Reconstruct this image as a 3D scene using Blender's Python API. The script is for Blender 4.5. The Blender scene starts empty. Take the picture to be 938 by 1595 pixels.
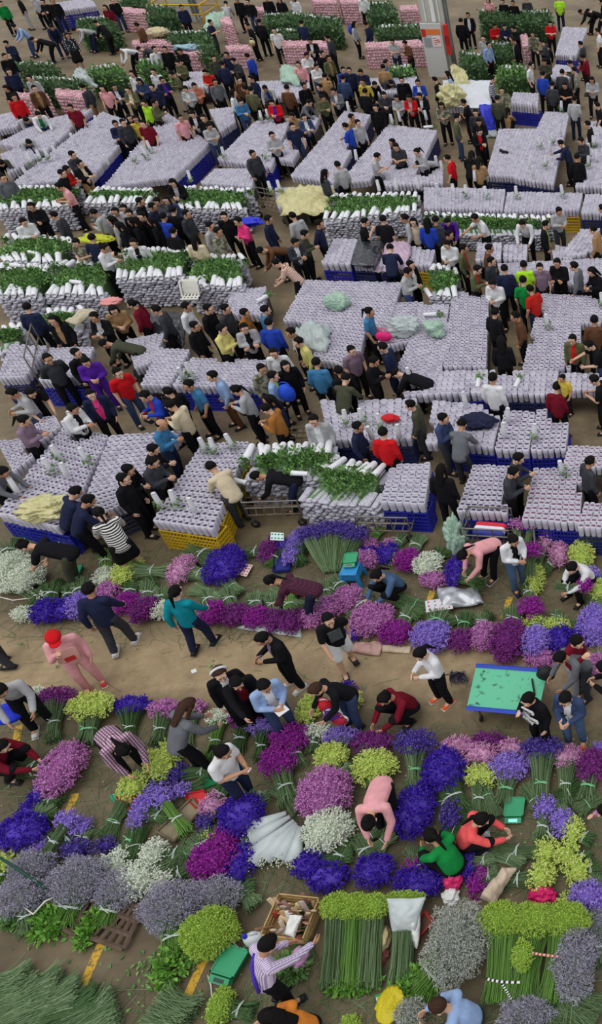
import bpy, math, random
import numpy as np
from math import sin, cos, pi, radians
from mathutils import Matrix, Vector, Euler
rnd = random.Random(7)
rng = np.random.default_rng(7)
scene = bpy.context.scene
COL = scene.collection

# ------------------------------------------------------------------ camera
CAM_H, PITCH, FOC = 14.0, radians(43.4), 1350.0
PPX, PPY = 1070.0, 797.0                      # the photograph is the left part of a wider view
def at(px, py, z=0.0):
    u, v = (px - PPX) / FOC, (py - PPY) / FOC
    d = np.array([u, cos(PITCH) - v * sin(PITCH), -sin(PITCH) - v * cos(PITCH)])
    t = (z - CAM_H) / d[2]
    return np.array([d[0] * t, d[1] * t, z])
def project(p):
    x, y, z = p[0], p[1], p[2] - CAM_H
    depth = y * cos(PITCH) - z * sin(PITCH)
    dn = -y * sin(PITCH) - z * cos(PITCH)
    return PPX + FOC * x / depth, PPY + FOC * dn / depth, depth
def ppm(px, py, z=0.0):                       # pixels per metre there
    return FOC / project(at(px, py, z))[2]
def down_angle(py):
    return PITCH + math.atan((py - PPY) / FOC)

cd = bpy.data.cameras.new('camera')
cam = bpy.data.objects.new('camera', cd); COL.objects.link(cam)
cam.location = (0, 0, CAM_H); cam.rotation_euler = (pi / 2 - PITCH, 0, 0)
cd.sensor_fit = 'VERTICAL'; cd.sensor_height = 36.0; cd.sensor_width = 36.0
cd.lens = 36.0 * FOC / 1595.0
cd.shift_x = (469.0 - PPX) / 1595.0
cd.shift_y = (PPY - 797.5) / 1595.0
cd.clip_end = 400
scene.camera = cam

# ------------------------------------------------------------------ materials
def lin(c):
    return tuple(((x / 255) / 12.92 if x / 255 <= .04045 else ((x / 255 + .055) / 1.055) ** 2.4) for x in c)
def newmat(name):
    m = bpy.data.materials.new(name); m.use_nodes = True
    nt = m.node_tree; b = nt.nodes['Principled BSDF']
    return m, nt, b
_mc = {}
def mat(name, c, rough=.8, var=.0, scale=8.0, metal=0.0, island=0.0, spec=.3, alpha=1.0, sub=0):
    """plain procedural material: colour with a little noise (var) and a per-piece shift (island)"""
    if name in _mc: return _mc[name]
    m, nt, b = newmat(name)
    col = lin(c)
    b.inputs['Roughness'].default_value = rough; b.inputs['Metallic'].default_value = metal
    b.inputs['Specular IOR Level'].default_value = spec
    b.inputs['Base Color'].default_value = (*col, 1)
    src = None
    if var > 0:
        tc = nt.nodes.new('ShaderNodeTexCoord'); no = nt.nodes.new('ShaderNodeTexNoise')
        no.inputs['Scale'].default_value = scale; no.inputs['Detail'].default_value = 4
        nt.links.new(tc.outputs['Object'], no.inputs['Vector'])
        src = no.outputs['Fac']; amt = var
    if island > 0:
        g = nt.nodes.new('ShaderNodeNewGeometry'); src2 = g.outputs['Random Per Island']
    for s, a in ([(src, var)] if var > 0 else []) + ([(src2, island)] if island > 0 else []):
        mr = nt.nodes.new('ShaderNodeMapRange')
        mr.inputs['From Min'].default_value = .25 if s is src and var > 0 else 0
        mr.inputs['From Max'].default_value = .75 if s is src and var > 0 else 1
        mr.inputs['To Min'].default_value = 1 - a; mr.inputs['To Max'].default_value = 1 + a
        nt.links.new(s, mr.inputs['Value'])
        mx = nt.nodes.new('ShaderNodeMix'); mx.data_type = 'RGBA'; mx.blend_type = 'MULTIPLY'
        mx.inputs['Factor'].default_value = 1
        if b.inputs['Base Color'].links:
            nt.links.new(b.inputs['Base Color'].links[0].from_socket, mx.inputs['A'])
        else: mx.inputs['A'].default_value = (*col, 1)
        nt.links.new(mr.outputs['Result'], mx.inputs['B'])
        nt.links.new(mx.outputs['Result'], b.inputs['Base Color'])
    if alpha < 1: b.inputs['Alpha'].default_value = alpha
    _mc[name] = m
    return m
def ramp_mat(name, cols, rough=.8, spec=.2, noise=0):
    """each separate petal or leaf picks its colour from the list"""
    if name in _mc: return _mc[name]
    m, nt, b = newmat(name)
    g = nt.nodes.new('ShaderNodeNewGeometry'); r = nt.nodes.new('ShaderNodeValToRGB')
    e = r.color_ramp.elements
    while len(e) < len(cols): e.new(.5)
    for i, c in enumerate(cols):
        e[i].position = i / max(1, len(cols) - 1); e[i].color = (*lin(c), 1)
    nt.links.new(g.outputs['Random Per Island'], r.inputs['Fac'])
    nt.links.new(r.outputs['Color'], b.inputs['Base Color'])
    b.inputs['Roughness'].default_value = rough; b.inputs['Specular IOR Level'].default_value = spec
    _mc[name] = m
    return m

# ------------------------------------------------------------------ mesh builder
class MB:
    def __init__(s): s.V = []; s.F = []; s.n = 0
    def add(s, v, f, m=0):
        v = np.asarray(v, float).reshape(-1, 3); by = {}
        for q in f: by.setdefault(len(q), []).append(q)
        for k, q in by.items(): s.F.append((np.asarray(q, np.int64) + s.n, m))
        s.V.append(v); s.n += len(v)
    def rep(s, v, f, A, T, m=0):
        """copies of (v, f): A (n,3,3), T (n,3)"""
        A = np.asarray(A, float); T = np.asarray(T, float); n = len(T)
        if n == 0: return
        W = np.einsum('nij,vj->nvi', A, np.asarray(v, float)) + T[:, None, :]
        by = {}
        for q in f: by.setdefault(len(q), []).append(q)
        off = (np.arange(n) * len(v))[:, None, None] + s.n
        for k, q in by.items():
            s.F.append(((np.asarray(q, np.int64)[None] + off).reshape(-1, k), m))
        s.V.append(W.reshape(-1, 3)); s.n += n * len(v)
    def box(s, c, d, m=0, R=None):
        v = np.array([[x, y, z] for x in (-.5, .5) for y in (-.5, .5) for z in (-.5, .5)]) * np.asarray(d, float)
        if R is not None: v = v @ np.asarray(R).T
        s.add(v + np.asarray(c, float), [(0, 1, 3, 2), (4, 6, 7, 5), (0, 4, 5, 1), (2, 3, 7, 6), (0, 2, 6, 4), (1, 5, 7, 3)], m)
    def cap(s, p0, p1, a0, b0=None, a1=None, b1=None, n=12, m=0, ends=True, side=None):
        """tapered rounded rod with oval section; a along the side axis, b across"""
        p0, p1 = np.asarray(p0, float), np.asarray(p1, float)
        b0 = a0 if b0 is None else b0; a1 = a0 if a1 is None else a1; b1 = (b0 if a1 == a0 else a1) if b1 is None else b1
        w = p1 - p0; L = np.linalg.norm(w); w = w / (L or 1) if L > 1e-9 else np.array([0, 0, 1.])
        u = np.array(side if side is not None else [1, 0, 0], float); u = u - w * u.dot(w)
        if np.linalg.norm(u) < .2: u = np.array([0, 1., 0]) - w * w[1]
        u /= np.linalg.norm(u); q = np.cross(w, u)
        rings = []
        if ends:
            for k in (0, 1, 2):
                t = (k + .35) / 3.35 * pi / 2; rings.append((p0 - w * min(a0, b0) * cos(t), a0 * sin(t), b0 * sin(t)))
        rings.append((p0, a0, b0)); rings.append((p1, a1, b1))
        if ends:
            for k in (2, 1, 0):
                t = (k + .35) / 3.35 * pi / 2; rings.append((p1 + w * min(a1, b1) * cos(t), a1 * sin(t), b1 * sin(t)))
        th = np.arange(n) / n * 2 * pi; v = []
        for c, a, b in rings: v.append(c + np.outer(np.cos(th) * a, u) + np.outer(np.sin(th) * b, q))
        f = []
        for r in range(len(rings) - 1):
            for i in range(n):
                j = (i + 1) % n; f.append((r * n + i, r * n + j, r * n + n + j, r * n + n + i))
        f.append(tuple(range(n - 1, -1, -1))); l = (len(rings) - 1) * n; f.append(tuple(range(l, l + n)))
        s.add(np.concatenate(v), f, m)
    def ell(s, c, r, R=None, seg=14, rings=9, m=0, fn=None):
        v = [[0, 0, -1]]
        for i in range(1, rings):
            p = -pi / 2 + pi * i / rings
            for j in range(seg):
                t = 2 * pi * j / seg; v.append([cos(p) * cos(t), cos(p) * sin(t), sin(p)])
        v.append([0, 0, 1]); v = np.array(v) * np.asarray(r, float)
        if fn is not None: v = fn(v)
        if R is not None: v = v @ np.asarray(R).T
        f = []
        for j in range(seg): f.append((0, 1 + (j + 1) % seg, 1 + j))
        for i in range(rings - 2):
            for j in range(seg):
                a = 1 + i * seg; k = (j + 1) % seg; f.append((a + j, a + k, a + seg + k, a + seg + j))
        a = 1 + (rings - 2) * seg; t = len(v) - 1
        for j in range(seg): f.append((a + j, a + (j + 1) % seg, t))
        s.add(v + np.asarray(c, float), f, m)
    def tube(s, pts, r, n=6, m=0, closed=False):
        pts = [np.asarray(p, float) for p in pts]; v = []; N = len(pts)
        for i, p in enumerate(pts):
            w = pts[(i + 1) % N if closed else min(i + 1, N - 1)] - pts[(i - 1) % N if closed else max(i - 1, 0)]
            w = w / (np.linalg.norm(w) or 1); u = np.cross(w, [0, 0, 1.])
            if np.linalg.norm(u) < .05: u = np.cross(w, [0, 1., 0])
            u /= np.linalg.norm(u); q = np.cross(w, u); rr = r[i] if isinstance(r, (list, tuple)) else r
            th = np.arange(n) / n * 2 * pi
            v.append(p + np.outer(np.cos(th) * rr, u) + np.outer(np.sin(th) * rr, q))
        f = []
        for k in range(N if closed else N - 1):
            a, b = k * n, ((k + 1) % N) * n
            for i in range(n):
                j = (i + 1) % n; f.append((a + i, a + j, b + j, b + i))
        if not closed:
            f.append(tuple(range(n - 1, -1, -1))); f.append(tuple(range((N - 1) * n, N * n)))
        s.add(np.concatenate(v), f, m)
    def mesh(s, name, mats, smooth=False):
        me = bpy.data.meshes.new(name); V = np.concatenate(s.V)
        me.vertices.add(len(V)); me.vertices.foreach_set('co', V.ravel())
        nl = sum(f.size for f, _ in s.F); npo = sum(len(f) for f, _ in s.F)
        me.loops.add(nl); me.polygons.add(npo)
        me.loops.foreach_set('vertex_index', np.concatenate([f.ravel() for f, _ in s.F]))
        tot = np.concatenate([np.full(len(f), f.shape[1]) for f, _ in s.F])
        me.polygons.foreach_set('loop_start', np.concatenate([[0], np.cumsum(tot)[:-1]]))
        me.polygons.foreach_set('material_index', np.concatenate([np.full(len(f), m) for f, m in s.F]))
        me.polygons.foreach_set('use_smooth', np.full(npo, bool(smooth)))
        for m in (mats if isinstance(mats, (list, tuple)) else [mats]): me.materials.append(m)
        me.update(calc_edges=True); me.validate()
        return me

# ------------------------------------------------------------------ objects
ALL = []                                       # things that get a label
def obj(name, me, parent=None, loc=None, rot=None, scale=None, mats=None):
    o = bpy.data.objects.new(name, me); COL.objects.link(o)
    if parent is not None: o.parent = parent
    if loc is not None: o.location = loc
    if rot is not None: o.rotation_euler = rot
    if scale is not None: o.scale = scale
    if mats:
        for i, m in enumerate(mats):
            if m is not None and i < len(o.material_slots):
                o.material_slots[i].link = 'OBJECT'; o.material_slots[i].material = m
    return o
def tag(o, label, cat, group=None, kind=None):
    o['label'] = label; o['category'] = cat
    if group: o['group'] = group
    if kind: o['kind'] = kind
    ALL.append(o)
    return o
def thing(name, label, cat, loc=(0, 0, 0), rotz=0.0, group=None):
    o = bpy.data.objects.new(name, None); COL.objects.link(o); o.empty_display_size = .1
    o.location = loc; o.rotation_euler = (0, 0, rotz)
    return tag(o, label, cat, group)
def rotz(a): return np.array([[cos(a), -sin(a), 0], [sin(a), cos(a), 0], [0, 0, 1.]])
def rotx(a): return np.array([[1, 0, 0], [0, cos(a), -sin(a)], [0, sin(a), cos(a)]])
def roty(a): return np.array([[cos(a), 0, sin(a)], [0, 1, 0], [-sin(a), 0, cos(a)]])
def remesh(mb, vox, target=None, smooth=2):
    """one continuous skin over overlapping solids"""
    me = mb.mesh('raw', []); o = bpy.data.objects.new('raw', me); COL.objects.link(o)
    r = o.modifiers.new('r', 'REMESH'); r.mode = 'VOXEL'; r.voxel_size = vox
    if smooth:
        sm = o.modifiers.new('s', 'SMOOTH'); sm.factor = .5; sm.iterations = smooth
    dg = bpy.context.evaluated_depsgraph_get()
    m2 = bpy.data.meshes.new_from_object(o.evaluated_get(dg))
    n = len(m2.polygons)
    if target and n * 1.0 > target:
        o2 = bpy.data.objects.new('raw2', m2); COL.objects.link(o2)
        d = o2.modifiers.new('d', 'DECIMATE'); d.ratio = target / (2.0 * n)
        dg = bpy.context.evaluated_depsgraph_get()
        m3 = bpy.data.meshes.new_from_object(o2.evaluated_get(dg))
        bpy.data.objects.remove(o2); bpy.data.meshes.remove(m2); m2 = m3
    bpy.data.objects.remove(o); bpy.data.meshes.remove(me)
    V = np.empty(len(m2.vertices) * 3); m2.vertices.foreach_get('co', V)
    F = [tuple(p.vertices) for p in m2.polygons]
    bpy.data.meshes.remove(m2)
    return V.reshape(-1, 3), F

# ------------------------------------------------------------------ light of the hall
w = bpy.data.worlds.new('hall_daylight'); scene.world = w; w.use_nodes = True
wn = w.node_tree; bg = wn.nodes['Background']
bg.inputs['Color'].default_value = (.93, .96, 1.0, 1); bg.inputs['Strength'].default_value = .92
def sun(name, e, ang, rot, col):
    l = bpy.data.lights.new(name, 'SUN'); l.energy = e; l.angle = radians(ang); l.color = col
    o = bpy.data.objects.new(name, l); COL.objects.link(o); o.rotation_euler = rot; return o
sun('roof_light', 1.5, 50, (radians(16), radians(-14), 0), (1, .985, .95))
scene.view_settings.view_transform = 'Standard'; scene.view_settings.look = 'None'
scene.view_settings.gamma = 1.0; scene.view_settings.use_curve_mapping = False
scene.view_settings.exposure = -.25

# ------------------------------------------------------------------ the floor
def floor_material():
    m, nt, b = newmat('worn_concrete')
    tc = nt.nodes.new('ShaderNodeTexCoord')
    def noise(sc, det, ro=.6):
        n = nt.nodes.new('ShaderNodeTexNoise'); n.inputs['Scale'].default_value = sc
        n.inputs['Detail'].default_value = det; n.inputs['Roughness'].default_value = ro
        nt.links.new(tc.outputs['Object'], n.inputs['Vector']); return n
    n1, n2, n3 = noise(.45, 5), noise(3.0, 8, .7), noise(22, 4)
    r = nt.nodes.new('ShaderNodeValToRGB'); e = r.color_ramp.elements
    e[0].position = .30; e[0].color = (*lin((104, 88, 68)), 1); e[1].position = .68; e[1].color = (*lin((152, 134, 106)), 1)
    nt.links.new(n1.outputs['Fac'], r.inputs['Fac'])
    r2 = nt.nodes.new('ShaderNodeValToRGB'); e = r2.color_ramp.elements
    e[0].position = .33; e[0].color = (.62, .6, .57, 1); e[1].position = .6; e[1].color = (1.03, 1.03, 1.03, 1)
    nt.links.new(n2.outputs['Fac'], r2.inputs['Fac'])
    mx = nt.nodes.new('ShaderNodeMix'); mx.data_type = 'RGBA'; mx.blend_type = 'MULTIPLY'; mx.inputs['Factor'].default_value = .75
    nt.links.new(r.outputs['Color'], mx.inputs['A']); nt.links.new(r2.outputs['Color'], mx.inputs['B'])
    nt.links.new(mx.outputs['Result'], b.inputs['Base Color'])
    sx = nt.nodes.new('ShaderNodeSeparateXYZ'); nt.links.new(tc.outputs['Object'], sx.inputs['Vector'])
    ad = nt.nodes.new('ShaderNodeMath'); ad.operation = 'MULTIPLY_ADD'; ad.inputs[1].default_value = 2.2; nt.links.new(n1.outputs['Fac'], ad.inputs[0]); nt.links.new(sx.outputs['Y'], ad.inputs[2])
    # trodden clean lane between the sellers, dirt and plant juice on both sides
    y0, y1 = at(469, 1085)[1] + 1.1, at(469, 985)[1] + 1.1
    dr = nt.nodes.new('ShaderNodeValToRGB'); el = dr.color_ramp.elements; dk, md, cl = (.60, .60, .53, 1), (.82, .82, .78, 1), (1.50, 1.46, 1.34, 1)
    mr0 = nt.nodes.new('ShaderNodeMapRange'); mr0.inputs['From Min'].default_value = 0; mr0.inputs['From Max'].default_value = 30; nt.links.new(ad.outputs[0], mr0.inputs['Value']); nt.links.new(mr0.outputs['Result'], dr.inputs['Fac'])
    el[0].position = 0; el[0].color = dk; el[1].position = 1; el[1].color = md
    for p, c in ((y0 - .5, dk), (y0 + .3, cl), (y1 - .3, cl), (y1 + .5, dk), (y1 + 4.5, dk), (y1 + 6, md)):
        e = el.new(p / 30); e.color = c
    m3 = nt.nodes.new('ShaderNodeMix'); m3.data_type = 'RGBA'; m3.blend_type = 'MULTIPLY'; m3.inputs['Factor'].default_value = 1
    nt.links.new(mx.outputs['Result'], m3.inputs['A']); nt.links.new(dr.outputs['Color'], m3.inputs['B']); nt.links.new(m3.outputs['Result'], b.inputs['Base Color'])
    mr = nt.nodes.new('ShaderNodeMapRange'); mr.inputs['To Min'].default_value = .45; mr.inputs['To Max'].default_value = .9
    nt.links.new(n2.outputs['Fac'], mr.inputs['Value']); nt.links.new(mr.outputs['Result'], b.inputs['Roughness'])
    bp = nt.nodes.new('ShaderNodeBump'); bp.inputs['Strength'].default_value = .15; bp.inputs['Distance'].default_value = .02
    nt.links.new(n3.outputs['Fac'], bp.inputs['Height']); nt.links.new(bp.outputs['Normal'], b.inputs['Normal'])
    return m
fb = MB(); fb.box((-20, 55, -.1), (160, 150, .2))
o = obj('floor', fb.mesh('floor', floor_material())); o['kind'] = 'structure'
YEL = None
def line_material():
    m, nt, b = newmat('worn_yellow_paint')
    tc = nt.nodes.new('ShaderNodeTexCoord'); n = nt.nodes.new('ShaderNodeTexNoise'); n.inputs['Scale'].default_value = 14; n.inputs['Detail'].default_value = 6
    nt.links.new(tc.outputs['Object'], n.inputs['Vector'])
    r = nt.nodes.new('ShaderNodeValToRGB'); e = r.color_ramp.elements
    e[0].position = .36; e[0].color = (*lin((120, 100, 62)), 1); e[1].position = .5; e[1].color = (*lin((205, 160, 40)), 1)
    nt.links.new(n.outputs['Fac'], r.inputs['Fac']); nt.links.new(r.outputs['Color'], b.inputs['Base Color'])
    b.inputs['Roughness'].default_value = .7
    return m
LM = line_material()
for i, (x0, y0, x1, y1) in enumerate(((158, 1470, 127, 1540), (320, 1490, 288, 1560), (674, 920, 661, 962), (795, 930, 783, 965),
                                    (118, 848, 106, 876), (484, 812, 481, 826), (598, 812, 594, 826), (162, 1588, 150, 1610), (30, 1130, 22, 1170), (118, 1236, 106, 1268))):
    a, b_ = at(x0, y0), at(x1, y1); d = b_ - a; L = np.linalg.norm(d); d /= L; q = np.array([-d[1], d[0], 0]) * .065
    v = []
    for t in np.linspace(0, 1, 9): v += [a + d * L * t - q, a + d * L * t + q]
    v = np.array(v); v[:, 2] = .004
    bm = MB(); bm.add(v, [(2 * k, 2 * k + 2, 2 * k + 3, 2 * k + 1) for k in range(8)])
    o = obj('trim_%d' % (i + 1), bm.mesh('floor_line', LM)); o['kind'] = 'structure'
# ================================================================== PEOPLE
HZ = {}
def R_lean(a): return rotx(-a)                  # lean forward (towards +Y) by a
# pose: pelvis height, pelvis y, lean, head pitch, arms ((elbow),(wrist)) relative to shoulder, legs ((knee),(ankle)) absolute
def arm(o, f, u, o2, f2, u2): return ((o, f, u), (o2, f2, u2))
DOWN = arm(.05, -.03, -.27, .05, .05, -.52)
POSES = {
 'st': dict(ph=.90, lean=.03, head=.25, R=DOWN, L=arm(.06, -.02, -.27, .04, .07, -.51)),
 'ac': dict(ph=.90, lean=.03, head=.3, R=arm(.05, .06, -.26, -.20, .24, -.22), L=arm(.05, .06, -.27, -.22, .20, -.27)),
 'ph': dict(ph=.90, lean=.06, head=.5, R=arm(.04, .04, -.27, -.10, .27, -.20), L=arm(.04, .03, -.27, -.10, .25, -.23)),
 'p1': dict(ph=.90, lean=.05, head=.4, R=arm(.04, .12, -.24, -.08, .24, -.02), L=DOWN),
 'rl': dict(ph=.90, lean=.25, head=.45, R=arm(.02, .23, -.16, -.02, .46, -.26), L=arm(.05, .05, -.27, -.05, .27, -.33)),
 'ln': dict(ph=.88, py=-.10, lean=.5, head=.4, R=arm(.05, .10, -.25, .0, .28, -.42), L=arm(.05, .08, -.25, .0, .27, -.42)),
 'bd': dict(ph=.84, py=-.22, lean=1.15, head=.2, R=arm(.03, .06, -.27, -.02, .18, -.50), L=arm(.04, .10, -.26, -.04, .26, -.46)),
 'wk': dict(ph=.88, lean=.06, head=.15, R=arm(.05, .10, -.26, .03, .25, -.46), L=arm(.06, -.12, -.25, .05, -.12, -.50), stride=.14),
 'bp': dict(ph=.90, lean=.02, head=.2, R=arm(.07, -.10, -.26, -.12, -.19, -.42), L=arm(.07, -.10, -.26, -.14, -.17, -.45)),
 'sq': dict(ph=.27, py=-.10, lean=.42, head=.4, R=arm(.03, .20, -.19, -.06, .40, -.33), L=arm(.04, .18, -.20, -.08, .38, -.36), knee=(.17, .30, .47), ank=(.14, .06, .09)),
 'si': dict(ph=.36, py=-.15, lean=.42, head=.5, R=arm(.04, .16, -.22, -.08, .36, -.36), L=arm(.04, .18, -.21, -.10, .38, -.30), knee=(.16, .27, .46), ank=(.15, .24, .08)),
 'hp': dict(ph=.90, lean=.04, head=.3, R=arm(.20, -.08, -.20, .02, .06, -.38), L=arm(.06, .06, -.26, -.12, .26, -.18)),
}
GX = 1.13                                        # body breadth
def build_pose(key, P):
    ph, py = P['ph'], P.get('py', 0.0); lean = P['lean']
    Rl = R_lean(lean); pel = np.array([0, py, ph])
    chest = pel + Rl @ np.array([0, 0, .30]); neck = pel + Rl @ np.array([0, .01, .50])
    shc = pel + Rl @ np.array([0, 0, .44])
    sh = {s: shc + Rl @ np.array([s * .165, 0, 0]) for s in (1, -1)}
    hp = lean * .65 + P['head']; Rh = R_lean(hp)
    if key == 'bd': Rh = R_lean(1.15)
    hc = neck + R_lean(lean * .8) @ np.array([0, .015, .05]) + Rh @ np.array([0, .02, .115])
    Rh = Rh * 1.10                                  # hair and all sit on a slightly fuller head
    A, Lg = {}, {}
    for s, k in ((1, 'R'), (-1, 'L')):
        e, w = P[k]; el = sh[s] + np.array([e[0] * s, e[1], e[2]]); wr = sh[s] + np.array([w[0] * s, w[1], w[2]]); A[s] = (sh[s], el, wr)
        hip = pel + np.array([s * .085, 0, -.02])
        if 'knee' in P:
            kn = np.array([s * P['knee'][0], P['knee'][1] + py * .0, P['knee'][2]]); an = np.array([s * P['ank'][0], P['ank'][1], P['ank'][2]])
        else:
            st = P.get('stride', 0) * s; off = .03 * s if st == 0 else 0
            an = np.array([s * .11, st * .9 + off, .085 + (.05 if st < 0 else 0)]); kn = (hip + an) / 2 + np.array([s * .01, .035 + abs(st) * .1, .01])
        Lg[s] = (hip, kn, an)
    # ---- skin
    b = MB()
    b.cap(pel, chest, .135, .095, .145, .10); b.cap(sh[1], sh[-1], .058, .058, n=10, side=(0, 1, 0)); b.cap(chest, shc, .145, .10, .10, .07)
    b.cap(neck - Rl @ np.array([0, 0, .05]), hc - Rh @ np.array([0, .02, .06]), .052)
    b.ell(hc + Rh @ np.array([0, -.012, .028]), (.077, .097, .097), Rh); b.ell(hc + Rh @ np.array([0, .022, -.045]), (.060, .070, .076), Rh)
    b.cap(hc + Rh @ np.array([0, .082, .005]), hc + Rh @ np.array([0, .106, -.034]), .010, .010, .017, .017, n=8)
    b.cap(hc + Rh @ np.array([-.05, .072, .032]), hc + Rh @ np.array([.05, .072, .032]), .014, n=8, side=(0, 1, 0))
    b.ell(hc + Rh @ np.array([0, .076, -.098]), (.028, .02, .02), Rh, 8, 6)
    for s in (1, -1): b.ell(hc + Rh @ np.array([s * .078, -.008, -.012]), (.014, .022, .034), Rh, 8, 6)
    for s in (1, -1):
        S, E, W = A[s]
        b.cap(S, E, .050, None, .040); b.cap(E, W, .042, None, .028)
        d = (W - E) / np.linalg.norm(W - E); d = d + np.array([0, .10, -.15]); d /= np.linalg.norm(d)
        nrm = np.array([-s * 1.0, 0.1, -.2]); nrm = nrm - d * nrm.dot(d); nrm /= np.linalg.norm(nrm)   # palm faces inwards
        u = np.cross(d, nrm)
        if u[1] < 0: u = -u                                                                       # thumb side forward
        Rm = np.stack([u, nrm, d], 1)
        pe = W + d * .085
        b.cap(W + d * .01, pe, .030, .017, .042, .015, n=10, side=u)
        for i, (off, ln) in enumerate(((.033, .066), (.011, .076), (-.011, .070), (-.032, .054))):
            p = pe + u * off - d * .01; q = p + (d * .95 + nrm * .30 + u * off * 2) * ln * .55; t = q + (d * .62 + nrm * .78) * ln * .5
            b.cap(p, q, .0095, n=7, side=u); b.cap(q, t, .009, None, .0075, n=7, side=u)
        p = W + d * .03 + u * .026; q = p + (u * .75 + d * .6 + nrm * .25) * .045; t = q + (d * .85 + u * .25 + nrm * .35) * .036
        b.cap(p, q, .013, None, .011, n=7); b.cap(q, t, .011, None, .009, n=7)
        H, K, N = Lg[s]
        b.cap(H, K, .078, None, .054); b.cap(K, N, .054, None, .036); b.cap(N, N + np.array([s * .015, .13, -.05]), .036, .032, .036, .022)
    V, F = remesh(b, .0068, 6500, 2)
    body = MB(); body.add(V, F, 0)
    for s in (1, -1):                                       # eyes and brows, mouth
        body.ell(hc + Rh @ np.array([s * .031, .081, .006]), (.014, .008, .007), Rh, 8, 6, 1)
        body.ell(hc + Rh @ np.array([s * .031, .0875, .006]), (.0065, .004, .0065), Rh, 6, 5, 2)
        body.cap(hc + Rh @ np.array([s * .015, .088, .029]), hc + Rh @ np.array([s * .048, .078, .030]), .005, n=5, m=2)
    body.ell(hc + Rh @ np.array([0, .090, -.070]), (.024, .008, .007), Rh, 8, 6, 3)
    # ---- upper garment, long or short sleeves
    tops = {}
    for var in ('long', 'tee'):
        t = MB(); hem = -.06 if 'knee' not in P else .04
        t.cap(pel + Rl @ np.array([0, 0, hem]), chest, .165, .118, .165, .122); t.cap(chest, shc + Rl @ np.array([0, 0, .0]), .165, .12, .115, .085)
        t.cap(sh[1], sh[-1], .070, n=12, side=(0, 1, 0)); t.cap(shc, neck + Rl @ np.array([0, 0, -.015]), .10, .08, .062, .062)
        for s in (1, -1):
            S, E, W = A[s]
            if var == 'long':
                t.cap(S, E, .070, None, .058); t.cap(E, E + (W - E) * .93, .057, None, .045)
            else: t.cap(S, S + (E - S) * .72, .070, None, .066)
        V, F = remesh(t, .016, 2200, 3)
        c = MB(); F1, F2 = [], []
        inv = Rl.T
        for f in F:                                         # open front strip of a jacket
            ce = inv @ (V[list(f)].mean(0) - pel)
            (F2 if abs(ce[0]) < .052 and ce[1] > .05 and .02 < ce[2] < .50 else F1).append(f)
        c.add(V, F1, 0); c.F.append((np.asarray([f for f in F2 if len(f) == 3], np.int64).reshape(-1, 3), 1))
        q4 = [f for f in F2 if len(f) == 4]
        if q4: c.F.append((np.asarray(q4, np.int64), 1))
        tops[var] = c.mesh('top_' + key + var, [None, None], True)
    # ---- trousers, shorts, skirt
    bots = {}
    for var in ('long', 'short', 'skirt'):
        t = MB(); t.cap(pel + Rl @ np.array([0, 0, .04]), pel + np.array([0, 0, -.06]), .150, .108, .150, .115)
        for s in (1, -1):
            H, K, N = Lg[s]
            if var == 'long': t.cap(H, K, .096, None, .076); t.cap(K, N + np.array([0, 0, .0]), .074, None, .060)
            elif var == 'short': t.cap(H, H + (K - H) * .85, .098, None, .092)
            else:
                t.cap(H, H + (K - H) * 1.05, .11, None, .115)
        if var == 'skirt':
            m = (Lg[1][1] + Lg[-1][1]) / 2; t.cap(pel, m + np.array([0, 0, .02]), .15, .115, .19, .14)
        V, F = remesh(t, .017, 1500, 3); c = MB(); c.add(V, F, 0); bots[var] = c.mesh('bottom_' + key + var, [None], True)
    feet = [(Lg[s][2] + np.array([0, 0, -.085]), s) for s in (1, -1)]
    M = Matrix(np.vstack([np.hstack([Rh, hc[:, None]]), [[0, 0, 0, 1]]]).tolist())
    return dict(body=body.mesh('body_' + key, [None] * 4, True), tops=tops, bots=bots, feet=feet, M=M, hc=hc, top_z=hc[2], hands={s: A[s][2] for s in (1, -1)})
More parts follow.
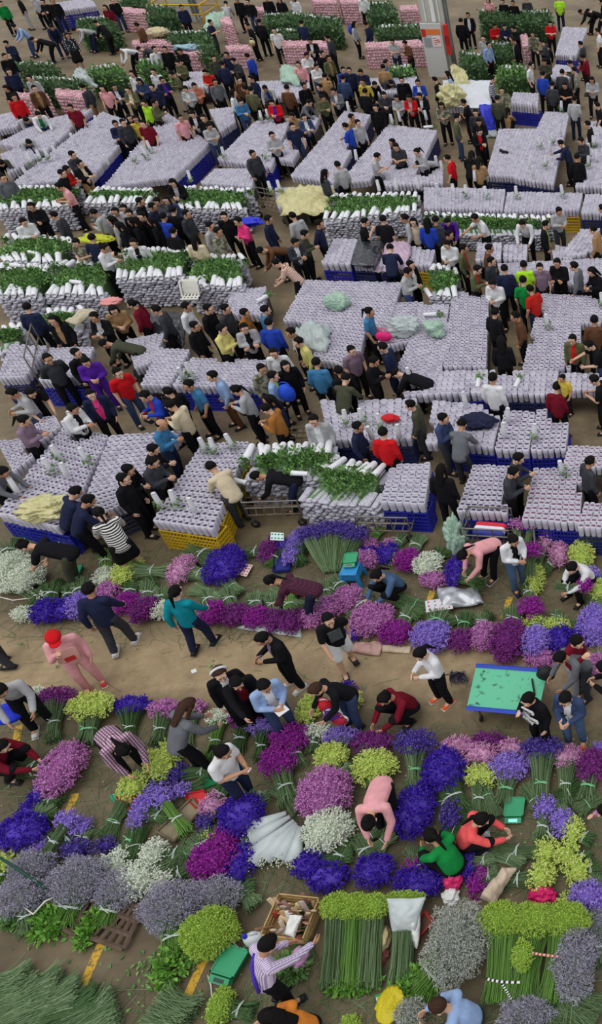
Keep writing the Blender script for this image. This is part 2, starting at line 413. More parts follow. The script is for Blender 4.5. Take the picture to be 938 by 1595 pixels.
def build_hair():
    H = {}
    def cap_fn(low, face=.052):
        def fn(v):
            v = v.copy()
            for i in range(len(v)):
                x, y, z = v[i]
                k = min(1, max(0, (y - .038) / .035)) * min(1, max(0, (.070 - .20 * abs(x) - z) / .025)); k = max(k, min(1, max(0, (low - z) / .03)))
                v[i] = v[i] * (1 - k * np.array([.26, .30, .26]))
                if k < .5: v[i] = v[i] * (1 + .03 * sin(37 * x + 11) * cos(29 * z) + .03 * sin(31 * y))
            return v
        return fn
    def base(low): b = MB(); b.ell((0, -.018, .032), (.0845, .105, .099), None, 30, 24, 0, cap_fn(low)); return b
    b = base(-.055); H['s'] = b
    b = base(-.085); b.cap((0, -.085, .03), (0, -.105, -.26), .080, .04, .055, .022, n=14)
    for s in (1, -1): b.cap((s * .076, -.02, .02), (s * .088, .0, -.19), .022, .035, .016, .02, n=8)
    H['l'] = b
    b = base(-.075); b.cap((0, -.10, .045), (0, -.145, .02), .032, n=10); b.cap((0, -.145, .02), (0, -.15, -.20), .030, .026, .012, .010, n=10); H['t'] = b
    b = base(-.075); b.ell((0, -.10, .075), (.046, .042, .040), None, 12, 8); H['b'] = b
    b = MB(); b.ell((0, -.020, .018), (.083, .100, .070), None, 24, 16, 0, lambda v: np.where((v[:, 2:3] > .034) | (v[:, 1:2] > .02), v * .8, v)); H['z'] = b
    b = base(-.055); b.ell((0, -.01, .055), (.100, .118, .080), None, 20, 10, 1, lambda v: np.where(v[:, 2:3] < 0, v * np.array([1, 1, .12]), v))
    b.ell((0, .10, .056), (.075, .075, .010), None, 16, 6, 1); H['h'] = b       # peaked cap over short hair
    b = base(-.085); b.cap((0, -.085, .03), (0, -.105, -.26), .080, .04, .055, .022, n=14)
    b.tube([np.array([.094 * cos(t), -.03, .036 + .108 * sin(t)]) for t in np.linspace(-.1, pi + .1, 14)], .018, 7, 1); H['w'] = b
    return {k: v.mesh('hair_' + k, [None, None], True) for k, v in H.items()}
sb = MB()
sb.cap((0, -.045, .042), (0, .13, .036), .043, .042, .046, .034, n=12, m=0); sb.box((0, .045, .008), (.094, .26, .016), 1)
SHOE = sb.mesh('shoe', [None, None], True)

CL = dict(k=(24, 24, 28), n=(34, 40, 66), g=(104, 106, 112), dg=(58, 60, 66), lg=(168, 168, 170), w=(214, 214, 216), c=(205, 190, 160), b=(38, 66, 168),
          lb=(142, 166, 205), db=(56, 70, 104), r=(196, 28, 34), dr=(112, 22, 38), p=(84, 38, 150), pk=(222, 158, 162), hp=(222, 62, 128), gr=(24, 130, 62), lm=(168, 224, 48),
          ol=(92, 94, 66), br=(96, 64, 46), tn=(158, 124, 88), y=(200, 176, 70), o=(214, 128, 52), t=(18, 128, 142), co=(232, 92, 92), la=(176, 120, 180), mv=(132, 110, 128),
          sa=(196, 120, 100), ob=(158, 104, 50), yc=(206, 196, 120), jd=(72, 96, 128), do=(70, 72, 58), tb=(62, 116, 158), rd=(186, 40, 34))
WORD = dict(k='black', n='navy', g='grey', dg='dark grey', lg='light grey', w='white', c='cream', b='bright blue', lb='pale blue', db='denim blue', r='red', dr='maroon', p='purple',
            pk='pale pink', hp='hot pink', gr='green', lm='lime green', ol='olive', br='brown', tn='tan', y='mustard yellow', o='orange', t='teal', co='coral pink', la='lilac', mv='dusty mauve',
            sa='salmon pink', ob='ochre', yc='pale yellow', jd='blue grey denim', do='dark olive', tb='mid blue', rd='rust red', St='black and white striped', Ss='navy and white striped', Ck='maroon checked',
            Cp='pink checked', Cl='lilac checked', Cy='cream checked', Ca='camouflage', Ts='tan striped', Pd='polka dot', Bk='blue checked')
def pattern_mat(key):
    if key in _mc: return _mc[key]
    m, nt, b = newmat('cloth_' + key); tc = nt.nodes.new('ShaderNodeTexCoord'); b.inputs['Roughness'].default_value = .9
    def wave(axis, sc):
        wv = nt.nodes.new('ShaderNodeTexWave'); wv.bands_direction = axis; wv.inputs['Scale'].default_value = sc; wv.inputs['Distortion'].default_value = .6; wv.inputs['Detail Scale'].default_value = .6
        nt.links.new(tc.outputs['Object'], wv.inputs['Vector'])
        r = nt.nodes.new('ShaderNodeValToRGB'); r.color_ramp.interpolation = 'CONSTANT'; nt.links.new(wv.outputs['Fac'], r.inputs['Fac']); return r
    spec = dict(St=('Z', 7.5, (22, 22, 26), (215, 212, 208), .5), Ss=('Z', 4, (30, 36, 62), (200, 200, 205), .62), Ts=('Z', 8, (168, 96, 80), (222, 208, 190), .45),
                Ck=('X', 10, (100, 20, 42), (48, 18, 60), .5), Cp=('X', 9, (196, 160, 178), (96, 60, 92), .68), Cl=('X', 13, (150, 132, 168), (205, 192, 210), .6), Cy=('X', 8, (176, 168, 150), (110, 112, 104), .6), Bk=('X', 7, (44, 60, 96), (150, 160, 176), .65))
    if key in spec:
        ax, sc, c0, c1, th = spec[key]; r = wave(ax, sc); e = r.color_ramp.elements
        e[0].color = (*lin(c0), 1); e[1].position = th; e[1].color = (*lin(c1), 1); out = r.outputs['Color']
        if key[0] in 'CB':
            r2 = wave('Z', sc); e = r2.color_ramp.elements; e[0].color = (1, 1, 1, 1); e[1].position = th; k = .45 if key != 'Cl' else 1.25; e[1].color = (k, k, k, 1)
            mx = nt.nodes.new('ShaderNodeMix'); mx.data_type = 'RGBA'; mx.blend_type = 'MULTIPLY'; mx.inputs['Factor'].default_value = 1
            nt.links.new(out, mx.inputs['A']); nt.links.new(r2.outputs['Color'], mx.inputs['B']); out = mx.outputs['Result']
    else:
        vo = nt.nodes.new('ShaderNodeTexVoronoi'); vo.inputs['Scale'].default_value = 14 if key == 'Ca' else 12; nt.links.new(tc.outputs['Object'], vo.inputs['Vector'])
        r = nt.nodes.new('ShaderNodeValToRGB'); r.color_ramp.interpolation = 'CONSTANT'; e = r.color_ramp.elements
        if key == 'Ca':
            nt.links.new(vo.outputs['Color'], r.inputs['Fac']); e[0].color = (*lin((92, 90, 70)), 1); e[1].position = .5; e[1].color = (*lin((150, 148, 128)), 1)
        else:
            nt.links.new(vo.outputs['Distance'], r.inputs['Fac']); e[0].color = (*lin((215, 215, 220)), 1); e[1].position = .3; e[1].color = (*lin((26, 28, 44)), 1)
        out = r.outputs['Color']
    nt.links.new(out, b.inputs['Base Color']); _mc[key] = m
    return m
def cloth(key):
    return mat('cloth_' + key, CL[key], .92, .16, 9, spec=.1) if key in CL else pattern_mat(key)
SKIN = [mat('skin_%d' % i, c, .6, .06, 6, spec=.3) for i, c in enumerate(((205, 160, 132), (186, 138, 108), (214, 172, 146)))]
EYEW = mat('eye_white', (225, 220, 212), .4); DARK = mat('hair_black', (17, 14, 14), .75, .3, 30, spec=.12); BROWNH = mat('hair_brown', (58, 38, 27), .7, .3, 30, spec=.15); LIP = mat('lips', (160, 92, 84), .6)
SHOEC = {k: mat('shoe_' + k, c, .6) for k, c in dict(k=(30, 30, 32), w=(205, 205, 205), o=(226, 96, 40), r=(200, 50, 56), br=(80, 58, 44)).items()}
SOLE = mat('shoe_sole', (200, 198, 192), .7); SOLED = mat('shoe_sole_dark', (40, 38, 36), .7)
HAIR = build_hair()
POSE = {}
FACE = dict(N=0, NE=-45, E=-90, SE=-135, S=180, SW=135, W=90, NW=45)
PEOPLE = []                                      # (object, record)
def person(hx, hy, face, pose, hair, top, bot, inner=None, label=None, shoes='k', hat=None, z0=0.0, brown=False, sc=None, foot=False):
    if pose not in POSE: POSE[pose] = build_pose(pose, POSES[pose])
    D = POSE[pose]; i = len(PEOPLE)
    a = radians(FACE[face] + rnd.uniform(-14, 14)) if isinstance(face, str) else radians(face)
    s = sc or rnd.uniform(1.02, 1.075); R = rotz(a); hc = D['hc'] * np.array([GX, GX, 1.0]) * s
    if foot: p = at(hx, hy, 0) - R @ (D['feet'][0][0] * s)
    else: p = at(hx, hy, z0 + hc[2]) - R @ np.array([hc[0], hc[1], 0])
    o = bpy.data.objects.new('person', None); COL.objects.link(o); o.empty_display_size = .2
    o.location = (p[0], p[1], z0); o.rotation_euler = (0, 0, a); o.scale = (s * GX, s * GX, s)
    o['category'] = 'person'
    tee = top.endswith('-'); tk = top.rstrip('-')
    bv = 'skirt' if bot.endswith('~') else 'short' if bot.endswith('-') else 'long'; bk = bot.rstrip('-~')
    skin = SKIN[i * 7 % 3]
    hm = BROWNH if brown else DARK
    obj('body', D['body'], o, mats=[skin, EYEW, DARK, LIP])
    tm = cloth(tk); im = cloth(inner) if inner else tm
    obj('top', D['tops']['tee' if tee else 'long'], o, mats=[tm, im])
    obj('trousers' if bv == 'long' else 'shorts' if bv == 'short' else 'skirt', D['bots'][bv], o, mats=[cloth(bk)])
    h = obj('hair', HAIR[hair], o, mats=[hm, cloth(hat) if hat else hm]); h.matrix_local = D['M']
    for f, sgn in D['feet']:
        obj('shoe', SHOE, o, loc=tuple(f), rot=(0, 0, -.12 * sgn), mats=[SHOEC[shoes], SOLED if shoes == 'k' else SOLE])
    PEOPLE.append((o, dict(x=hx, y=hy, top=tk, pose=pose, hair=hair, label=label, p=p, tee=tee, bot=bk, face=face, hc=p + R @ hc, inner=inner, a=a, s=s)))
    return o
# ================================================================== FLOWERS
def lump(n=5, r0=.55, r1=1.0, z1=.45):
    th = np.arange(n) / n * 2 * pi
    v = [[0, 0, 0]] + [[r1 * cos(t), r1 * sin(t), z1] for t in th] + [[0, 0, 1]]
    f = [(0, 1 + (i + 1) % n, 1 + i) for i in range(n)] + [(1 + i, 1 + (i + 1) % n, n + 1) for i in range(n)]
    return np.array(v), f
LUMP = lump(5); LUMP4 = lump(4); LUMP3 = lump(3)
LEAF = (np.array([[0, 0, 0], [.5, .45, .10], [0, 1, -.05], [-.5, .45, .10], [0, .5, -.02]]), [(0, 1, 4), (1, 2, 4), (2, 3, 4), (3, 0, 4)])
def frames(D, twist=True):
    """rotation matrices whose third column is each direction"""
    D = D / np.linalg.norm(D, axis=1, keepdims=True); h = np.where(np.abs(D[:, 2:3]) < .9, np.array([[0, 0, 1.]]), np.array([[1., 0, 0]]))
    X = np.cross(h, D); X /= np.linalg.norm(X, axis=1, keepdims=True); Y = np.cross(D, X)
    if twist:
        t = rng.uniform(0, 2 * pi, len(D))[:, None]; X, Y = X * np.cos(t) + Y * np.sin(t), Y * np.cos(t) - X * np.sin(t)
    return np.stack([X, Y, D], 2)
def scaled(A, sx, sz):
    S = np.stack([sx, sx, sz], 1); return A * S[:, None, :]
def dome_points(n, zmin=-.35):
    z = rng.uniform(zmin, 1, n); t = rng.uniform(0, 2 * pi, n); r = np.sqrt(1 - z * z)
    return np.stack([r * np.cos(t), r * np.sin(t), z], 1)
FC = dict(
    purple=[(34, 12, 118), (58, 26, 158), (80, 48, 182), (48, 20, 140), (104, 84, 196)], violet=[(62, 44, 120), (90, 70, 158), (120, 104, 180), (70, 60, 120), (60, 40, 130)],
    lilac=[(120, 92, 190), (150, 124, 214), (172, 150, 226), (104, 78, 170)], magenta=[(120, 20, 122), (150, 40, 150), (176, 70, 172), (104, 16, 108)],
    plum=[(96, 28, 100), (128, 48, 128), (152, 76, 152), (84, 24, 88)], mauve=[(166, 92, 158), (190, 118, 182), (210, 150, 202), (140, 74, 134)],
    rose=[(190, 124, 170), (214, 156, 196), (172, 104, 152), (224, 178, 208)], white=[(200, 208, 188), (220, 225, 208), (234, 236, 226), (172, 184, 156)],
    yellow=[(176, 198, 84), (200, 214, 108), (216, 224, 140), (150, 176, 66)], haze=[(146, 142, 164), (166, 160, 182), (126, 124, 142), (184, 178, 194), (140, 146, 134)],
    greyhaze=[(166, 170, 160), (186, 186, 182), (146, 156, 134), (198, 196, 198)], solid=[(138, 172, 56), (160, 190, 76), (184, 206, 104), (114, 152, 50)])
FWORD = dict(purple='deep purple', violet='dusky violet', lilac='lilac', magenta='magenta', plum='plum coloured', mauve='mauve pink', rose='pale pink', white='white', yellow='yellow green', haze='grey lavender', greyhaze='silvery grey', solid='lime yellow')
def fmat(c): return ramp_mat('petals_' + c, FC[c], .85, .1)
STEM = ramp_mat('stem_green', [(84, 110, 72), (116, 140, 98), (66, 94, 58), (136, 156, 116), (98, 126, 80)], .7, .2)
STEMD = ramp_mat('stem_dark', [(62, 92, 52), (86, 116, 70), (50, 76, 44), (100, 130, 80)], .7, .2)
STEMB = ramp_mat('stem_bright', [(96, 140, 60), (120, 164, 76), (78, 118, 50), (138, 170, 98)], .7, .2)
LEAFM = ramp_mat('leaf_green', [(66, 104, 50), (96, 138, 68), (124, 164, 92), (80, 118, 60), (110, 148, 84)], .6, .3)
LEAFD = ramp_mat('leaf_dark', [(56, 86, 50), (78, 108, 66), (104, 132, 90), (66, 96, 58)], .6, .3)
LEAFB = ramp_mat('leaf_bright', [(96, 150, 52), (124, 176, 70), (78, 128, 44), (146, 190, 92)], .6, .3)
TIES = {k: mat('tie_' + k, c, .6) for k, c in dict(w=(210, 220, 214), g=(140, 214, 160), r=(190, 60, 50), y=(210, 200, 120)).items()}
def head_mesh(kind, rx, ry, rz):
    b = MB(); area = 2 * pi * ((rx * ry) ** 1.6 / 2 + (rx * rz) ** 1.6 / 4 + (ry * rz) ** 1.6 / 4) ** (1 / 1.6)
    fine = kind in ('haze', 'greyhaze', 'solid')
    r = np.array([rx, ry, rz])
    def core(k):
        b.ell((0, 0, 0), r * k, None, 14, 8, 1)
    if not fine:
        n = int(min(900, area / .0016)); P = dome_points(n); core(.80)
        N = P / r; A = frames(N + rng.normal(0, .35, (n, 3)) * np.linalg.norm(N, axis=1, keepdims=True))
        ph = rng.uniform(0, 6, 2); base = P * r * rng.uniform(.72, .97, (n, 1)) * (1 + .08 * np.sin(P[:, :1] * 5 + ph[0]) * np.cos(P[:, 1:2] * 6 + ph[1])); L = rng.uniform(.06, .10, n)
        for k in range(4):
            off = np.einsum('nij,nj->ni', A, np.stack([rng.normal(0, .010, n), rng.normal(0, .010, n), L * (.12 + .24 * k)], 1))
            B = scaled(frames(A[:, :, 2] + rng.normal(0, .5, (n, 3))), rng.uniform(.011, .018, n), rng.uniform(.024, .040, n))
            b.rep(*LUMP, B, base + off)
    else:
        n = int(min(4200, area / .00028)); P = dome_points(n, -.5)
        if kind != 'solid': core(.62)
        else: core(.8)
        N = P / r; ph = rng.uniform(0, 6, 2)
        rad = rng.uniform(.62, 1.08, (n, 1)) * (1 + .16 * np.sin(P[:, :1] * 5 + ph[0]) * np.cos(P[:, 1:2] * 6 + ph[1])) if kind != 'solid' else rng.uniform(.78, 1.04, (n, 1)) * (1 + .07 * np.sin(P[:, :1] * 17) * np.cos(P[:, 1:2] * 15)) * (1 + .11 * np.sin(P[:, :1] * 4 + ph[0]) * np.cos(P[:, 1:2] * 5 + ph[1]))
        base = P * r * rad; D = N / np.linalg.norm(N, axis=1, keepdims=True) + rng.normal(0, .55, (n, 3))
        for k in range(2):
            B = scaled(frames(D + rng.normal(0, .5, (n, 3))), rng.uniform(.005, .009, n) * (1.3 if kind == 'solid' else 1), rng.uniform(.022, .045, n))
            b.rep(*LUMP3, B, base + rng.normal(0, .012, (n, 3)))
    return b
def blades(b, P0, P1, P2, r=.0045, seg=5, m=0):
    """thin tapered stems along quadratic curves"""
    n = len(P0); th = np.arange(3) / 3 * 2 * pi; rings = []
    for k in range(seg):
        t = k / (seg - 1); C = (1 - t) ** 2 * P0 + 2 * t * (1 - t) * P1 + t * t * P2
        T = 2 * (1 - t) * (P1 - P0) + 2 * t * (P2 - P1) + 1e-6; A = frames(T, False); rr = (r if np.isscalar(r) else r[:, None]) * (1 - .45 * t)
        for a in th: rings.append(C + (A[:, :, 0] * cos(a) + A[:, :, 1] * sin(a)) * rr)
    V = np.stack(rings, 1).reshape(-1, 3); f = []
    for k in range(seg - 1):
        for i in range(3):
            j = (i + 1) % 3; f.append((k * 3 + i, k * 3 + j, k * 3 + 3 + j, k * 3 + 3 + i))
    f = np.asarray(f)[None] + (np.arange(n) * seg * 3)[:, None, None] + b.n
    b.F.append((f.reshape(-1, 4), m)); b.V.append(V); b.n += len(V)
def disc(n): 
    t = rng.uniform(0, 2 * pi, n); r = np.sqrt(rng.uniform(0, 1, n)); return r * np.cos(t), r * np.sin(t)
BUNCH = []
def stem_mesh(P, Q, r_but, r_tie, r_top, n, tie_at=.42, flat=1.0, jit=.012):
    """stems from butt P to head Q in local coordinates"""
    b = MB(); w = Q - P; L = np.linalg.norm(w); w = w / L; u = np.cross(w, [0, 0, 1.]); u /= np.linalg.norm(u); q = np.cross(u, w)
    x, y = disc(n); T = P + w * L * tie_at
    spread = lambda c, rr, j: c + np.outer(x * rr + rng.normal(0, j, n), u) + np.outer((y * rr + rng.normal(0, j, n)) * flat, q)
    p0 = spread(P, r_but, jit) + np.outer(rng.uniform(-.06, .06, n), w); p2 = spread(Q, r_top, jit)
    tt = spread(T, r_tie, .004); p1 = 2 * tt - .5 * (p0 + p2) * 1.0
    p1 = p1 * .75 + .25 * (p0 + p2) / 2
    for a in (p0, p1, p2): a[:, 2] = np.maximum(a[:, 2], .012)
    blades(b, p0, p1, p2, rng.uniform(.0035, .0065, n))
    return b, T, (w, u, q)
def bunch(col, hx, hy, wpx, lpx, butt=None, stem='m', tie='w', hz=None, bz=.07, n=None, kind='statice', label=None, spread=1.0, thick=None, where=None, rt=None, rb=None):
    a = down_angle(hy); s = ppm(hx, hy, .15); W = wpx / s; Lp = lpx / s
    rx = W / 2 * .94; rz = thick if thick else min(.26, max(.085, .42 * min(W, Lp)))
    ry = max(.07, math.sqrt(max(.004, (Lp / 2) ** 2 - (rz * .55 * cos(a)) ** 2)) / sin(a) * .94)
    zc = hz if hz is not None else rz * .82 + .015
    c = at(hx, hy, zc)
    if butt is None: bp = c + np.array([rnd.uniform(-.15, .15), ry + .32, 0]); bp[2] = .07
    else: bp = at(butt[0], butt[1], bz)
    o = bpy.data.objects.new('flower_bunch', None); COL.objects.link(o); o.empty_display_size = .1
    o.location = (c[0], c[1], 0); o['category'] = 'flowers'
    C = np.array([0, 0, zc]); P = bp - np.array([c[0], c[1], 0])
    hm = head_mesh(col if col in ('haze', 'greyhaze', 'solid') else 'statice', rx, ry, rz)
    core = mat('haze_core', (104, 110, 104), .9, .2, 8) if 'haze' in col else fmat(col)
    h = obj('flower_head', hm.mesh('flower_head', [fmat(col), core]), o, loc=(0, 0, zc))
    rt = rt or max(.055, min(.17, .34 * min(rx, ry) + .03)) * spread; n = int((n or min(240, 80 + 900 * rt)) * 1.25)
    Q = C * .9 + P * .1; Q[2] = max(.05, zc * .8)
    sm, T, (w, u, q) = stem_mesh(P, Q, rb or rt * 1.9, rt, max(rx, ry) * .72, n, flat=.7)
    st = obj('stems', sm.mesh('stems', {'m': STEM, 'd': STEMD, 'b': STEMB}[stem]), o)
    if tie:
        tb = MB(); th = np.linspace(0, 2 * pi, 17)[:-1]
        for d in (0, .016):
            tb.tube([T + w * d + u * cos(t) * rt * 1.16 + q * sin(t) * rt * .92 for t in th], .007, 5, closed=True)
        tb.cap(T + q * rt, T + q * rt + u * .10 + q * .02 - w * .03, .006, n=5); tb.cap(T + q * rt, T + q * rt - u * .08 + q * .03 + w * .05, .006, n=5)
        obj('tie', tb.mesh('tie', TIES[tie], True), o)
    BUNCH.append((o, dict(x=hx, y=hy, col=col, W=W, L=2 * ry, label=label, where=where)))
    return o
def leafy_mesh(n, r, leaf=.07, zmin=-.2, mats=LEAFM, jitter=.25):
    """a mass of leaves over an ellipsoid"""
    b = MB(); P = dome_points(n, zmin); rr = np.asarray(r)
    base = P * rr * rng.uniform(.55, 1.0, (n, 1)); D = P / rr; D = D / np.linalg.norm(D, axis=1, keepdims=True) + rng.normal(0, jitter * 2, (n, 3))
    A = frames(D)[:, :, [0, 2, 1]]; L = rng.uniform(.7, 1.3, n) * leaf
    b.rep(LEAF[0], LEAF[1], A * np.stack([L * .55, L, L], 1)[:, None, :], base)
    return b
# ================================================================== BLOCKS OF WRAPPED BUNCHES
PAPER = ramp_mat('white_wrap', [(184, 179, 193), (198, 194, 206), (170, 165, 181)], .75, .25)
def inner_mat(k):
    return ramp_mat('wrapped_tops_' + k, dict(p=[(84, 64, 92), (112, 90, 122), (66, 52, 76), (138, 116, 144)], k=[(112, 70, 94), (138, 94, 118), (84, 56, 74)],
                    v=[(124, 116, 142), (150, 143, 166), (102, 96, 118), (170, 164, 184)], w=[(168, 162, 178), (190, 184, 198), (140, 134, 154)])[k], .85, .1)
def sleeve(n, seed):
    r = np.random.default_rng(seed); th = np.arange(n) / n * 2 * pi
    cx, sx = np.cos(th), np.sin(th); sq = lambda v: np.sign(v) * np.abs(v) ** .62
    wav = .04 * np.sin(th * 2 + seed) + r.normal(0, .02, n) - .05 * (sx < -.2)
    rings = [(.40, .34, np.zeros(n)), (.46, .42, np.full(n, .5)), (.495, .48, 1 + wav), (.41, .27, 1.0 + wav * .7), (.36, .22, .86 + wav * .4)]
    V = [np.stack([a * sq(cx), b * sq(sx) + (.13 if k == 3 else .14 if k == 4 else 0), z], 1) for k, (a, b, z) in enumerate(rings)]
    f = [(k * n + i, k * n + (i + 1) % n, k * n + n + (i + 1) % n, k * n + n + i) for k in range(4) for i in range(n)]
    V = np.concatenate(V); k = 4 * n; V = np.vstack([V, [[0, .14, .90]]])
    top = [(k + i, k + (i + 1) % n, len(V) - 1) for i in range(n)]
    return V, f, top
SL8 = [sleeve(8, s) for s in range(3)]; SL12 = [sleeve(14, s + 5) for s in range(3)]
BLOCKS = []; SLEEVES = []                          # every sleeve of every block
def block(q, zt=.85, wd=(.128, .172), h=.28, inner='p', crates='', colour='blue', zc=None, name=None, skip=None):
    """q: corners of the top in the photograph: far left, far right, near right, near left"""
    Q = [at(x, y, zt) for x, y in q]
    B = dict(q=q, Q=Q, zt=zt, h=h, inner=inner, crates=crates, colour=colour, name=name, wd=wd, i=len(BLOCKS)); BLOCKS.append(B)
    fl, fr, nr, nl = Q
    Wd = (np.linalg.norm(fr - fl) + np.linalg.norm(nr - nl)) / 2; Dp = (np.linalg.norm(nl - fl) + np.linalg.norm(nr - fr)) / 2
    nr_, nc = max(1, round(Dp / wd[1])), max(1, round(Wd / wd[0])); B['dims'] = (Wd, Dp)
    for j in range(nr_):
        v = (j + .5) / nr_; a = fl + (nl - fl) * v; b = fr + (nr - fr) * v; u = (b - a) / np.linalg.norm(b - a)
        w_ = np.linalg.norm(b - a) / nc; dv = ((nl - fl) * .5 + (nr - fr) * .5) / nr_
        for i in range(nc):
            p = a + (b - a) * ((i + .5) / nc); p = p + np.array([rnd.gauss(0, .005), rnd.gauss(0, .006), rnd.gauss(0, .008)])
            X = u * w_ * 1.04; Y = -dv * 1.06
            SLEEVES.append((B, p, X, Y, h))
    return B
def in_quad(p, Q, m=0.0):
    s = None
    for k in range(4):
        a, b = Q[k], Q[(k + 1) % 4]; e = b - a; c = e[0] * (p[1] - a[1]) - e[1] * (p[0] - a[0]); c /= np.hypot(e[0], e[1])
        if c > m: return False                     # corners run clockwise seen from above
    return True
CR = dict(blue=(40, 46, 168), grey=(72, 74, 92), yellow=(214, 176, 40), black=(40, 40, 46), brown=(132, 92, 86), navy=(44, 52, 104))
def crate_mesh():
    """unit market crate: lattice sides, rim, floor"""
    b = MB()
    for z in (.03, .97): 
        for y in (-.48, .48): b.box((0, y, z), (1, .035, .06))
        for x in (-.48, .48): b.box((x, 0, z), (.035, .94, .06))
    for z in (.22, .40, .58, .76):
        for y in (-.485, .485): b.box((0, y, z), (.98, .02, .075))
        for x in (-.485, .485): b.box((x, 0, z), (.02, .94, .075))
    for x in np.linspace(-.48, .48, 9):
        for y in (-.48, .48): b.box((x, y, .5), (.03 if abs(x) < .4 else .05, .03, .94))
    for y in np.linspace(-.36, .36, 5):
        for x in (-.48, .48): b.box((x, y, .5), (.03, .03, .94))
    b.box((0, 0, .03), (.94, .94, .03))
    return b.mesh('plastic_crate', [None])
CRATE = crate_mesh(); CRATES = []
def crate(p, X, Y, h, colour, B):
    M = Matrix(((X[0], Y[0], 0, p[0]), (X[1], Y[1], 0, p[1]), (0, 0, h, 0), (0, 0, 0, 1)))
    o = obj('plastic_crate', CRATE, mats=[mat('crate_' + colour, CR[colour], .5, .12, 3, spec=.4)]); o.matrix_world = M; o['category'] = 'crate'
    x, y, _ = project((p[0], p[1], h)); CRATES.append((o, dict(x=x, y=y, colour=colour, B=B)))
def pallet_under(B):
    """low slatted platform that carries a block"""
    fl, fr, nr, nl = [np.array([q[0], q[1], 0]) for q in B['Q']]; b = MB(); z = B['zt'] - B['h'] - .02; c = (fl + fr + nr + nl) / 4
    fl, fr, nr, nl = [c + (k - c) * .9 for k in (fl, fr, nr, nl)]
    n = max(3, int(np.linalg.norm(nl - fl) / .22))
    for k in range(n):
        t0, t1 = (k + .06) / n, (k + .94) / n
        v = np.array([fl + (nl - fl) * t0, fr + (nr - fr) * t0, fr + (nr - fr) * t1, fl + (nl - fl) * t1]); v = np.vstack([v + [0, 0, z - .05], v + [0, 0, z]])
        b.add(v, [(3, 2, 1, 0), (4, 5, 6, 7), (0, 1, 5, 4), (1, 2, 6, 5), (2, 3, 7, 6), (3, 0, 4, 7)])
    for u in (.03, .5, .97):
        a, d = fl + (fr - fl) * u, nl + (nr - nl) * u; x = (fr - fl) / np.linalg.norm(fr - fl) * .05
        v = np.array([a - x, a + x, d + x, d - x]); v = np.vstack([v, v + [0, 0, z - .05]])
        b.add(v, [(3, 2, 1, 0), (4, 5, 6, 7), (0, 1, 5, 4), (1, 2, 6, 5), (2, 3, 7, 6), (3, 0, 4, 7)])
    v0 = c.copy(); b.V = [v - v0 for v in b.V]
    o = obj('pallet', b.mesh('pallet', mat('pallet_wood', (84, 76, 70), .85, .2, 5)), loc=tuple(v0)); o['category'] = 'pallet'
    return o
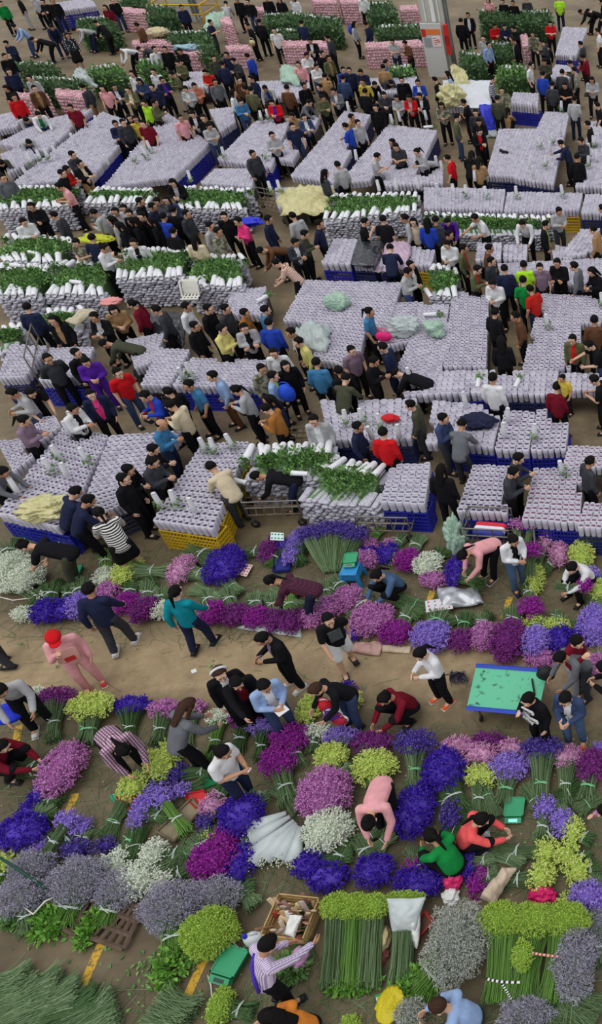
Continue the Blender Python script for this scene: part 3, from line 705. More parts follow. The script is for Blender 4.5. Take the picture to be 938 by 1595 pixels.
def finish_blocks(people):
    pp = np.array([[r['p'][0], r['p'][1]] for _, r in people if r['pose'] not in ('zz',)])
    keep = []
    for S in SLEEVES:
        p = S[1]
        if len(pp) and np.min((pp[:, 0] - p[0]) ** 2 + (pp[:, 1] - p[1]) ** 2) < .075: continue
        x, y, d = project(p)
        if x < -60 or x > 1025 or y < -40: continue
        keep.append((d, x, y, S))
    keep.sort(key=lambda k: k[0])
    vis = [k for k in keep if 4 < k[1] < 934][:300]; ids = set(id(k[3]) for k in vis)
    V, F, Tp = [], [], []
    meshes = {}
    for d, x, y, (B, p, X, Y, h) in vis:
        k = rnd.randrange(3)
        if (k, B['inner']) not in meshes:
            b = MB(); v, f, t = SL12[k]; b.add(v, f, 0); b.F.append((np.asarray(t), 1)); meshes[k, B['inner']] = b.mesh('wrapped_bunch', [PAPER, inner_mat(B['inner'])], True)
        o = obj('wrapped_bunch', meshes[k, B['inner']])
        o.matrix_world = Matrix(((X[0], Y[0], 0, p[0]), (X[1], Y[1], 0, p[1]), (0, 0, h, p[2] - h), (0, 0, 0, 1)))
        o['category'] = 'wrapped flowers'; B.setdefault('objs', []).append(o)
    b = MB(); ims = ['p', 'k', 'v', 'w']; grp = {}
    for d, x, y, S in keep:
        if id(S) in ids: continue
        grp.setdefault((rnd.randrange(3), S[0]['inner']), []).append(S)
    for (k, im), L in grp.items():
        v, f, t = SL8[k]
        A = np.array([[[X[0], Y[0], 0], [X[1], Y[1], 0], [0, 0, h]] for _, p, X, Y, h in L]); T = np.array([[p[0], p[1], p[2] - h] for _, p, X, Y, h in L])
        b0 = b.n; b.rep(v, f, A, T, 0)
        off = (np.arange(len(T)) * len(v))[:, None, None] + b0; b.F.append(((np.asarray(t)[None] + off).reshape(-1, 3), 1 + ims.index(im)))
    o = obj('wrapped_bunches', b.mesh('wrapped_bunches', [PAPER] + [inner_mat(k) for k in ims], True))
    tag(o, 'hundreds of white paper-wrapped flower bunches packed upright in blocks across the hall', 'wrapped flowers', kind='stuff')
    # crates and pallets under the blocks
    for B in BLOCKS:
        fl, fr, nr, nl = [np.array([q[0], q[1], 0]) for q in B['Q']]; zc = B['zt'] - B['h'] - .005; cw = .42
        def along(a, b, inw, n0=0.0, n1=0.0):
            e = b - a; L = np.linalg.norm(e); e = e / L; a = a + e * n0; L = L - n0 - n1
            if L < .25: return
            n = max(1, round(L / .64)); inw = inw - e * inw.dot(e); inw /= np.linalg.norm(inw)
            for k in range(n):
                p = a + e * L * (k + .5) / n + inw * cw / 2
                if len(pp) and np.min((pp[:, 0] - p[0]) ** 2 + (pp[:, 1] - p[1]) ** 2) < .10: continue
                x, y, d = project((p[0], p[1], zc))
                if x < -30 or x > 1010 or y > 1650 or y < -10: continue
                crate(p, e * L / n * .97, inw * cw, zc, B['colour'], B)
        if 'F' in B['crates']: along(nl, nr, fl - nl)
        if 'R' in B['crates']: along(nr, fr, nl - nr, cw + .03 if 'F' in B['crates'] else 0)
        if 'L' in B['crates']: along(nl, fl, nr - nl, cw + .03 if 'F' in B['crates'] else 0)
        if not B['crates']: B['pallet'] = pallet_under(B)
# ---- loose rolls: white paper sleeve with the leafy end showing
def roll_meshes():
    b = MB(); n = 12; th = np.arange(n) / n * 2 * pi
    rr = [(.0, .052), (.02, .056), (.20, .060), (.38, .068), (.385, .060), (.30, .05)]
    v = np.concatenate([np.stack([np.cos(th) * r, np.full(n, y), np.sin(th) * r * .92], 1) for y, r in rr])
    f = [(k * n + i, k * n + (i + 1) % n, k * n + n + (i + 1) % n, k * n + n + i) for k in range(len(rr) - 1) for i in range(n)] + [tuple(range(n))]
    b.add(v, f, 0); sl = b.mesh('paper_sleeve', [mat('bright_wrap', (226, 226, 230), .55, spec=.4)], True)
    lf = []
    for k in range(3):
        b = MB(); m = 46; P = np.stack([rng.normal(0, .045, m), rng.uniform(.32, .56, m), rng.normal(0, .04, m)], 1)
        D = np.stack([rng.normal(0, .6, m), np.full(m, .7), rng.normal(.2, .6, m)], 1); A = frames(D)[:, :, [0, 2, 1]]; L = rng.uniform(.05, .10, m)
        b.rep(LEAF[0], LEAF[1], A * np.stack([L * .6, L, L], 1)[:, None, :], P)
        blades(b, np.stack([rng.normal(0, .02, 8), np.full(8, .25), rng.normal(0, .02, 8)], 1), np.stack([rng.normal(0, .03, 8), np.full(8, .38), rng.normal(0, .03, 8)], 1), np.stack([rng.normal(0, .04, 8), np.full(8, .52), rng.normal(0, .03, 8)], 1), .004)
        lf.append(b.mesh('leaves', [None]))
    return sl, lf
ROLL, ROLL_LEAF = roll_meshes(); ROLLS = []
def roll(p, yaw, pitch=0.0, s=1.0, leaf=LEAFM, where=''):
    o = bpy.data.objects.new('leafy_bundle', None); COL.objects.link(o); o.empty_display_size = .1
    o.location = tuple(p); o.rotation_euler = (pitch, 0, yaw); o.scale = (s, s, s); o['category'] = 'leafy bundle'
    obj('paper_sleeve', ROLL, o); obj('leaves', ROLL_LEAF[rnd.randrange(3)], o, mats=[leaf])
    x, y, _ = project(p); ROLLS.append((o, dict(x=x, y=y, where=where, up=abs(pitch) > .8)))
    return o
def leafy_stack(q, zt, where, rows='FB', step=.13, s=1.3, n_layers=6, tilt=.0, leafm=None, lk=.40):
    """piled rolls: papered ends along the near (F) and far (B) edges, leaves meeting in the middle"""
    fl, fr, nr, nl = [at(x, y, zt) for x, y in q]; leafm = leafm or LEAFM
    Q0 = [np.array([k[0], k[1], 0]) for k in (fl, fr, nr, nl)]; c = sum(Q0) / 4
    b = MB(); n_layers = max(2, int((zt - .08) / .082))
    for e0, e1, inw in ((Q0[3], Q0[2], Q0[0] - Q0[3]), (Q0[0], Q0[1], Q0[3] - Q0[0])):
        L = np.linalg.norm(e1 - e0); e = (e1 - e0) / L; inw = inw / np.linalg.norm(inw); n = max(2, int(L / .15))
        for z in range(n_layers):
            for k in range(n):
                p = e0 + e * L * (k + .5 + (z % 2) * .5 - .25 + rnd.uniform(-.2, .2)) / n + inw * rnd.uniform(.0, .08); p[2] = .06 + z * (zt - .1) / n_layers
                b.cap(p + [0, 0, rnd.uniform(-.015, .015)], p + inw * .40 + np.cross(inw, [0, 0, 1]) * rnd.uniform(-.05, .05), .078 + rnd.uniform(-.012, .014), .042, n=8, m=0, side=np.cross(inw, [0, 0, 1]))
    k_ = MB()
    v = np.array([c + (k - c) * .8 for k in Q0]); v = np.vstack([v, v + [0, 0, zt - .09]]); b.add(v, [(0, 1, 2, 3), (4, 7, 6, 5), (0, 4, 5, 1), (1, 5, 6, 2), (2, 6, 7, 3), (3, 7, 4, 0)], 1)
    b.V = [x - c for x in b.V]
    o = obj('stacked_bundles', b.mesh('stacked_bundles', [mat('pile_wrap', (182, 180, 191), .7, .3, 18), LEAFD]), loc=tuple(c))
    tag(o, 'pile of white wrapped bundles lying in layers ' + where, 'wrapped flowers', kind='stuff')
    for ed, e0, e1, inw in (('F', nl, nr, (fl - nl)), ('B', fl, fr, (nl - fl))):
        if ed not in rows: continue
        L = np.linalg.norm(e1 - e0); e = (e1 - e0) / L; d = inw / np.linalg.norm(inw); n = max(2, int(L / (step * s)))
        yaw = math.atan2(-d[0], d[1])
        for k in range(n):
            p = e0 + e * L * (k + .5 + rnd.uniform(-.12, .12)) / n; p = p + d * rnd.uniform(-.05, .04); p[2] = zt + rnd.uniform(-.02, .03)
            roll(p, yaw + rnd.gauss(0, .17), rnd.uniform(-.05, .16) + tilt, s * rnd.uniform(.92, 1.06), leafm, where)
    # leaves filling the middle of the pile
    mid = (fl + fr + nr + nl) / 4; ax = (np.linalg.norm(fr - fl) * .48, max(.14, np.linalg.norm(nl - fl) * .5 - lk * s), .17)
    ang = math.atan2((fr - fl)[1], (fr - fl)[0])
    lm = leafy_mesh(int(300 + 1200 * ax[0] * ax[1]), ax, .10, -.1, jitter=.45)
    o = obj('loose_leaves', lm.mesh('loose_leaves', leafm), loc=(mid[0], mid[1], zt + .0), rot=(0, 0, ang)); tag(o, 'bright green leaves spilling over the bundles ' + where, 'leaves', kind='stuff')
SAMPLES = []
def sample(px, py, zt=.85, lean=0.0, leaves=True, lying=None):
    """a single wrapped bunch standing head-down on a block, leaves round its foot"""
    p = at(px, py, zt + .02); up = lying is None
    o = bpy.data.objects.new('sample_bunch', None); COL.objects.link(o); o.empty_display_size = .1; o['category'] = 'wrapped flowers'
    o.location = tuple(p) if not up else (p[0], p[1], zt + .48)
    o.rotation_euler = (-pi / 2 + rnd.uniform(-.12, .12), rnd.uniform(-.1, .1), rnd.uniform(-.4, .4)) if up else (0, 0, lying)
    obj('paper_sleeve', ROLL, o)
    if leaves:
        lf = obj('leaves', ROLL_LEAF[rnd.randrange(3)], o, loc=(0, -.06 if up else 0, 0), mats=[LEAFM])
        if up: lf.scale = (1.25, .82, 1.25)
    SAMPLES.append((o, dict(x=px, y=py)))
# ================================================================== OTHER THINGS
def smooth_noise(P, seed, f=3.0):
    r = np.random.default_rng(seed); o = np.zeros(len(P))
    for k in range(5):
        w = r.normal(0, 1, 3) * f * (1 + .7 * k); o += np.sin(P @ w + r.uniform(0, 6)) / (1 + .6 * k)
    return o / 2
def film_mat(name, c, alpha, rough=.25):
    if name in _mc: return _mc[name]
    m = mat(name, c, rough, .12, 5, spec=.6, alpha=alpha); return m
def sheet(q, name, label, cat, m, bulge=.12, z=None, fold=.05, seed=1, n=26, drop=0.0, f=4.0, group=None):
    """draped or crumpled sheet over quad q of (px,py,z) corners, with real thickness"""
    c = [at(*k) for k in q]; V = []
    for j in range(n + 1):
        for i in range(n + 1):
            u, v = i / n, j / n; p = (c[0] * (1 - u) + c[1] * u) * (1 - v) + (c[3] * (1 - u) + c[2] * u) * v
            e = (sin(pi * u) * sin(pi * v)); V.append(p + np.array([0, 0, bulge * e ** .6]))
    V = np.array(V); ctr = V.mean(0); h = smooth_noise(V, seed, f); h2 = np.abs(smooth_noise(V, seed + 9, f * 2.2)); ed = np.array([min(i, n - i, j, n - j) / n for j in range(n + 1) for i in range(n + 1)])
    V[:, 2] += fold * (h + 1.3 * h2 * (ed > 0)); V[:, 0] += fold * .8 * smooth_noise(V, seed + 3, f); V[:, 1] += fold * .8 * smooth_noise(V, seed + 4, f)
    V[:, 2] = np.maximum(V[:, 2], .01)
    V -= ctr; W = V.copy(); W[:, 2] -= .008; N = n + 1
    b = MB(); F = [(j * N + i, (j + 1) * N + i, (j + 1) * N + i + 1, j * N + i + 1) for j in range(n) for i in range(n)]
    k = len(V); F += [tuple(k + t for t in f[::-1]) for f in F]
    for i in range(n):
        for a, b_ in ((i, i + 1), (n * N + i + 1, n * N + i)): F.append((a, b_, k + b_, k + a))
        for a, b_ in (((i + 1) * N, i * N), (i * N + n, (i + 1) * N + n)): F.append((a, b_, k + b_, k + a))
    b.add(np.vstack([V, W]), F); o = obj(name, b.mesh(name, m, True), loc=tuple(ctr)); return tag(o, label, cat, group)
def wad(px, py, z, r, name, label, cat, m, seed=1, amp=.25, f=3.0):
    if name in ('plastic_film', 'cloth_cover'): r = (r[0], r[1], r[2] * 1.5); amp = .34
    """crumpled bag or bunched-up film"""
    p = at(px, py, z + r[2] * .8); b = MB()
    def fn(v):
        u = v / np.asarray(r); return v * (1 + amp * smooth_noise(u, seed, f)[:, None] + .5 * amp * np.abs(smooth_noise(u, seed + 5, f * 2.5))[:, None] - .32 * amp * np.abs(np.sin(6 * smooth_noise(u, seed + 7, f * 1.4)))[:, None])
    b.ell((0, 0, 0), r, None, 64, 44, 0, fn)
    for i in range(len(b.V)): b.V[i][:, 2] = np.maximum(b.V[i][:, 2], -r[2] * .8)
    o = obj(name, b.mesh(name, m, True), loc=tuple(p)); return tag(o, label, cat)
METAL = mat('galvanised_tube', (120, 116, 108), .45, .15, 6, metal=.5); RUST = mat('rusty_tube', (112, 96, 78), .6, .3, 6, metal=.3); TYRE = mat('tyre', (38, 36, 36), .8)
def cart(q, z, rails, label, hh=.55, side='L', wheels=True):
    """flat trolley: tube deck, rails, push frame and wheels. q far left, far right, near right, near left (px)"""
    c = [at(x, y, z) for x, y in q]; m = sum(c) / 4; m[2] = 0; c = [k - m for k in c]
    o = thing('flatbed_trolley', label, 'trolley', tuple(m))
    b = MB(); b.tube(c, .024, 8, closed=True)
    for t in np.linspace(0, 1, 7)[1:-1]: b.cap(c[0] + (c[1] - c[0]) * t, c[3] + (c[2] - c[3]) * t, .016, n=8)
    for t in (.33, .66): b.cap(c[0] + (c[3] - c[0]) * t, c[1] + (c[2] - c[1]) * t, .018, n=8)
    obj('deck', b.mesh('deck', RUST, True), o)
    up = np.array([0, 0, 1.0])
    for ed in rails:
        a, d = {'F': (c[3], c[2]), 'B': (c[0], c[1]), 'L': (c[0], c[3]), 'R': (c[1], c[2])}[ed]; b = MB()
        for h in (hh, hh * .55): b.cap(a + up * h, d + up * h, .019, n=8)
        n = 4
        for t in np.linspace(0, 1, n): b.cap(a + (d - a) * t, a + (d - a) * t + up * hh, .017, n=8)
        obj('rail', b.mesh('rail', METAL, True), o)
    for k in c:
        b = MB(); k = k * np.array([.88, .88, 1]); x = (c[1] - c[0]) / np.linalg.norm(c[1] - c[0]); y = np.array([-x[1], x[0], 0]); w = np.array([k[0], k[1], .10])
        b.cap(w - y * .022, w + y * .022, .10, n=18, ends=False, m=0); b.cap(w - y * .03, w + y * .03, .04, n=10, ends=False, m=1)
        wo = obj('wheel', b.mesh('wheel', [TYRE, METAL], True), o)
        b = MB(); b.cap(w + y * .035, np.array([k[0], k[1], z]) + y * .035, .014, n=6); b.cap(w - y * .035, np.array([k[0], k[1], z]) - y * .035, .014, n=6); obj('fork', b.mesh('fork', METAL), wo)
    return o
GRN = mat('scale_green', (52, 150, 104), .45, .10, 4, spec=.4); GRND = mat('scale_green_dark', (30, 96, 70), .5); LCD = mat('display', (28, 52, 50), .25, spec=.6)
def platform_scale(px, py, z, yaw, label, s=1.0, lit=False):
    p = at(px, py, z); o = thing('platform_scale', label, 'scale', tuple(p), yaw); o.scale = (s, s, s)
    b = MB(); b.cap((-.11, 0, .04), (.11, 0, .04), .16, .03, .16, .03, n=4, side=(0, 1, 0)); b.box((0, 0, .045), (.30, .34, .07)); obj('body', b.mesh('body', GRND), o)
    b = MB(); b.box((0, .0, .11), (.34, .36, .022)); b.box((0, .17, .118), (.34, .02, .03)); b.box((.16, 0, .118), (.02, .36, .03)); b.box((-.16, 0, .118), (.02, .36, .03)); b.box((0, -.17, .118), (.34, .02, .03)); b.cap((0, 0, .08), (0, 0, .11), .05, n=10, ends=False)
    obj('weighing_plate', b.mesh('weighing_plate', GRN), o)
    b = MB(); b.box((0, -.215, .06), (.28, .09, .10), 0, rotx(.5)); h = obj('head', b.mesh('head', GRN), o)
    lm = LCD
    if lit:
        lm, nt, bs = newmat('lit_display'); bs.inputs['Base Color'].default_value = (.1, .4, .3, 1); bs.inputs['Emission Color'].default_value = (.25, 1, .75, 1); bs.inputs['Emission Strength'].default_value = 1.2
    b = MB(); b.box((0, -.238, .098), (.15, .05, .012), 0, rotx(.5)); obj('display', b.mesh('display', lm), h)
    b = MB()
    for i in range(3): b.box((-.06 + .06 * i, -.268, .066), (.03, .016, .012), 0, rotx(.5))
    obj('keys', b.mesh('keys', mat('keys', (190, 200, 190), .5)), h)
    return o
def text(s, size, m, parent, loc, rot, name='lettering', ext=.002):
    cu = bpy.data.curves.new(name, 'FONT'); cu.body = s; cu.size = size; cu.extrude = ext; cu.align_x = 'CENTER'; cu.align_y = 'CENTER'
    o = bpy.data.objects.new(name, cu); COL.objects.link(o); cu.materials.append(m)
    if parent is not None: o.parent = parent
    o.location = loc; o.rotation_euler = rot
    bpy.context.view_layer.update(); me = bpy.data.meshes.new_from_object(o.evaluated_get(bpy.context.evaluated_depsgraph_get())); bpy.data.objects.remove(o)
    return obj(name, me, parent, loc, rot)
def slab(q, z0, z1):
    c = [at(x, y, z1) for x, y in q]; m = sum(c) / 4; m[2] = 0
    v = np.array([[k[0] - m[0], k[1] - m[1], z0] for k in c] + [[k[0] - m[0], k[1] - m[1], z1] for k in c])
    return m, v, [(0, 1, 2, 3), (4, 7, 6, 5), (0, 4, 5, 1), (1, 5, 6, 2), (2, 6, 7, 3), (3, 7, 4, 0)]

# ---- concrete pillars of the hall
CONC = mat('pillar_concrete', (186, 184, 174), .85, .10, 1.5); STEEL = mat('pillar_steel', (120, 124, 120), .6, .15, 2); WHITE = mat('white_paint', (225, 225, 222), .6, .05); REDP = mat('red_paint', (196, 44, 40), .5); ORNG = mat('orange_paint', (222, 122, 60), .5); YP = mat('yellow_paint', (214, 168, 50), .5); BLK = mat('black_plastic', (24, 24, 26), .5)
def pillar(px, py, w, d, h, yaw=0):
    p = at(px, py); o = bpy.data.objects.new('pillar', None); COL.objects.link(o); o.location = tuple(p); o['kind'] = 'structure'; o.rotation_euler = (0, 0, yaw)
    b = MB(); b.box((0, 0, h / 2), (w, d, h)); b.box((0, 0, .15), (w * 1.12, d * 1.12, .3)); obj('shaft', b.mesh('shaft', CONC), o)['kind'] = 'structure'
    b = MB()
    for x in (-.30, .02, .30): b.box((x * w, -d / 2 - .03, h / 2 + 1.2), (.05, .06, h - 2.4))
    b.box((.06 * w, -d / 2 - .06, h / 2 + 1.2), (.16 * w, .12, h - 2.4))
    obj('cable_duct', b.mesh('cable_duct', WHITE), o)['kind'] = 'structure'
    b = MB(); b.cap((w / 2 + .07, -d * .3, .1), (w / 2 + .07, -d * .3, h - .2), .07, n=10); b.cap((w / 2 + .07, d * .1, .1), (w / 2 + .07, d * .1, h - .2), .05, n=10); b.box((w / 2 + .02, -.05, h / 2), (.04, d * .9, h))
    obj('drain_pipe', b.mesh('drain_pipe', STEEL), o)['kind'] = 'structure'
    return o
def board(px, py, z, w, h, label, build, cat='sign', name='notice_board', yaw=0, tilt=0, thick=.03, back=None):
    """upright board facing the camera side; build(o) adds its parts"""
    p = at(px, py, z); o = thing(name, label, cat, tuple(p), yaw)
    b = MB(); b.box((0, 0, 0), (w, thick, h), 0, rotx(tilt)); obj('panel', b.mesh('panel', back or WHITE), o)
    build(o); return o
def pillars_and_signs():
    P1 = pillar(693, 112, 1.1, .9, 16)
    x, y, _ = P1.location; yf = y - .78
    o = thing('notice_cabinet', 'grey cabinet with orange notice and red sign on the tall concrete pillar', 'sign', (x - .10, yf, 1.45))
    b = MB(); b.box((0, .02, -.25), (1.0, .16, 2.4)); obj('panel', b.mesh('panel', mat('cabinet_grey', (196, 196, 194), .5)), o)
    b = MB(); b.box((.08, -.07, .60), (.70, .02, .24)); obj('orange_notice', b.mesh('orange_notice', ORNG), o)
    b = MB(); b.box((-.38, -.07, .55), (.20, .02, .34)); obj('red_notice', b.mesh('red_notice', REDP), o)
    b = MB(); b.box((.20, -.07, .18), (.40, .02, .46)); pn = obj('poster', b.mesh('poster', mat('pale_poster', (232, 214, 210), .6)), o)
    b = MB()
    for i in range(4): b.box((.12 + .02 * (i % 2), -.083, .32 - .09 * i), (.18 - .02 * i, .008, .03))
    th = np.linspace(0, 2 * pi, 15)[:-1]; b.tube([np.array([.28 + .07 * cos(t), -.085, .20 + .07 * sin(t)]) for t in th], .012, 5, closed=True); b.cap((.23, -.085, .25), (.33, -.085, .15), .01, n=5)
    obj('print', b.mesh('print', REDP), pn)
    b = MB(); b.box((-.24, -.07, .14), (.34, .02, .40)); obj('grey_notice', b.mesh('grey_notice', mat('notice_grey', (150, 150, 156), .5)), o)
    o = thing('fire_hose_box', 'red hose box on the right edge of the tall concrete pillar', 'hose box', (x + .62, yf - .02, 1.7))
    b = MB(); b.box((0, 0, 0), (.22, .2, 1.3)); obj('case', b.mesh('case', REDP), o); b = MB(); b.tube([np.array([.0 + .07 * cos(t), -.12, .2 * sin(t)]) for t in np.linspace(0, 6.28, 14)[:-1]], .02, 6, closed=True); obj('hose', b.mesh('hose', mat('hose', (150, 30, 30), .6), True), o)
    P2 = pillar(293, 30, 1.2, 1.0, 16); x, y, _ = P2.location
    o = thing('guard_rail', 'yellow tube guard rail around the far left concrete pillar', 'rail', (x, y, 0)); b = MB()
    c = [np.array(k) for k in ((-1.5, -1.1, 1.0), (1.5, -1.1, 1.0), (1.5, 1.1, 1.0), (-1.5, 1.1, 1.0))]; b.tube(c, .05, 8, closed=True); b.tube([k * np.array([1, 1, .5]) for k in c], .04, 8, closed=True); obj('rails', b.mesh('rails', YP, True), o)
    for k in c: b = MB(); b.cap(k * np.array([1, 1, 0]), k, .05, n=8); obj('post', b.mesh('post', YP, True), o)
HEDGES = []
def hedge(q, zt, label, seed, white=.10, dark=True):
    """rick of leafy bundles: box of leaves with a pale papered rim"""
    c = [at(x, y, zt) for x, y in q]; m = sum(c) / 4; m[2] = 0; fl, fr, nr, nl = [np.array([(k[0] - m[0]) * .92, (k[1] - m[1]) * .74, 0]) for k in c]
    o = thing('foliage_stack', label, 'foliage stack', tuple(m)); b = MB()
    W = np.linalg.norm(fr - fl); D = np.linalg.norm(nl - fl); P, N = [], []
    def face(n, fn, nor):
        u, v = rng.uniform(0, 1, n), rng.uniform(0, 1, n)
        for a, c_ in zip(u, v): P.append(fn(a, c_)); N.append(nor)
    k = 95
    face(int(k * W * D), lambda u, v: (fl * (1 - u) + fr * u) * (1 - v) + (nl * (1 - u) + nr * u) * v + np.array([0, 0, zt]), (0, 0, 1))
    face(int(k * W * zt), lambda u, v: nl * (1 - u) + nr * u + np.array([0, 0, zt * v]), (0, -1, .3))
    face(int(k * D * zt), lambda u, v: nr * (1 - u) + fr * u + np.array([0, 0, zt * v]), (1, 0, .3)); face(int(k * D * zt), lambda u, v: nl * (1 - u) + fl * u + np.array([0, 0, zt * v]), (-1, 0, .3))
    P = np.array(P); N = np.array(N, float) + rng.normal(0, .55, (len(P), 3)); P += rng.normal(0, .06, P.shape); P[:, 2] = np.maximum(P[:, 2], .03)
    A = frames(N)[:, :, [0, 2, 1]]; L = rng.uniform(.12, .24, len(P)); b.rep(LEAF[0], LEAF[1], A * np.stack([L * .6, L, L], 1)[:, None, :], P)
    obj('leaves', b.mesh('leaves', LEAFD if dark else LEAFM), o)
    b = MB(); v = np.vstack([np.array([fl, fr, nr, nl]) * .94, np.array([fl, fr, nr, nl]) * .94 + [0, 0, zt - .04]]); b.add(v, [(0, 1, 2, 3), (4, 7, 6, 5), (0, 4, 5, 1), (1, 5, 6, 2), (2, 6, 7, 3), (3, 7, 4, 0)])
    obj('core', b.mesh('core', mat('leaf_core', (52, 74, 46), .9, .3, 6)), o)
    b = MB(); n = max(3, int(W / .16)); e = (fr - fl) / W; d = (nl - fl) / D
    for i in range(n):
        p = fl + (fr - fl) * (i + .5) / n + np.array([0, 0, zt + rnd.uniform(0, .06)]); b.cap(p - d * .05, p + d * rnd.uniform(.16, .26), .075, n=8)
    obj('paper_rim', b.mesh('paper_rim', mat('rim_paper', (206, 206, 206), .7, .1), True), o)
def pink_block(q, zt, label, zb=0.0):
    """stack of pink carnation packs, heads outwards"""
    c = [at(x, y, zt) for x, y in q]; m = sum(c) / 4; m[2] = 0; fl, fr, nr, nl = [np.array([(k[0] - m[0]) * .95, (k[1] - m[1]) * .7, 0]) for k in c]
    o = thing('carnation_stack', label, 'flower stack', tuple(m)); b = MB()
    v = np.vstack([np.array([fl, fr, nr, nl]) * .97 + [0, 0, zb], np.array([fl, fr, nr, nl]) * .97 + [0, 0, zt]]); b.add(v, [(0, 1, 2, 3), (4, 7, 6, 5), (0, 4, 5, 1), (1, 5, 6, 2), (2, 6, 7, 3), (3, 7, 4, 0)])
    obj('wrapping', b.mesh('wrapping', mat('pink_wrap', (196, 160, 168), .8, .1, 4)), o)
    b = MB(); P, N = [], []
    def grid(a, u, v, nor):
        nu, nv = max(2, int(np.linalg.norm(u) / .13)), max(2, int(np.linalg.norm(v) / .13))
        for i in range(nu):
            for j in range(nv): P.append(a + u * (i + .5) / nu + v * (j + .5) / nv + rng.normal(0, .012, 3)); N.append(nor)
    z = np.array([0, 0, zt - zb]); b0 = np.array([0, 0, zb])
    grid(nl + b0, nr - nl, z, (0, -1, 0)); grid(nr + b0, fr - nr, z, (1, 0, 0)); grid(nl + b0, fl - nl, z, (-1, 0, 0)); grid(nl + b0 + z, nr - nl, fl - nl, (0, 0, 1))
    P, N = np.array(P), np.array(N, float); A = frames(N); n = len(P); b.rep(*lump(6), scaled(A, rng.uniform(.055, .075, n), rng.uniform(.05, .09, n)), P - N * .02)
    obj('blooms', b.mesh('blooms', ramp_mat('carnation_pink', [(214, 164, 178), (228, 186, 196), (200, 144, 162), (222, 176, 180), (190, 170, 160)], .85, .1)), o)
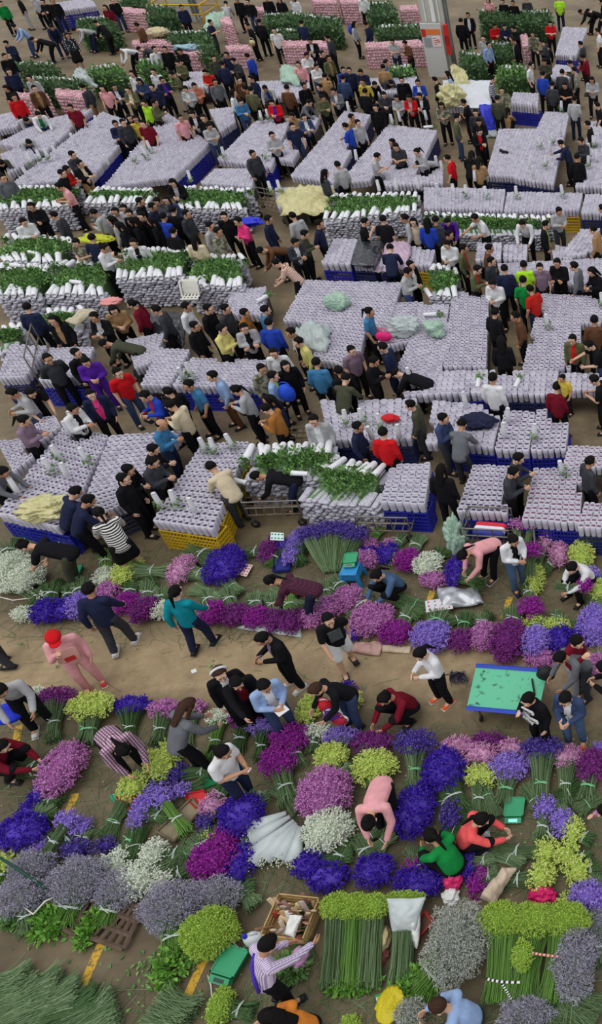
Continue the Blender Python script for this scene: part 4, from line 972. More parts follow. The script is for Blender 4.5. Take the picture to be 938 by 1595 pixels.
# ================================================================== WHO STANDS WHERE (head position in the photograph)
CROWD = '''
2 6 SE st s gr k
24 -4 SW st s k lg
50 -5 S st s lg k
67 3 S ac s k k
82 2 SE st s k n
22 42 SW ln s lb db
52 62 W bd s k k w
81 43 SE ln s n n
10 68 S ph s n k
8 88 SE st s k db
105 56 SE st l Pd k~
117 47 SW bd s lg n
150 36 W ln s k k
184 79 SW bd s w k r
176 1 SE st s k db
164 12 S st l dr k~
213 40 W st s br n
218 77 W bd s dg k
14 112 SE st s n k
10 138 S ph l k k
54 138 SE st s br k tn
46 122 S st s lg dg
22 152 SE st s r k
128 136 W st s dg tn
160 138 S st l pk- k
178 136 SE ac s n k w
199 140 S ac s ol k c
206 115 S st l w k
217 127 S ph l db k
239 112 S st s w k
237 136 S st s n k
283 12 SE st s n k
328 35 E ac s n- dg
352 6 N ln s lg k
369 0 S st s k k
386 3 S st s k db
385 40 SW st s k k
404 34 N st s k k
427 48 S st s w- k
435 0 S st l k k
456 -2 S st l w k
241 77 SE st s w k
257 77 S st s k k
280 80 S ph s k k
277 98 S ph s ol k
268 116 SW ph s ol lg
253 125 SE ac s n k p
289 139 S ph s lg k w
303 134 SE ph s sa k
335 128 SE st s g k
320 113 S ph s rd k
333 91 SE st s do k
353 86 S st s n k
364 95 SW ph s dg k
385 88 W st s b k
346 100 N st s n k
373 125 SE st s br k
391 123 SW st s n k
381 138 W st s br k
391 140 N st s ol k
364 145 E st l w k
413 138 S ln s lg k b
447 137 N st s br k
465 101 S st s pk db
415 -2 S st s k k
563 -4 S st s w k
470 36 N st s n db
483 64 S ph s k k w
510 59 W st s dg k
553 38 E st l lg k
569 38 W st s n db
611 65 S ph s lg- n
631 68 SW ph s br k
478 87 SE ph s w k
493 104 SE ph s w db
503 84 SE st s k k
512 91 SE st s ol k tn
535 109 SE st s b k
544 110 S st s n k
562 113 S ph s n k
506 119 N st s tn k
534 122 N st s db k
565 128 S st s y k
584 132 SE ln s k k
602 98 E st s tb- k
597 105 N st s tn k
609 129 SE bd s dg k
626 125 S st s k k
651 129 S ac s b k w
677 125 W st s k k
654 150 S ph s k k w
474 134 SE st s k k
498 136 SW st s k k
520 142 S ph s g k w
569 143 N st s k k
598 148 S ph s dg k
618 153 S ph l lg k
637 153 S ph s r k lg
697 116 W st l lb k
718 33 N st s k k
729 24 S st s k k w
760 0 S st l pk k
783 3 S st s k k
799 5 S st s k n
820 0 S st s dg k
871 -3 N st s lm- n
771 41 SE ph s r k
786 42 S ph s n k
800 45 SW ph s k k
800 63 W st s k k w
753 60 S st s lg k
761 70 SE st s lb k
830 54 S st s Ca k
857 37 S ph s r- k
844 66 W ph s dg k
853 76 N bd s k k
828 102 E st s w- k
846 116 N st s b k
848 97 S ph s do k
860 132 N st s dg k
876 113 N st s dg k
880 133 S ph s k- k
894 110 W st s Cy k
888 99 W ph s do k
908 90 W ph s dr k
904 69 W st s dg k
930 49 W st s w- k
905 19 W bd s k k w
917 18 W bd s k k o
936 3 W st s k k
922 125 S ph l lg k
768 123 E st s Ss k
782 141 S st s Ca tn
722 160 W ac s k- k
713 183 E st s ol db lg
741 176 S st s dg k
746 190 S ph s k k
747 205 SE ph s k k r
735 241 N ln l k k
747 250 N ph l tn k
791 173 N sq l tn k
775 154 N st s do k
41 187 SE bd s lg db
60 179 SE ln s w db gr
45 222 SE bd s lg db
110 168 S st s dr- k
113 241 E ac s dg k
125 255 E ac s k tn c
104 264 E ph s rd k
97 270 E st s k k
93 291 SW ph b pk- k
180 193 SE ac s n k
192 191 SE st s dg k
202 184 SE st l k k
211 186 SE st s y k
223 193 S st s dr- k
225 161 S st s lm k
241 160 E ac s ol k
2 254 SE bd s do k
5 277 SE st s g k
281 184 SE st s pk- k
300 178 S ph s k k w
317 184 S st s k k
326 197 SE ph s lg db
375 159 SE ph s tb db
424 160 S ph s r k p
455 181 S ph s tn k
456 197 SE st s n- db
424 211 SE ac s lg k
394 240 SE st s dg k
269 285 S ph l k k lg
474 183 SE ac s db k w
503 153 SE ph s ol k
482 160 E ln s g k
538 197 W ac s b n
548 183 E st s tn k
558 192 SE st s lg k
507 270 NE st l dg k
526 257 NW st s lg k
588 244 E ph s lg- k
617 229 S ph s dg- k
611 222 SW st s k k
650 237 SW ph t lg k
652 256 SW bd s lg- k
688 165 S ph l Ca k
697 247 W st s r- k
585 168 S st s k k
895 155 N st s lg n
874 224 W rl s n k
905 220 SW ph s dg k
899 245 N st s k k
930 165 W st s k- k
915 194 W st s k k
49 322 S ac s k k
37 346 SE ph s w k
84 336 W st s dg k w
147 332 W ph s lg k
174 343 W st l lg k
185 352 W st l k k
180 330 S st s lg k
193 325 S st s lg k
202 333 S st s k k
206 345 W st l k k w
221 337 S st s k k
219 314 E st s k k
238 322 E st s n k
119 378 S ph s Ca- k
144 371 N st s n k
163 386 E ph b w k
180 398 SW bd z w k
208 379 S st t w k k
236 345 W st l k k y
245 314 S ph s g k
259 312 S st l db k
255 338 N st s b k
270 328 N st s k k
291 333 E st s dg k
304 372 N st l c k
270 361 N st s k k
328 352 E st s lg k
340 361 E st s Ca k
349 337 S st s k k
371 345 SW ac s hp k
419 342 E st s n n
456 337 NW st s lg k
407 391 SW bd s br k
460 378 SE ph s dg k w
431 410 W ln s Ts- k
475 365 E ph s do k
498 349 E bp s n k
569 346 E p1 s k- k
597 342 N st s k- k
630 340 W st s lg k
644 346 S st l c k
666 346 N st l b k
679 343 N st s dg k
608 387 N ln s n k
640 413 SE st s k k w
636 424 E ph s lg db
696 381 S ph s w k
697 346 S ln s p k
740 340 SW rl s w- k
814 349 S ln s w k
851 350 E st s k k lm
871 329 SE ph s lg dg
924 358 W st s tn k
938 325 W st s n k
763 387 E st s br k
766 407 E st s dg k
786 419 N st s n k
723 387 E st s ol k rd
744 420 E ph s ol k rd
767 443 S ph s w k
816 413 N st s lm- k
815 437 N st s gr- k
841 417 S st s mv- k
868 410 S ac s k k
894 415 W st s g k y
922 423 SW ph l k k
700 366 E st s k k
43 479 N st s n k
83 499 S st l k k tn
147 494 S ac s k k lg
177 483 SE ph l tn k
206 474 W st t dr k
75 559 SE bp s dg k
119 550 E st s k k
134 564 SE ph t p p
164 536 W bd s do k
184 581 SE st s r- db
243 483 W st s dg k w
291 478 E st s w k
325 481 E st s k k
352 481 E st s dg k
382 488 E st s ob k
414 483 NE st s tb k
419 503 N st s b k
304 508 E st s k k
346 513 E ac s yc k
381 511 SE ac s lg k k
453 518 SW st s k k w
465 533 SW st s yc k
427 550 S st s w k
408 575 SE st s Ca k
426 586 E st s lb k lm
445 570 SE st l k k
294 600 SW st s tb- k
331 586 SW st s lb br
368 608 W ph t lg k
576 486 E st t tb- k
548 546 SE st s mv- k
493 565 N st s tb k
528 578 NW st s k k w
539 590 N ln s do k
596 541 W st s n n
583 563 E ph s k k
617 582 W bd s k k
772 487 NE st s k k
803 493 W st s br k
781 531 N st l k k
892 529 S st s ol k rd
926 499 N st s br k
918 538 W rl s k- db
826 451 NW st s rd- n
768 589 N st s w k b
868 603 N st s dr k
926 592 W ph s k- k
20 613 SW ph s lg db
48 612 SE ln s k- k
38 655 E ph t mv k
114 637 E ph s w k k
142 615 SE st s n k hp
226 617 SW ph s b k rd
5 735 E ln s g k
262 611 W st s k k
266 632 W ph s c k
252 662 E ph z tb n
239 700 E ph s k k
238 720 E ph s dg k
419 623 W st l n k
415 637 W ph s ob k
489 655 S st s lg k w
558 665 E st s n k
639 631 W st s do dg
330 728 NW ln s c dg
401 742 W bd s k n
597 674 N st s r k
691 652 E ac s db dg
720 661 N ln s g dg
808 714 E ph s dg k
800 736 E ph s dg k
920 719 NE st s dg k
688 732 N st l k k
118 767 NE ln s n k
138 780 NE ln s n k
193 746 E st s k k
200 732 E ph s k k
'''
AREAS = [(120, 20, 'by the upper left corner hedges'), (60, 110, 'beside the far left hedges'), (200, 80, 'between the hedges left of the far pillar'), (283, 20, 'by the yellow guard rail'), (370, 30, 'by the pink packs beyond the crowd'), (430, 60, 'in front of the far pink wall'),
 (250, 115, 'beside the far round hedge'), (340, 110, 'round the far white table'), (420, 140, 'by the pale green cover'), (500, 100, 'behind the central lanes'), (560, 60, 'on the far bare aisle'), (620, 75, 'at the pink wall left of the tall pillar'), (560, 130, 'left of the tall pillar'), (640, 145, 'in front of the tall pillar'),
 (720, 40, 'right of the tall pillar'), (790, 50, 'among buyers by the dark hedges'), (850, 60, 'left of the far right block'), (915, 50, 'at the far right block'), (860, 120, 'at the upper right lanes'), (770, 140, 'by the blue tarp'), (740, 190, 'in the group beside the blue tarp'), (740, 250, 'at the foot of the right lanes'),
 (40, 190, 'in the lanes at the far left edge'), (110, 170, 'alone by the long blue crates'), (110, 260, 'ending the left lanes'), (205, 185, 'between the left lanes'), (300, 180, 'on the third lane'), (375, 160, 'beside the navy crates'), (430, 200, 'between the middle lanes'), (485, 160, 'along the central lane'), (545, 190, 'between the two central lanes'), (515, 265, 'ending the central lane'), (625, 240, 'on the right central lane'), (680, 165, 'heading the right central lane'),
 (890, 230, 'in the rightmost lane'), (910, 170, 'by the rightmost lane samples'), (55, 335, 'behind the leftmost leafy pile'), (190, 338, 'in the left middle crowd'), (150, 385, 'by the yellow bag among leafy piles'), (260, 330, 'in the crowd behind leafy piles'), (340, 350, 'behind the white plastic chair'), (420, 350, 'by the blue bag and trolley'), (430, 400, 'in the aisle right of the leafy piles'), (485, 360, 'left of the dark covered block'),
 (580, 345, 'behind the dark covered block'), (660, 345, 'behind the pink covered block'), (620, 405, 'in front of the pink covered block'), (720, 370, 'by the narrow leafy pile'), (770, 415, 'before the right middle blocks'), (740, 345, 'at the row of rolls on the right'), (850, 345, 'amid the right middle blocks'), (860, 420, 'facing the large right blocks'), (930, 340, 'at the right edge blocks'),
 (70, 485, 'by the left leafy piles'), (175, 485, 'in front of the grey layered pile'), (130, 560, 'by the left blue crates'), (245, 485, 'by the black plastic sheets'), (330, 490, 'in the row by black sheets'), (420, 490, 'ending the row by black sheets'), (440, 540, 'in the cluster by the clear film'), (420, 590, 'in the aisle below the clear film'), (330, 600, 'in the aisle by the long middle block'), (550, 560, 'at the lit middle block'), (600, 560, 'bent over the middle block'), (576, 486, 'in the gap of the large middle block'),
 (785, 505, 'between the large right blocks'), (910, 520, 'at the right edge, large blocks'), (768, 589, 'by the low cross block'), (900, 590, 'right of the cross block'), (40, 630, 'at the small left blocks'), (160, 620, 'in the aisle by the left blue crates'), (250, 625, 'in the middle aisle'), (245, 700, 'between the two near left blocks'), (415, 630, 'near the trolley handles'), (590, 665, 'before the red-cap block'), (700, 655, 'at the navy-jacket block'), (805, 725, 'between the two near right blocks'), (918, 719, 'on the near right block edge'), (688, 735, 'in the dark aisle'), (330, 728, 'by the yellow crates'), (400, 742, 'on the trolley by the leafy bundles'), (120, 770, 'at the yellowish film'), (195, 740, 'at the near left block')]
PW = dict(st='standing', ac='with arms folded', ph='hands held in front', p1='with a hand raised', rl='reaching out', ln='leaning forward', bd='bending down', wk='walking', bp='with hands behind back', sq='squatting', si='sitting', hp='with a hand on hip')
def near_area(x, y, areas=AREAS):
    return min(areas, key=lambda a: (a[0] - x) ** 2 + 2.0 * (a[1] - y) ** 2)[2]
def build_people():
    for ln in CROWD.strip().split('\n'):
        k = ln.split(); person(int(k[0]), int(k[1]), k[2], k[3], k[4], k[5], k[6], k[7] if len(k) > 7 else None)
    # children
    person(876, 589, 'SW', 'st', 's', 'y-', 'k', sc=.72, z0=.86, label='small child in a yellow shirt standing at the right end of the cross block')
    person(694, 381, 'S', 'st', 'l', 'w', 'k', sc=.8) if False else None
    F = person
    F(155, 800, 'NW', 'ln', 't', 'St-', 'k~', label='person in a black and white striped dress leaning over the near left block', shoes='br')
    F(40, 850, 'W', 'bd', 'b', 'k-', 'do', label='person in black stooping over the big heap of white flowers', shoes='br')
    F(139, 918, 'N', 'wk', 's', 'n', 'dg', label='person in a dark navy jumper walking away along the bare aisle', shoes='w', sc=1.08)
    F(274, 922, 'N', 'wk', 't', 't', 'n', label='person with a ponytail in a teal top walking along the bare aisle')
    F(85, 994, 'SE', 'p1', 'h', 'pk', 'pk', label='person all in pink with a bright red hat in the bare aisle', hat='r', shoes='r', inner='pk')
    F(424, 905, 'W', 'bd', 't', 'Ck', 'n', label='person in a maroon checked shirt bent low over green stems')
    F(587, 897, 'SW', 'sq', 't', 'jd', 'k', label='person in a blue grey denim jacket squatting by the blue stool')
    F(722, 865, 'SW', 'bd', 't', 'pk', 'k', label='person in a pale pink top and black trousers bending over foil wraps', shoes='br')
    F(800, 842, 'SE', 'ph', 's', 'w', 'jd', 'k', label='person in white with a black apron and jeans beside the striped bag trolley')
    F(892, 884, 'SW', 'si', 's', 'w', 'k', 'n', label='person in a white vest with red lettering sitting with a bunch of stems')
    F(512, 966, 'SE', 'wk', 's', 'k-', 'w-', label='person in a black printed tee and white shorts stepping along the aisle')
    F(409, 995, 'SW', 'ph', 's', 'k', 'k', 'mv', label='person in a black suit striding in the aisle with a hand at the chest', shoes='w')
    F(343, 1050, 'SE', 'st', 'w', 'k', 'k', 'w', label='person with long brown hair and a white head band behind the black vest', hat='w', brown=True)
    F(369, 1064, 'SE', 'rl', 's', 'k', 'k', 'dr', label='person in a black vest over a maroon top leaning to the flowers')
    F(412, 1069, 'SE', 'ph', 's', 'lb', 'db', 'w', label='person in a pale blue hooded jacket holding a white paper')
    F(655, 1019, 'SW', 'ph', 't', 'w', 'k', label='person in a white jacket with orange shoes carrying a broom', shoes='o')
    F(493, 1074, 'SW', 'ln', 's', 'k', 'db', label='person with brown hair in black carrying red and purple pouches', brown=True)
    F(600, 1088, 'SW', 'sq', 'b', 'dr', 'k', 'k', label='person in a maroon and black top stooping at the aisle edge')
    F(823, 1090, 'SW', 'p1', 's', 'k', 'k', label='person in a black sweatshirt with white word patches beside the green table')
    F(881, 1089, 'S', 'ph', 's', 'db', 'jd', 'w', label='person in a denim jacket and orange shoes right of the word-patch sweatshirt', shoes='o')
    F(873, 1025, 'SW', 'ln', 's', 'g', 'dg', 'lg', label='person in grey with a dark apron near the right of the green table')
    F(899, 1000, 'SE', 'p1', 's', 'dr', 'lg', label='person in maroon with a hand to the mouth by the lilac flowers')
    F(940, 1040, 'W', 'ph', 's', 'k', 'k', label='person in black at the right edge of the bare aisle')
    F(1, 1076, 'SE', 'ln', 's', 'lg', 'k', label='person in light grey with a blue basket at the left edge', shoes='w')
    F(293, 1100, 'NE', 'ln', 'l', 'g', 'k', label='person with long hair in a grey top over the stem row', brown=True)
    F(191, 1168, 'SE', 'bd', 't', 'Cp', 'k', label='person in a pink checked shirt and black apron bending to sort stems')
    F(347, 1172, 'E', 'ph', 't', 'w-', 'n', label='person in a white tee with black sleeve stripes holding a phone', shoes='w')
    F(2, 1163, 'E', 'sq', 'l', 'dr', 'k', label='person with long dark hair in maroon squatting at the left edge')
    F(575, 1280, 'S', 'bd', 'b', 'pk', 'k', label='person in a pink jumper bent double beside the white flower dome')
    F(672, 1303, 'NW', 'sq', 't', 'gr', 'k', label='person in a vivid green top squatting beside the tall purple bunch')
    F(750, 1277, 'E', 'sq', 't', 'co', 'k', label='person in a coral pink top squatting by the lit green scale', shoes='w')
    F(943, 1264, 'W', 'p1', 's', 'la', 'k', label='person in a lilac top at the right edge above yellow flowers')
    F(418, 1471, 'NE', 'rl', 's', 'Cl', 'k', label='person in a lilac checked shirt with a purple strap reaching right')
    F(420, 1584, 'W', 'sq', 'l', 'o', 'k', label='person in an orange top with long black hair at the bottom edge')
    F(684, 1567, 'W', 'sq', 's', 'lb', 'dg', label='person in a pale blue shirt squatting at the bottom edge', brown=True)
    F(9, 1027, 'W', 'wk', 's', 'dg', 'dg', label='person walking out past the left edge, one dark shoe in view', foot=True)
ORD = ['first', 'second', 'third', 'fourth', 'fifth', 'sixth', 'seventh', 'eighth', 'ninth', 'tenth', 'eleventh', 'twelfth']
def art(w): return ('an ' if w[0] in 'aeiou' else 'a ') + w
def label_people():
    for o, r in PEOPLE:
        r['area'] = near_area(r['x'], r['y'])
        g = 'tee' if r['tee'] else 'top'
        r['d0'] = art(WORD[r['top']]) + ' ' + g
        if r['inner'] and r['inner'] != r['top']: r['d0'] = art(WORD[r['top']]) + ' jacket over ' + WORD[r['inner']]
    todo = [(o, r) for o, r in PEOPLE if not r['label']]
    hw = dict(l='long-haired ', t='ponytailed ', b='bun-haired ', z='balding ', s='', h='', w='')
    def base(r, lvl):
        s = (hw[r['hair']] if lvl >= 1 else '') + 'person in ' + r['d0'] + (' ' + PW[r['pose']] if lvl >= 2 or r['pose'] != 'st' else '')
        return s + ' ' + r['area']
    used = {r['label']: 1 for _, r in PEOPLE if r['label']}
    for lvl in (0, 1, 2):
        cnt = {}
        for o, r in todo: cnt.setdefault(base(r, lvl), []).append((o, r))
        nxt = []
        for k, L in cnt.items():
            if len(L) == 1 and k not in used and len(k.split()) <= 16: L[0][1]['label'] = k; used[k] = 1
            else: nxt += L
        todo = nxt
    cnt = {}
    for o, r in todo: cnt.setdefault((r['d0'], r['area']), []).append((o, r))
    for k, L in cnt.items():
        L.sort(key=lambda t: t[1]['x'])
        for i, (o, r) in enumerate(L):
            w = ['leftmost', 'rightmost'] if len(L) == 2 else ORD
            lab = ('%s person in %s %s' % (w[i], r['d0'], r['area'])) if len(L) <= 2 else '%s from left in %s %s' % (ORD[i] + ' person', r['d0'], r['area'])
            r['label'] = lab; used[lab] = 1
    for o, r in PEOPLE:
        o['label'] = ' '.join(r['label'].split()[:16]); o['group'] = 'people at the flower market'
def ordinal_labels(L, group=None, y_split=True):
    """L: list of (obj, base label, x, y): equal labels get a place along the row, judged from the left"""
    cnt = {}
    for t in L: cnt.setdefault(t[1], []).append(t)
    for k, M in cnt.items():
        M.sort(key=lambda t: t[2]); n = len(M)
        for i, t in enumerate(M):
            if n == 1: s = k
            elif n == 2: s = ('left one of two: ', 'right one of two: ')[i] + k
            elif n <= 12: s = ORD[i] + ' from left of %d: ' % n + k
            else: s = 'number %d from left of %d: ' % (i + 1, n) + k
            t[0]['label'] = ' '.join(s.split()[:16])
            if group: t[0]['group'] = group
# ================================================================== BLOCKS, BUNCHES, THINGS
def build_blocks():
    b = block
    # far lanes
    b([(0, 178), (40, 170), (25, 196), (-8, 202)], .8, inner='v')
    b([(72, 186), (143, 168), (72, 234), (-4, 222)], .85, inner='v', crates='R', colour='blue')
    b([(0, 240), (40, 224), (58, 243), (12, 270)], .85, inner='v')
    b([(160, 173), (214, 193), (140, 277), (15, 288)], .85, inner='v', crates='R', colour='blue')
    b([(258, 172), (326, 222), (272, 274), (160, 291)], .85, inner='v', crates='R', colour='blue')
    b([(325, 170), (362, 166), (366, 188), (343, 205)], .85, inner='v', crates='FR', colour='navy')
    b([(398, 188), (452, 184), (422, 260), (338, 247)], .85, inner='v', crates='R', colour='blue')
    b([(335, 262), (398, 262), (392, 290), (312, 284)], .8, inner='v')
    b([(470, 180), (500, 178), (455, 250), (425, 245)], .85, inner='v')
    b([(537, 172), (577, 178), (520, 283), (452, 273)], .85, inner='v', crates='R', colour='navy')
    b([(605, 193), (681, 203), (648, 270), (528, 285)], .85, inner='v', crates='R', colour='navy')
    b([(590, 268), (690, 262), (690, 284), (600, 288)], .8, inner='v')
    b([(777, 200), (838, 200), (806, 274), (757, 272)], .85, inner='p', crates='F', colour='navy')
    b([(849, 173), (887, 175), (862, 286), (800, 276)], .85, inner='p', crates='F', colour='navy')
    b([(921, 188), (1004, 188), (996, 292), (896, 290)], .85, inner='p')
    b([(800, 143), (839, 145), (838, 163), (795, 159)], .95, inner='w', crates='F', colour='blue', h=.4)
    b([(877, 42), (915, 43), (897, 86), (865, 84)], .9, inner='w', crates='F', colour='blue')
    b([(866, 100), (893, 102), (885, 125), (850, 122)], .85, inner='w')
    b([(700, 127), (768, 127), (766, 166), (690, 166)], .9, inner='w', crates='R', colour='blue')
    b([(436, 128), (482, 128), (482, 152), (434, 150)], .85, inner='w'); b([(575, 122), (650, 118), (646, 142), (580, 145)], .85, inner='w')
    b([(290, 112), (322, 110), (332, 136), (284, 132)], .85, inner='w'); b([(400, 126), (442, 125), (438, 150), (396, 148)], .85, inner='w')
    b([(88, 4), (140, -4), (150, 8), (84, 18)], .95, inner='w', crates='F', colour='blue')
    b([(428, 292), (520, 288), (515, 316), (432, 322)], .8, inner='v')
    # right, second row
    b([(660, 291), (787, 294), (783, 326), (660, 323)], .85, inner='v', crates='F', colour='black')
    b([(790, 298), (908, 300), (902, 326), (785, 328)], .85, inner='v', crates='F', colour='yellow'); b([(912, 302), (1004, 302), (996, 332), (905, 331)], .85, inner='v', crates='F', colour='navy')
    b([(520, 371), (557, 372), (545, 411), (500, 409)], .9, inner='w', crates='F', colour='blue', wd=(.16, .21)); b([(560, 374), (598, 377), (580, 411), (549, 410)], .88, inner='w', crates='F', colour='navy')
    b([(604, 378), (640, 380), (636, 414), (590, 414)], .86, inner='w', crates='F', colour='navy'); b([(642, 378), (681, 380), (672, 413), (638, 411)], .86, inner='w', crates='F', colour='yellow', wd=(.16, .21))
    b([(744, 378), (782, 378), (780, 403), (740, 405)], .85, inner='w', wd=(.15, .20)); b([(785, 380), (822, 380), (820, 404), (784, 404)], .85, inner='w', wd=(.15, .20)); b([(858, 380), (900, 386), (890, 402), (862, 400)], .8, inner='w')
    b([(905, 356), (1004, 354), (1004, 391), (872, 398)], .85, inner='w', wd=(.15, .20)); b([(775, 410), (1004, 398), (1004, 440), (782, 446)], .8, inner='v')
    # the large middle blocks
    b([(476, 436), (628, 439), (600, 516), (440, 498)], .85, inner='p'); b([(503, 505), (570, 512), (555, 570), (470, 556)], .85, inner='p'); b([(596, 470), (660, 470), (640, 530), (588, 540)], .8, inner='p')
    b([(705, 452), (762, 460), (757, 570), (690, 570)], .85, inner='p'); b([(648, 508), (702, 500), (688, 575), (610, 592)], .85, inner='p')
    b([(652, 474), (700, 474), (695, 500), (648, 506)], .9, inner='v')
    b([(843, 456), (888, 459), (880, 574), (813, 574)], .85, inner='p'); b([(889, 459), (1004, 463), (996, 502), (884, 502)], .85, inner='p'); b([(884, 503), (905, 503), (905, 574), (882, 574)], .85, inner='p')
    b([(360, 452), (415, 446), (408, 490), (350, 486)], .8, inner='v')
    b([(640, 578), (760, 575), (760, 611), (628, 616)], .85, inner='w', wd=(.15, .21), crates='F', colour='blue'); b([(763, 575), (870, 577), (866, 615), (763, 614)], .85, inner='w', wd=(.15, .21), crates='F', colour='navy'); b([(872, 580), (1004, 582), (1004, 606), (870, 608)], .85, inner='w', wd=(.15, .21))
    b([(498, 623), (650, 620), (640, 682), (512, 686)], .85, inner='w', wd=(.17, .19), crates='FL', colour='navy')
    b([(675, 622), (783, 633), (768, 696), (662, 690)], .85, inner='w', wd=(.155, .19), crates='F', colour='blue'); b([(786, 638), (834, 641), (824, 702), (770, 700)], .85, inner='p', wd=(.15, .175), crates='F', colour='blue'); b([(836, 637), (889, 637), (881, 700), (826, 702)], .85, inner='p', wd=(.15, .175), crates='FR', colour='blue')
    # near right
    b([(737, 722), (795, 725), (790, 800), (711, 796)], .85, inner='p', crates='F', colour='blue'); b([(833, 728), (908, 729), (904, 815), (813, 810)], .85, inner='k', crates='F', colour='blue'); b([(885, 694), (1004, 696), (996, 728), (876, 727)], .85, inner='k'); b([(911, 782), (1004, 783), (1004, 826), (899, 822)], .85, inner='k', crates='F', colour='navy')
    b([(608, 722), (671, 720), (662, 786), (592, 782)], .88, inner='v', wd=(.16, .15), crates='FR', colour='blue')
    # left
    b([(15, 536), (72, 538), (38, 586), (-4, 588)], .85, inner='v', crates='F', colour='navy'); b([(78, 541), (146, 539), (124, 594), (60, 592)], .85, inner='v', crates='F', colour='blue')
    b([(195, 528), (256, 518), (240, 560), (210, 573)], .85, inner='v', crates='F', colour='black'); b([(248, 541), (296, 544), (262, 600), (218, 599)], .88, inner='v', crates='F', colour='black'); b([(298, 556), (415, 560), (405, 602), (268, 600)], .82, inner='v', crates='F', colour='blue')
    b([(50, 650), (86, 648), (94, 662), (62, 690)], .85, inner='p'); b([(-6, 686), (42, 682), (58, 703), (20, 736), (-6, 740)][:4], .85, inner='p', crates='R', colour='yellow')
    b([(104, 657), (168, 678), (98, 822), (-6, 800)], .85, inner='p', crates='F', colour='blue'); b([(171, 677), (284, 670), (195, 782), (116, 817)], .88, inner='p', crates='F', colour='grey')
    b([(314, 690), (388, 687), (330, 825), (237, 811)], .85, inner='p', crates='FR', colour='yellow')
    # leafy piles
    L = leafy_stack
    L([(388, 694), (520, 690), (545, 740), (378, 745)], .95, 'by the near trolley', s=1.35, rows='B', lk=.12); L([(520, 712), (604, 726), (585, 786), (462, 776)], .85, 'right of the near trolley', s=1.35, rows='B', lk=.14)
    L([(8, 366), (112, 372), (96, 410), (5, 408)], .95, 'at the far left pile', step=.155, lk=.25); L([(0, 412), (80, 414), (60, 462), (-6, 462)], .9, 'at the left edge pile', step=.155, lk=.22)
    L([(88, 408), (182, 404), (162, 462), (68, 460)], .85, 'in the left front pile', step=.155); L([(195, 386), (300, 388), (285, 432), (180, 436)], 1.0, 'in the tall middle left pile', lk=.3); L([(300, 396), (378, 398), (378, 448), (292, 446)], .95, 'under the white chair', lk=.25)
    L([(275, 290), (392, 296), (380, 328), (270, 326)], .9, 'behind the middle left crowd', step=.155); L([(520, 303), (652, 300), (650, 330), (502, 345)], .9, 'left of the far right blocks', step=.155); L([(0, 292), (125, 290), (110, 322), (-5, 328)], .9, 'at the far left crowd', step=.155)
    L([(150, 292), (240, 296), (232, 318), (130, 318)], .85, 'at the pink-shirted person', step=.155); L([(0, 508), (36, 504), (22, 540), (-6, 545)], .9, 'at the left edge below', rows='B', step=.15)
    L([(672, 412), (712, 418), (715, 464), (668, 462)], .9, 'by the narrow aisle'); L([(660, 332), (860, 338), (850, 362), (668, 362)], .7, 'in the long low row', rows='B', step=.15)
    L([(70, 482), (130, 478), (125, 512), (60, 515)], .75, 'behind the dark-jacketed buyers', rows='B', step=.15)
    for k in ('420 285', '470 285 ', ): pass
    S = ((112, 680, 0), (95, 718, 1), (82, 738, 1), (138, 722, 1), (110, 745, 0), (120, 664, 0), (30, 768, 0), (322, 706, 1), (338, 706, 1), (362, 700, 1), (252, 792, 1), (278, 788, 1), (306, 800, 0), (543, 662, 1), (567, 660, 1), (595, 668, 1), (580, 688, 0), (625, 685, 0), (795, 659, 0), (788, 682, 0), (836, 684, 1), (726, 634, 0), (288, 596, 1), (300, 588, 1),
         (640, 596, 0), (875, 742, 1), (610, 570, 0), (853, 512, 1), (938, 478, 1), (415, 250, 1), (424, 302, 1), (438, 300, 1), (352, 248, 1), (300, 285, 1), (118, 226, 0), (170, 260, 0), (155, 198, 0), (212, 255, 1), (228, 248, 1), (236, 238, 1), (52, 258, 1), (66, 252, 1), (78, 250, 1), (90, 246, 0), (45, 280, 0), (410, 190, 1), (420, 188, 1), (612, 196, 1), (624, 192, 0), (545, 176, 0), (665, 190, 0),
         (592, 300, 0), (620, 298, 0), (652, 296, 0), (683, 306, 0), (708, 306, 0), (728, 308, 1), (758, 310, 1), (806, 310, 1), (876, 308, 1), (682, 262, 0), (690, 270, 0), (842, 232, 1), (862, 226, 1), (858, 240, 0), (852, 262, 1), (828, 262, 0), (832, 278, 0), (876, 175, 1), (918, 262, 1), (925, 230, 1), (935, 215, 0), (930, 252, 0), (918, 242, 0), (874, 212, 0), (742, 285, 0), (558, 252, 0), (890, 100, 0))
    for x, y, l in S: sample(x, y, .85, leaves=bool(l))
    for x, y, a in ((742, 595, .2), (805, 600, -.3), (650, 492, 1.6), (560, 640, 0)): pass
    sample(744, 604, .85, lying=0.1); sample(802, 604, .85, lying=-.15); sample(660, 490, .95, lying=-1.5); sample(385, 752, .9, lying=1.3); sample(480, 738, 1.05, lying=1.5); sample(60, 395, 1.05, lying=1.3); sample(34, 414, 1.0, lying=1.4); sample(128, 440, 1.0, lying=1.4); sample(400, 470, .85, lying=-.5); sample(660, 198, .85, lying=-1.4)
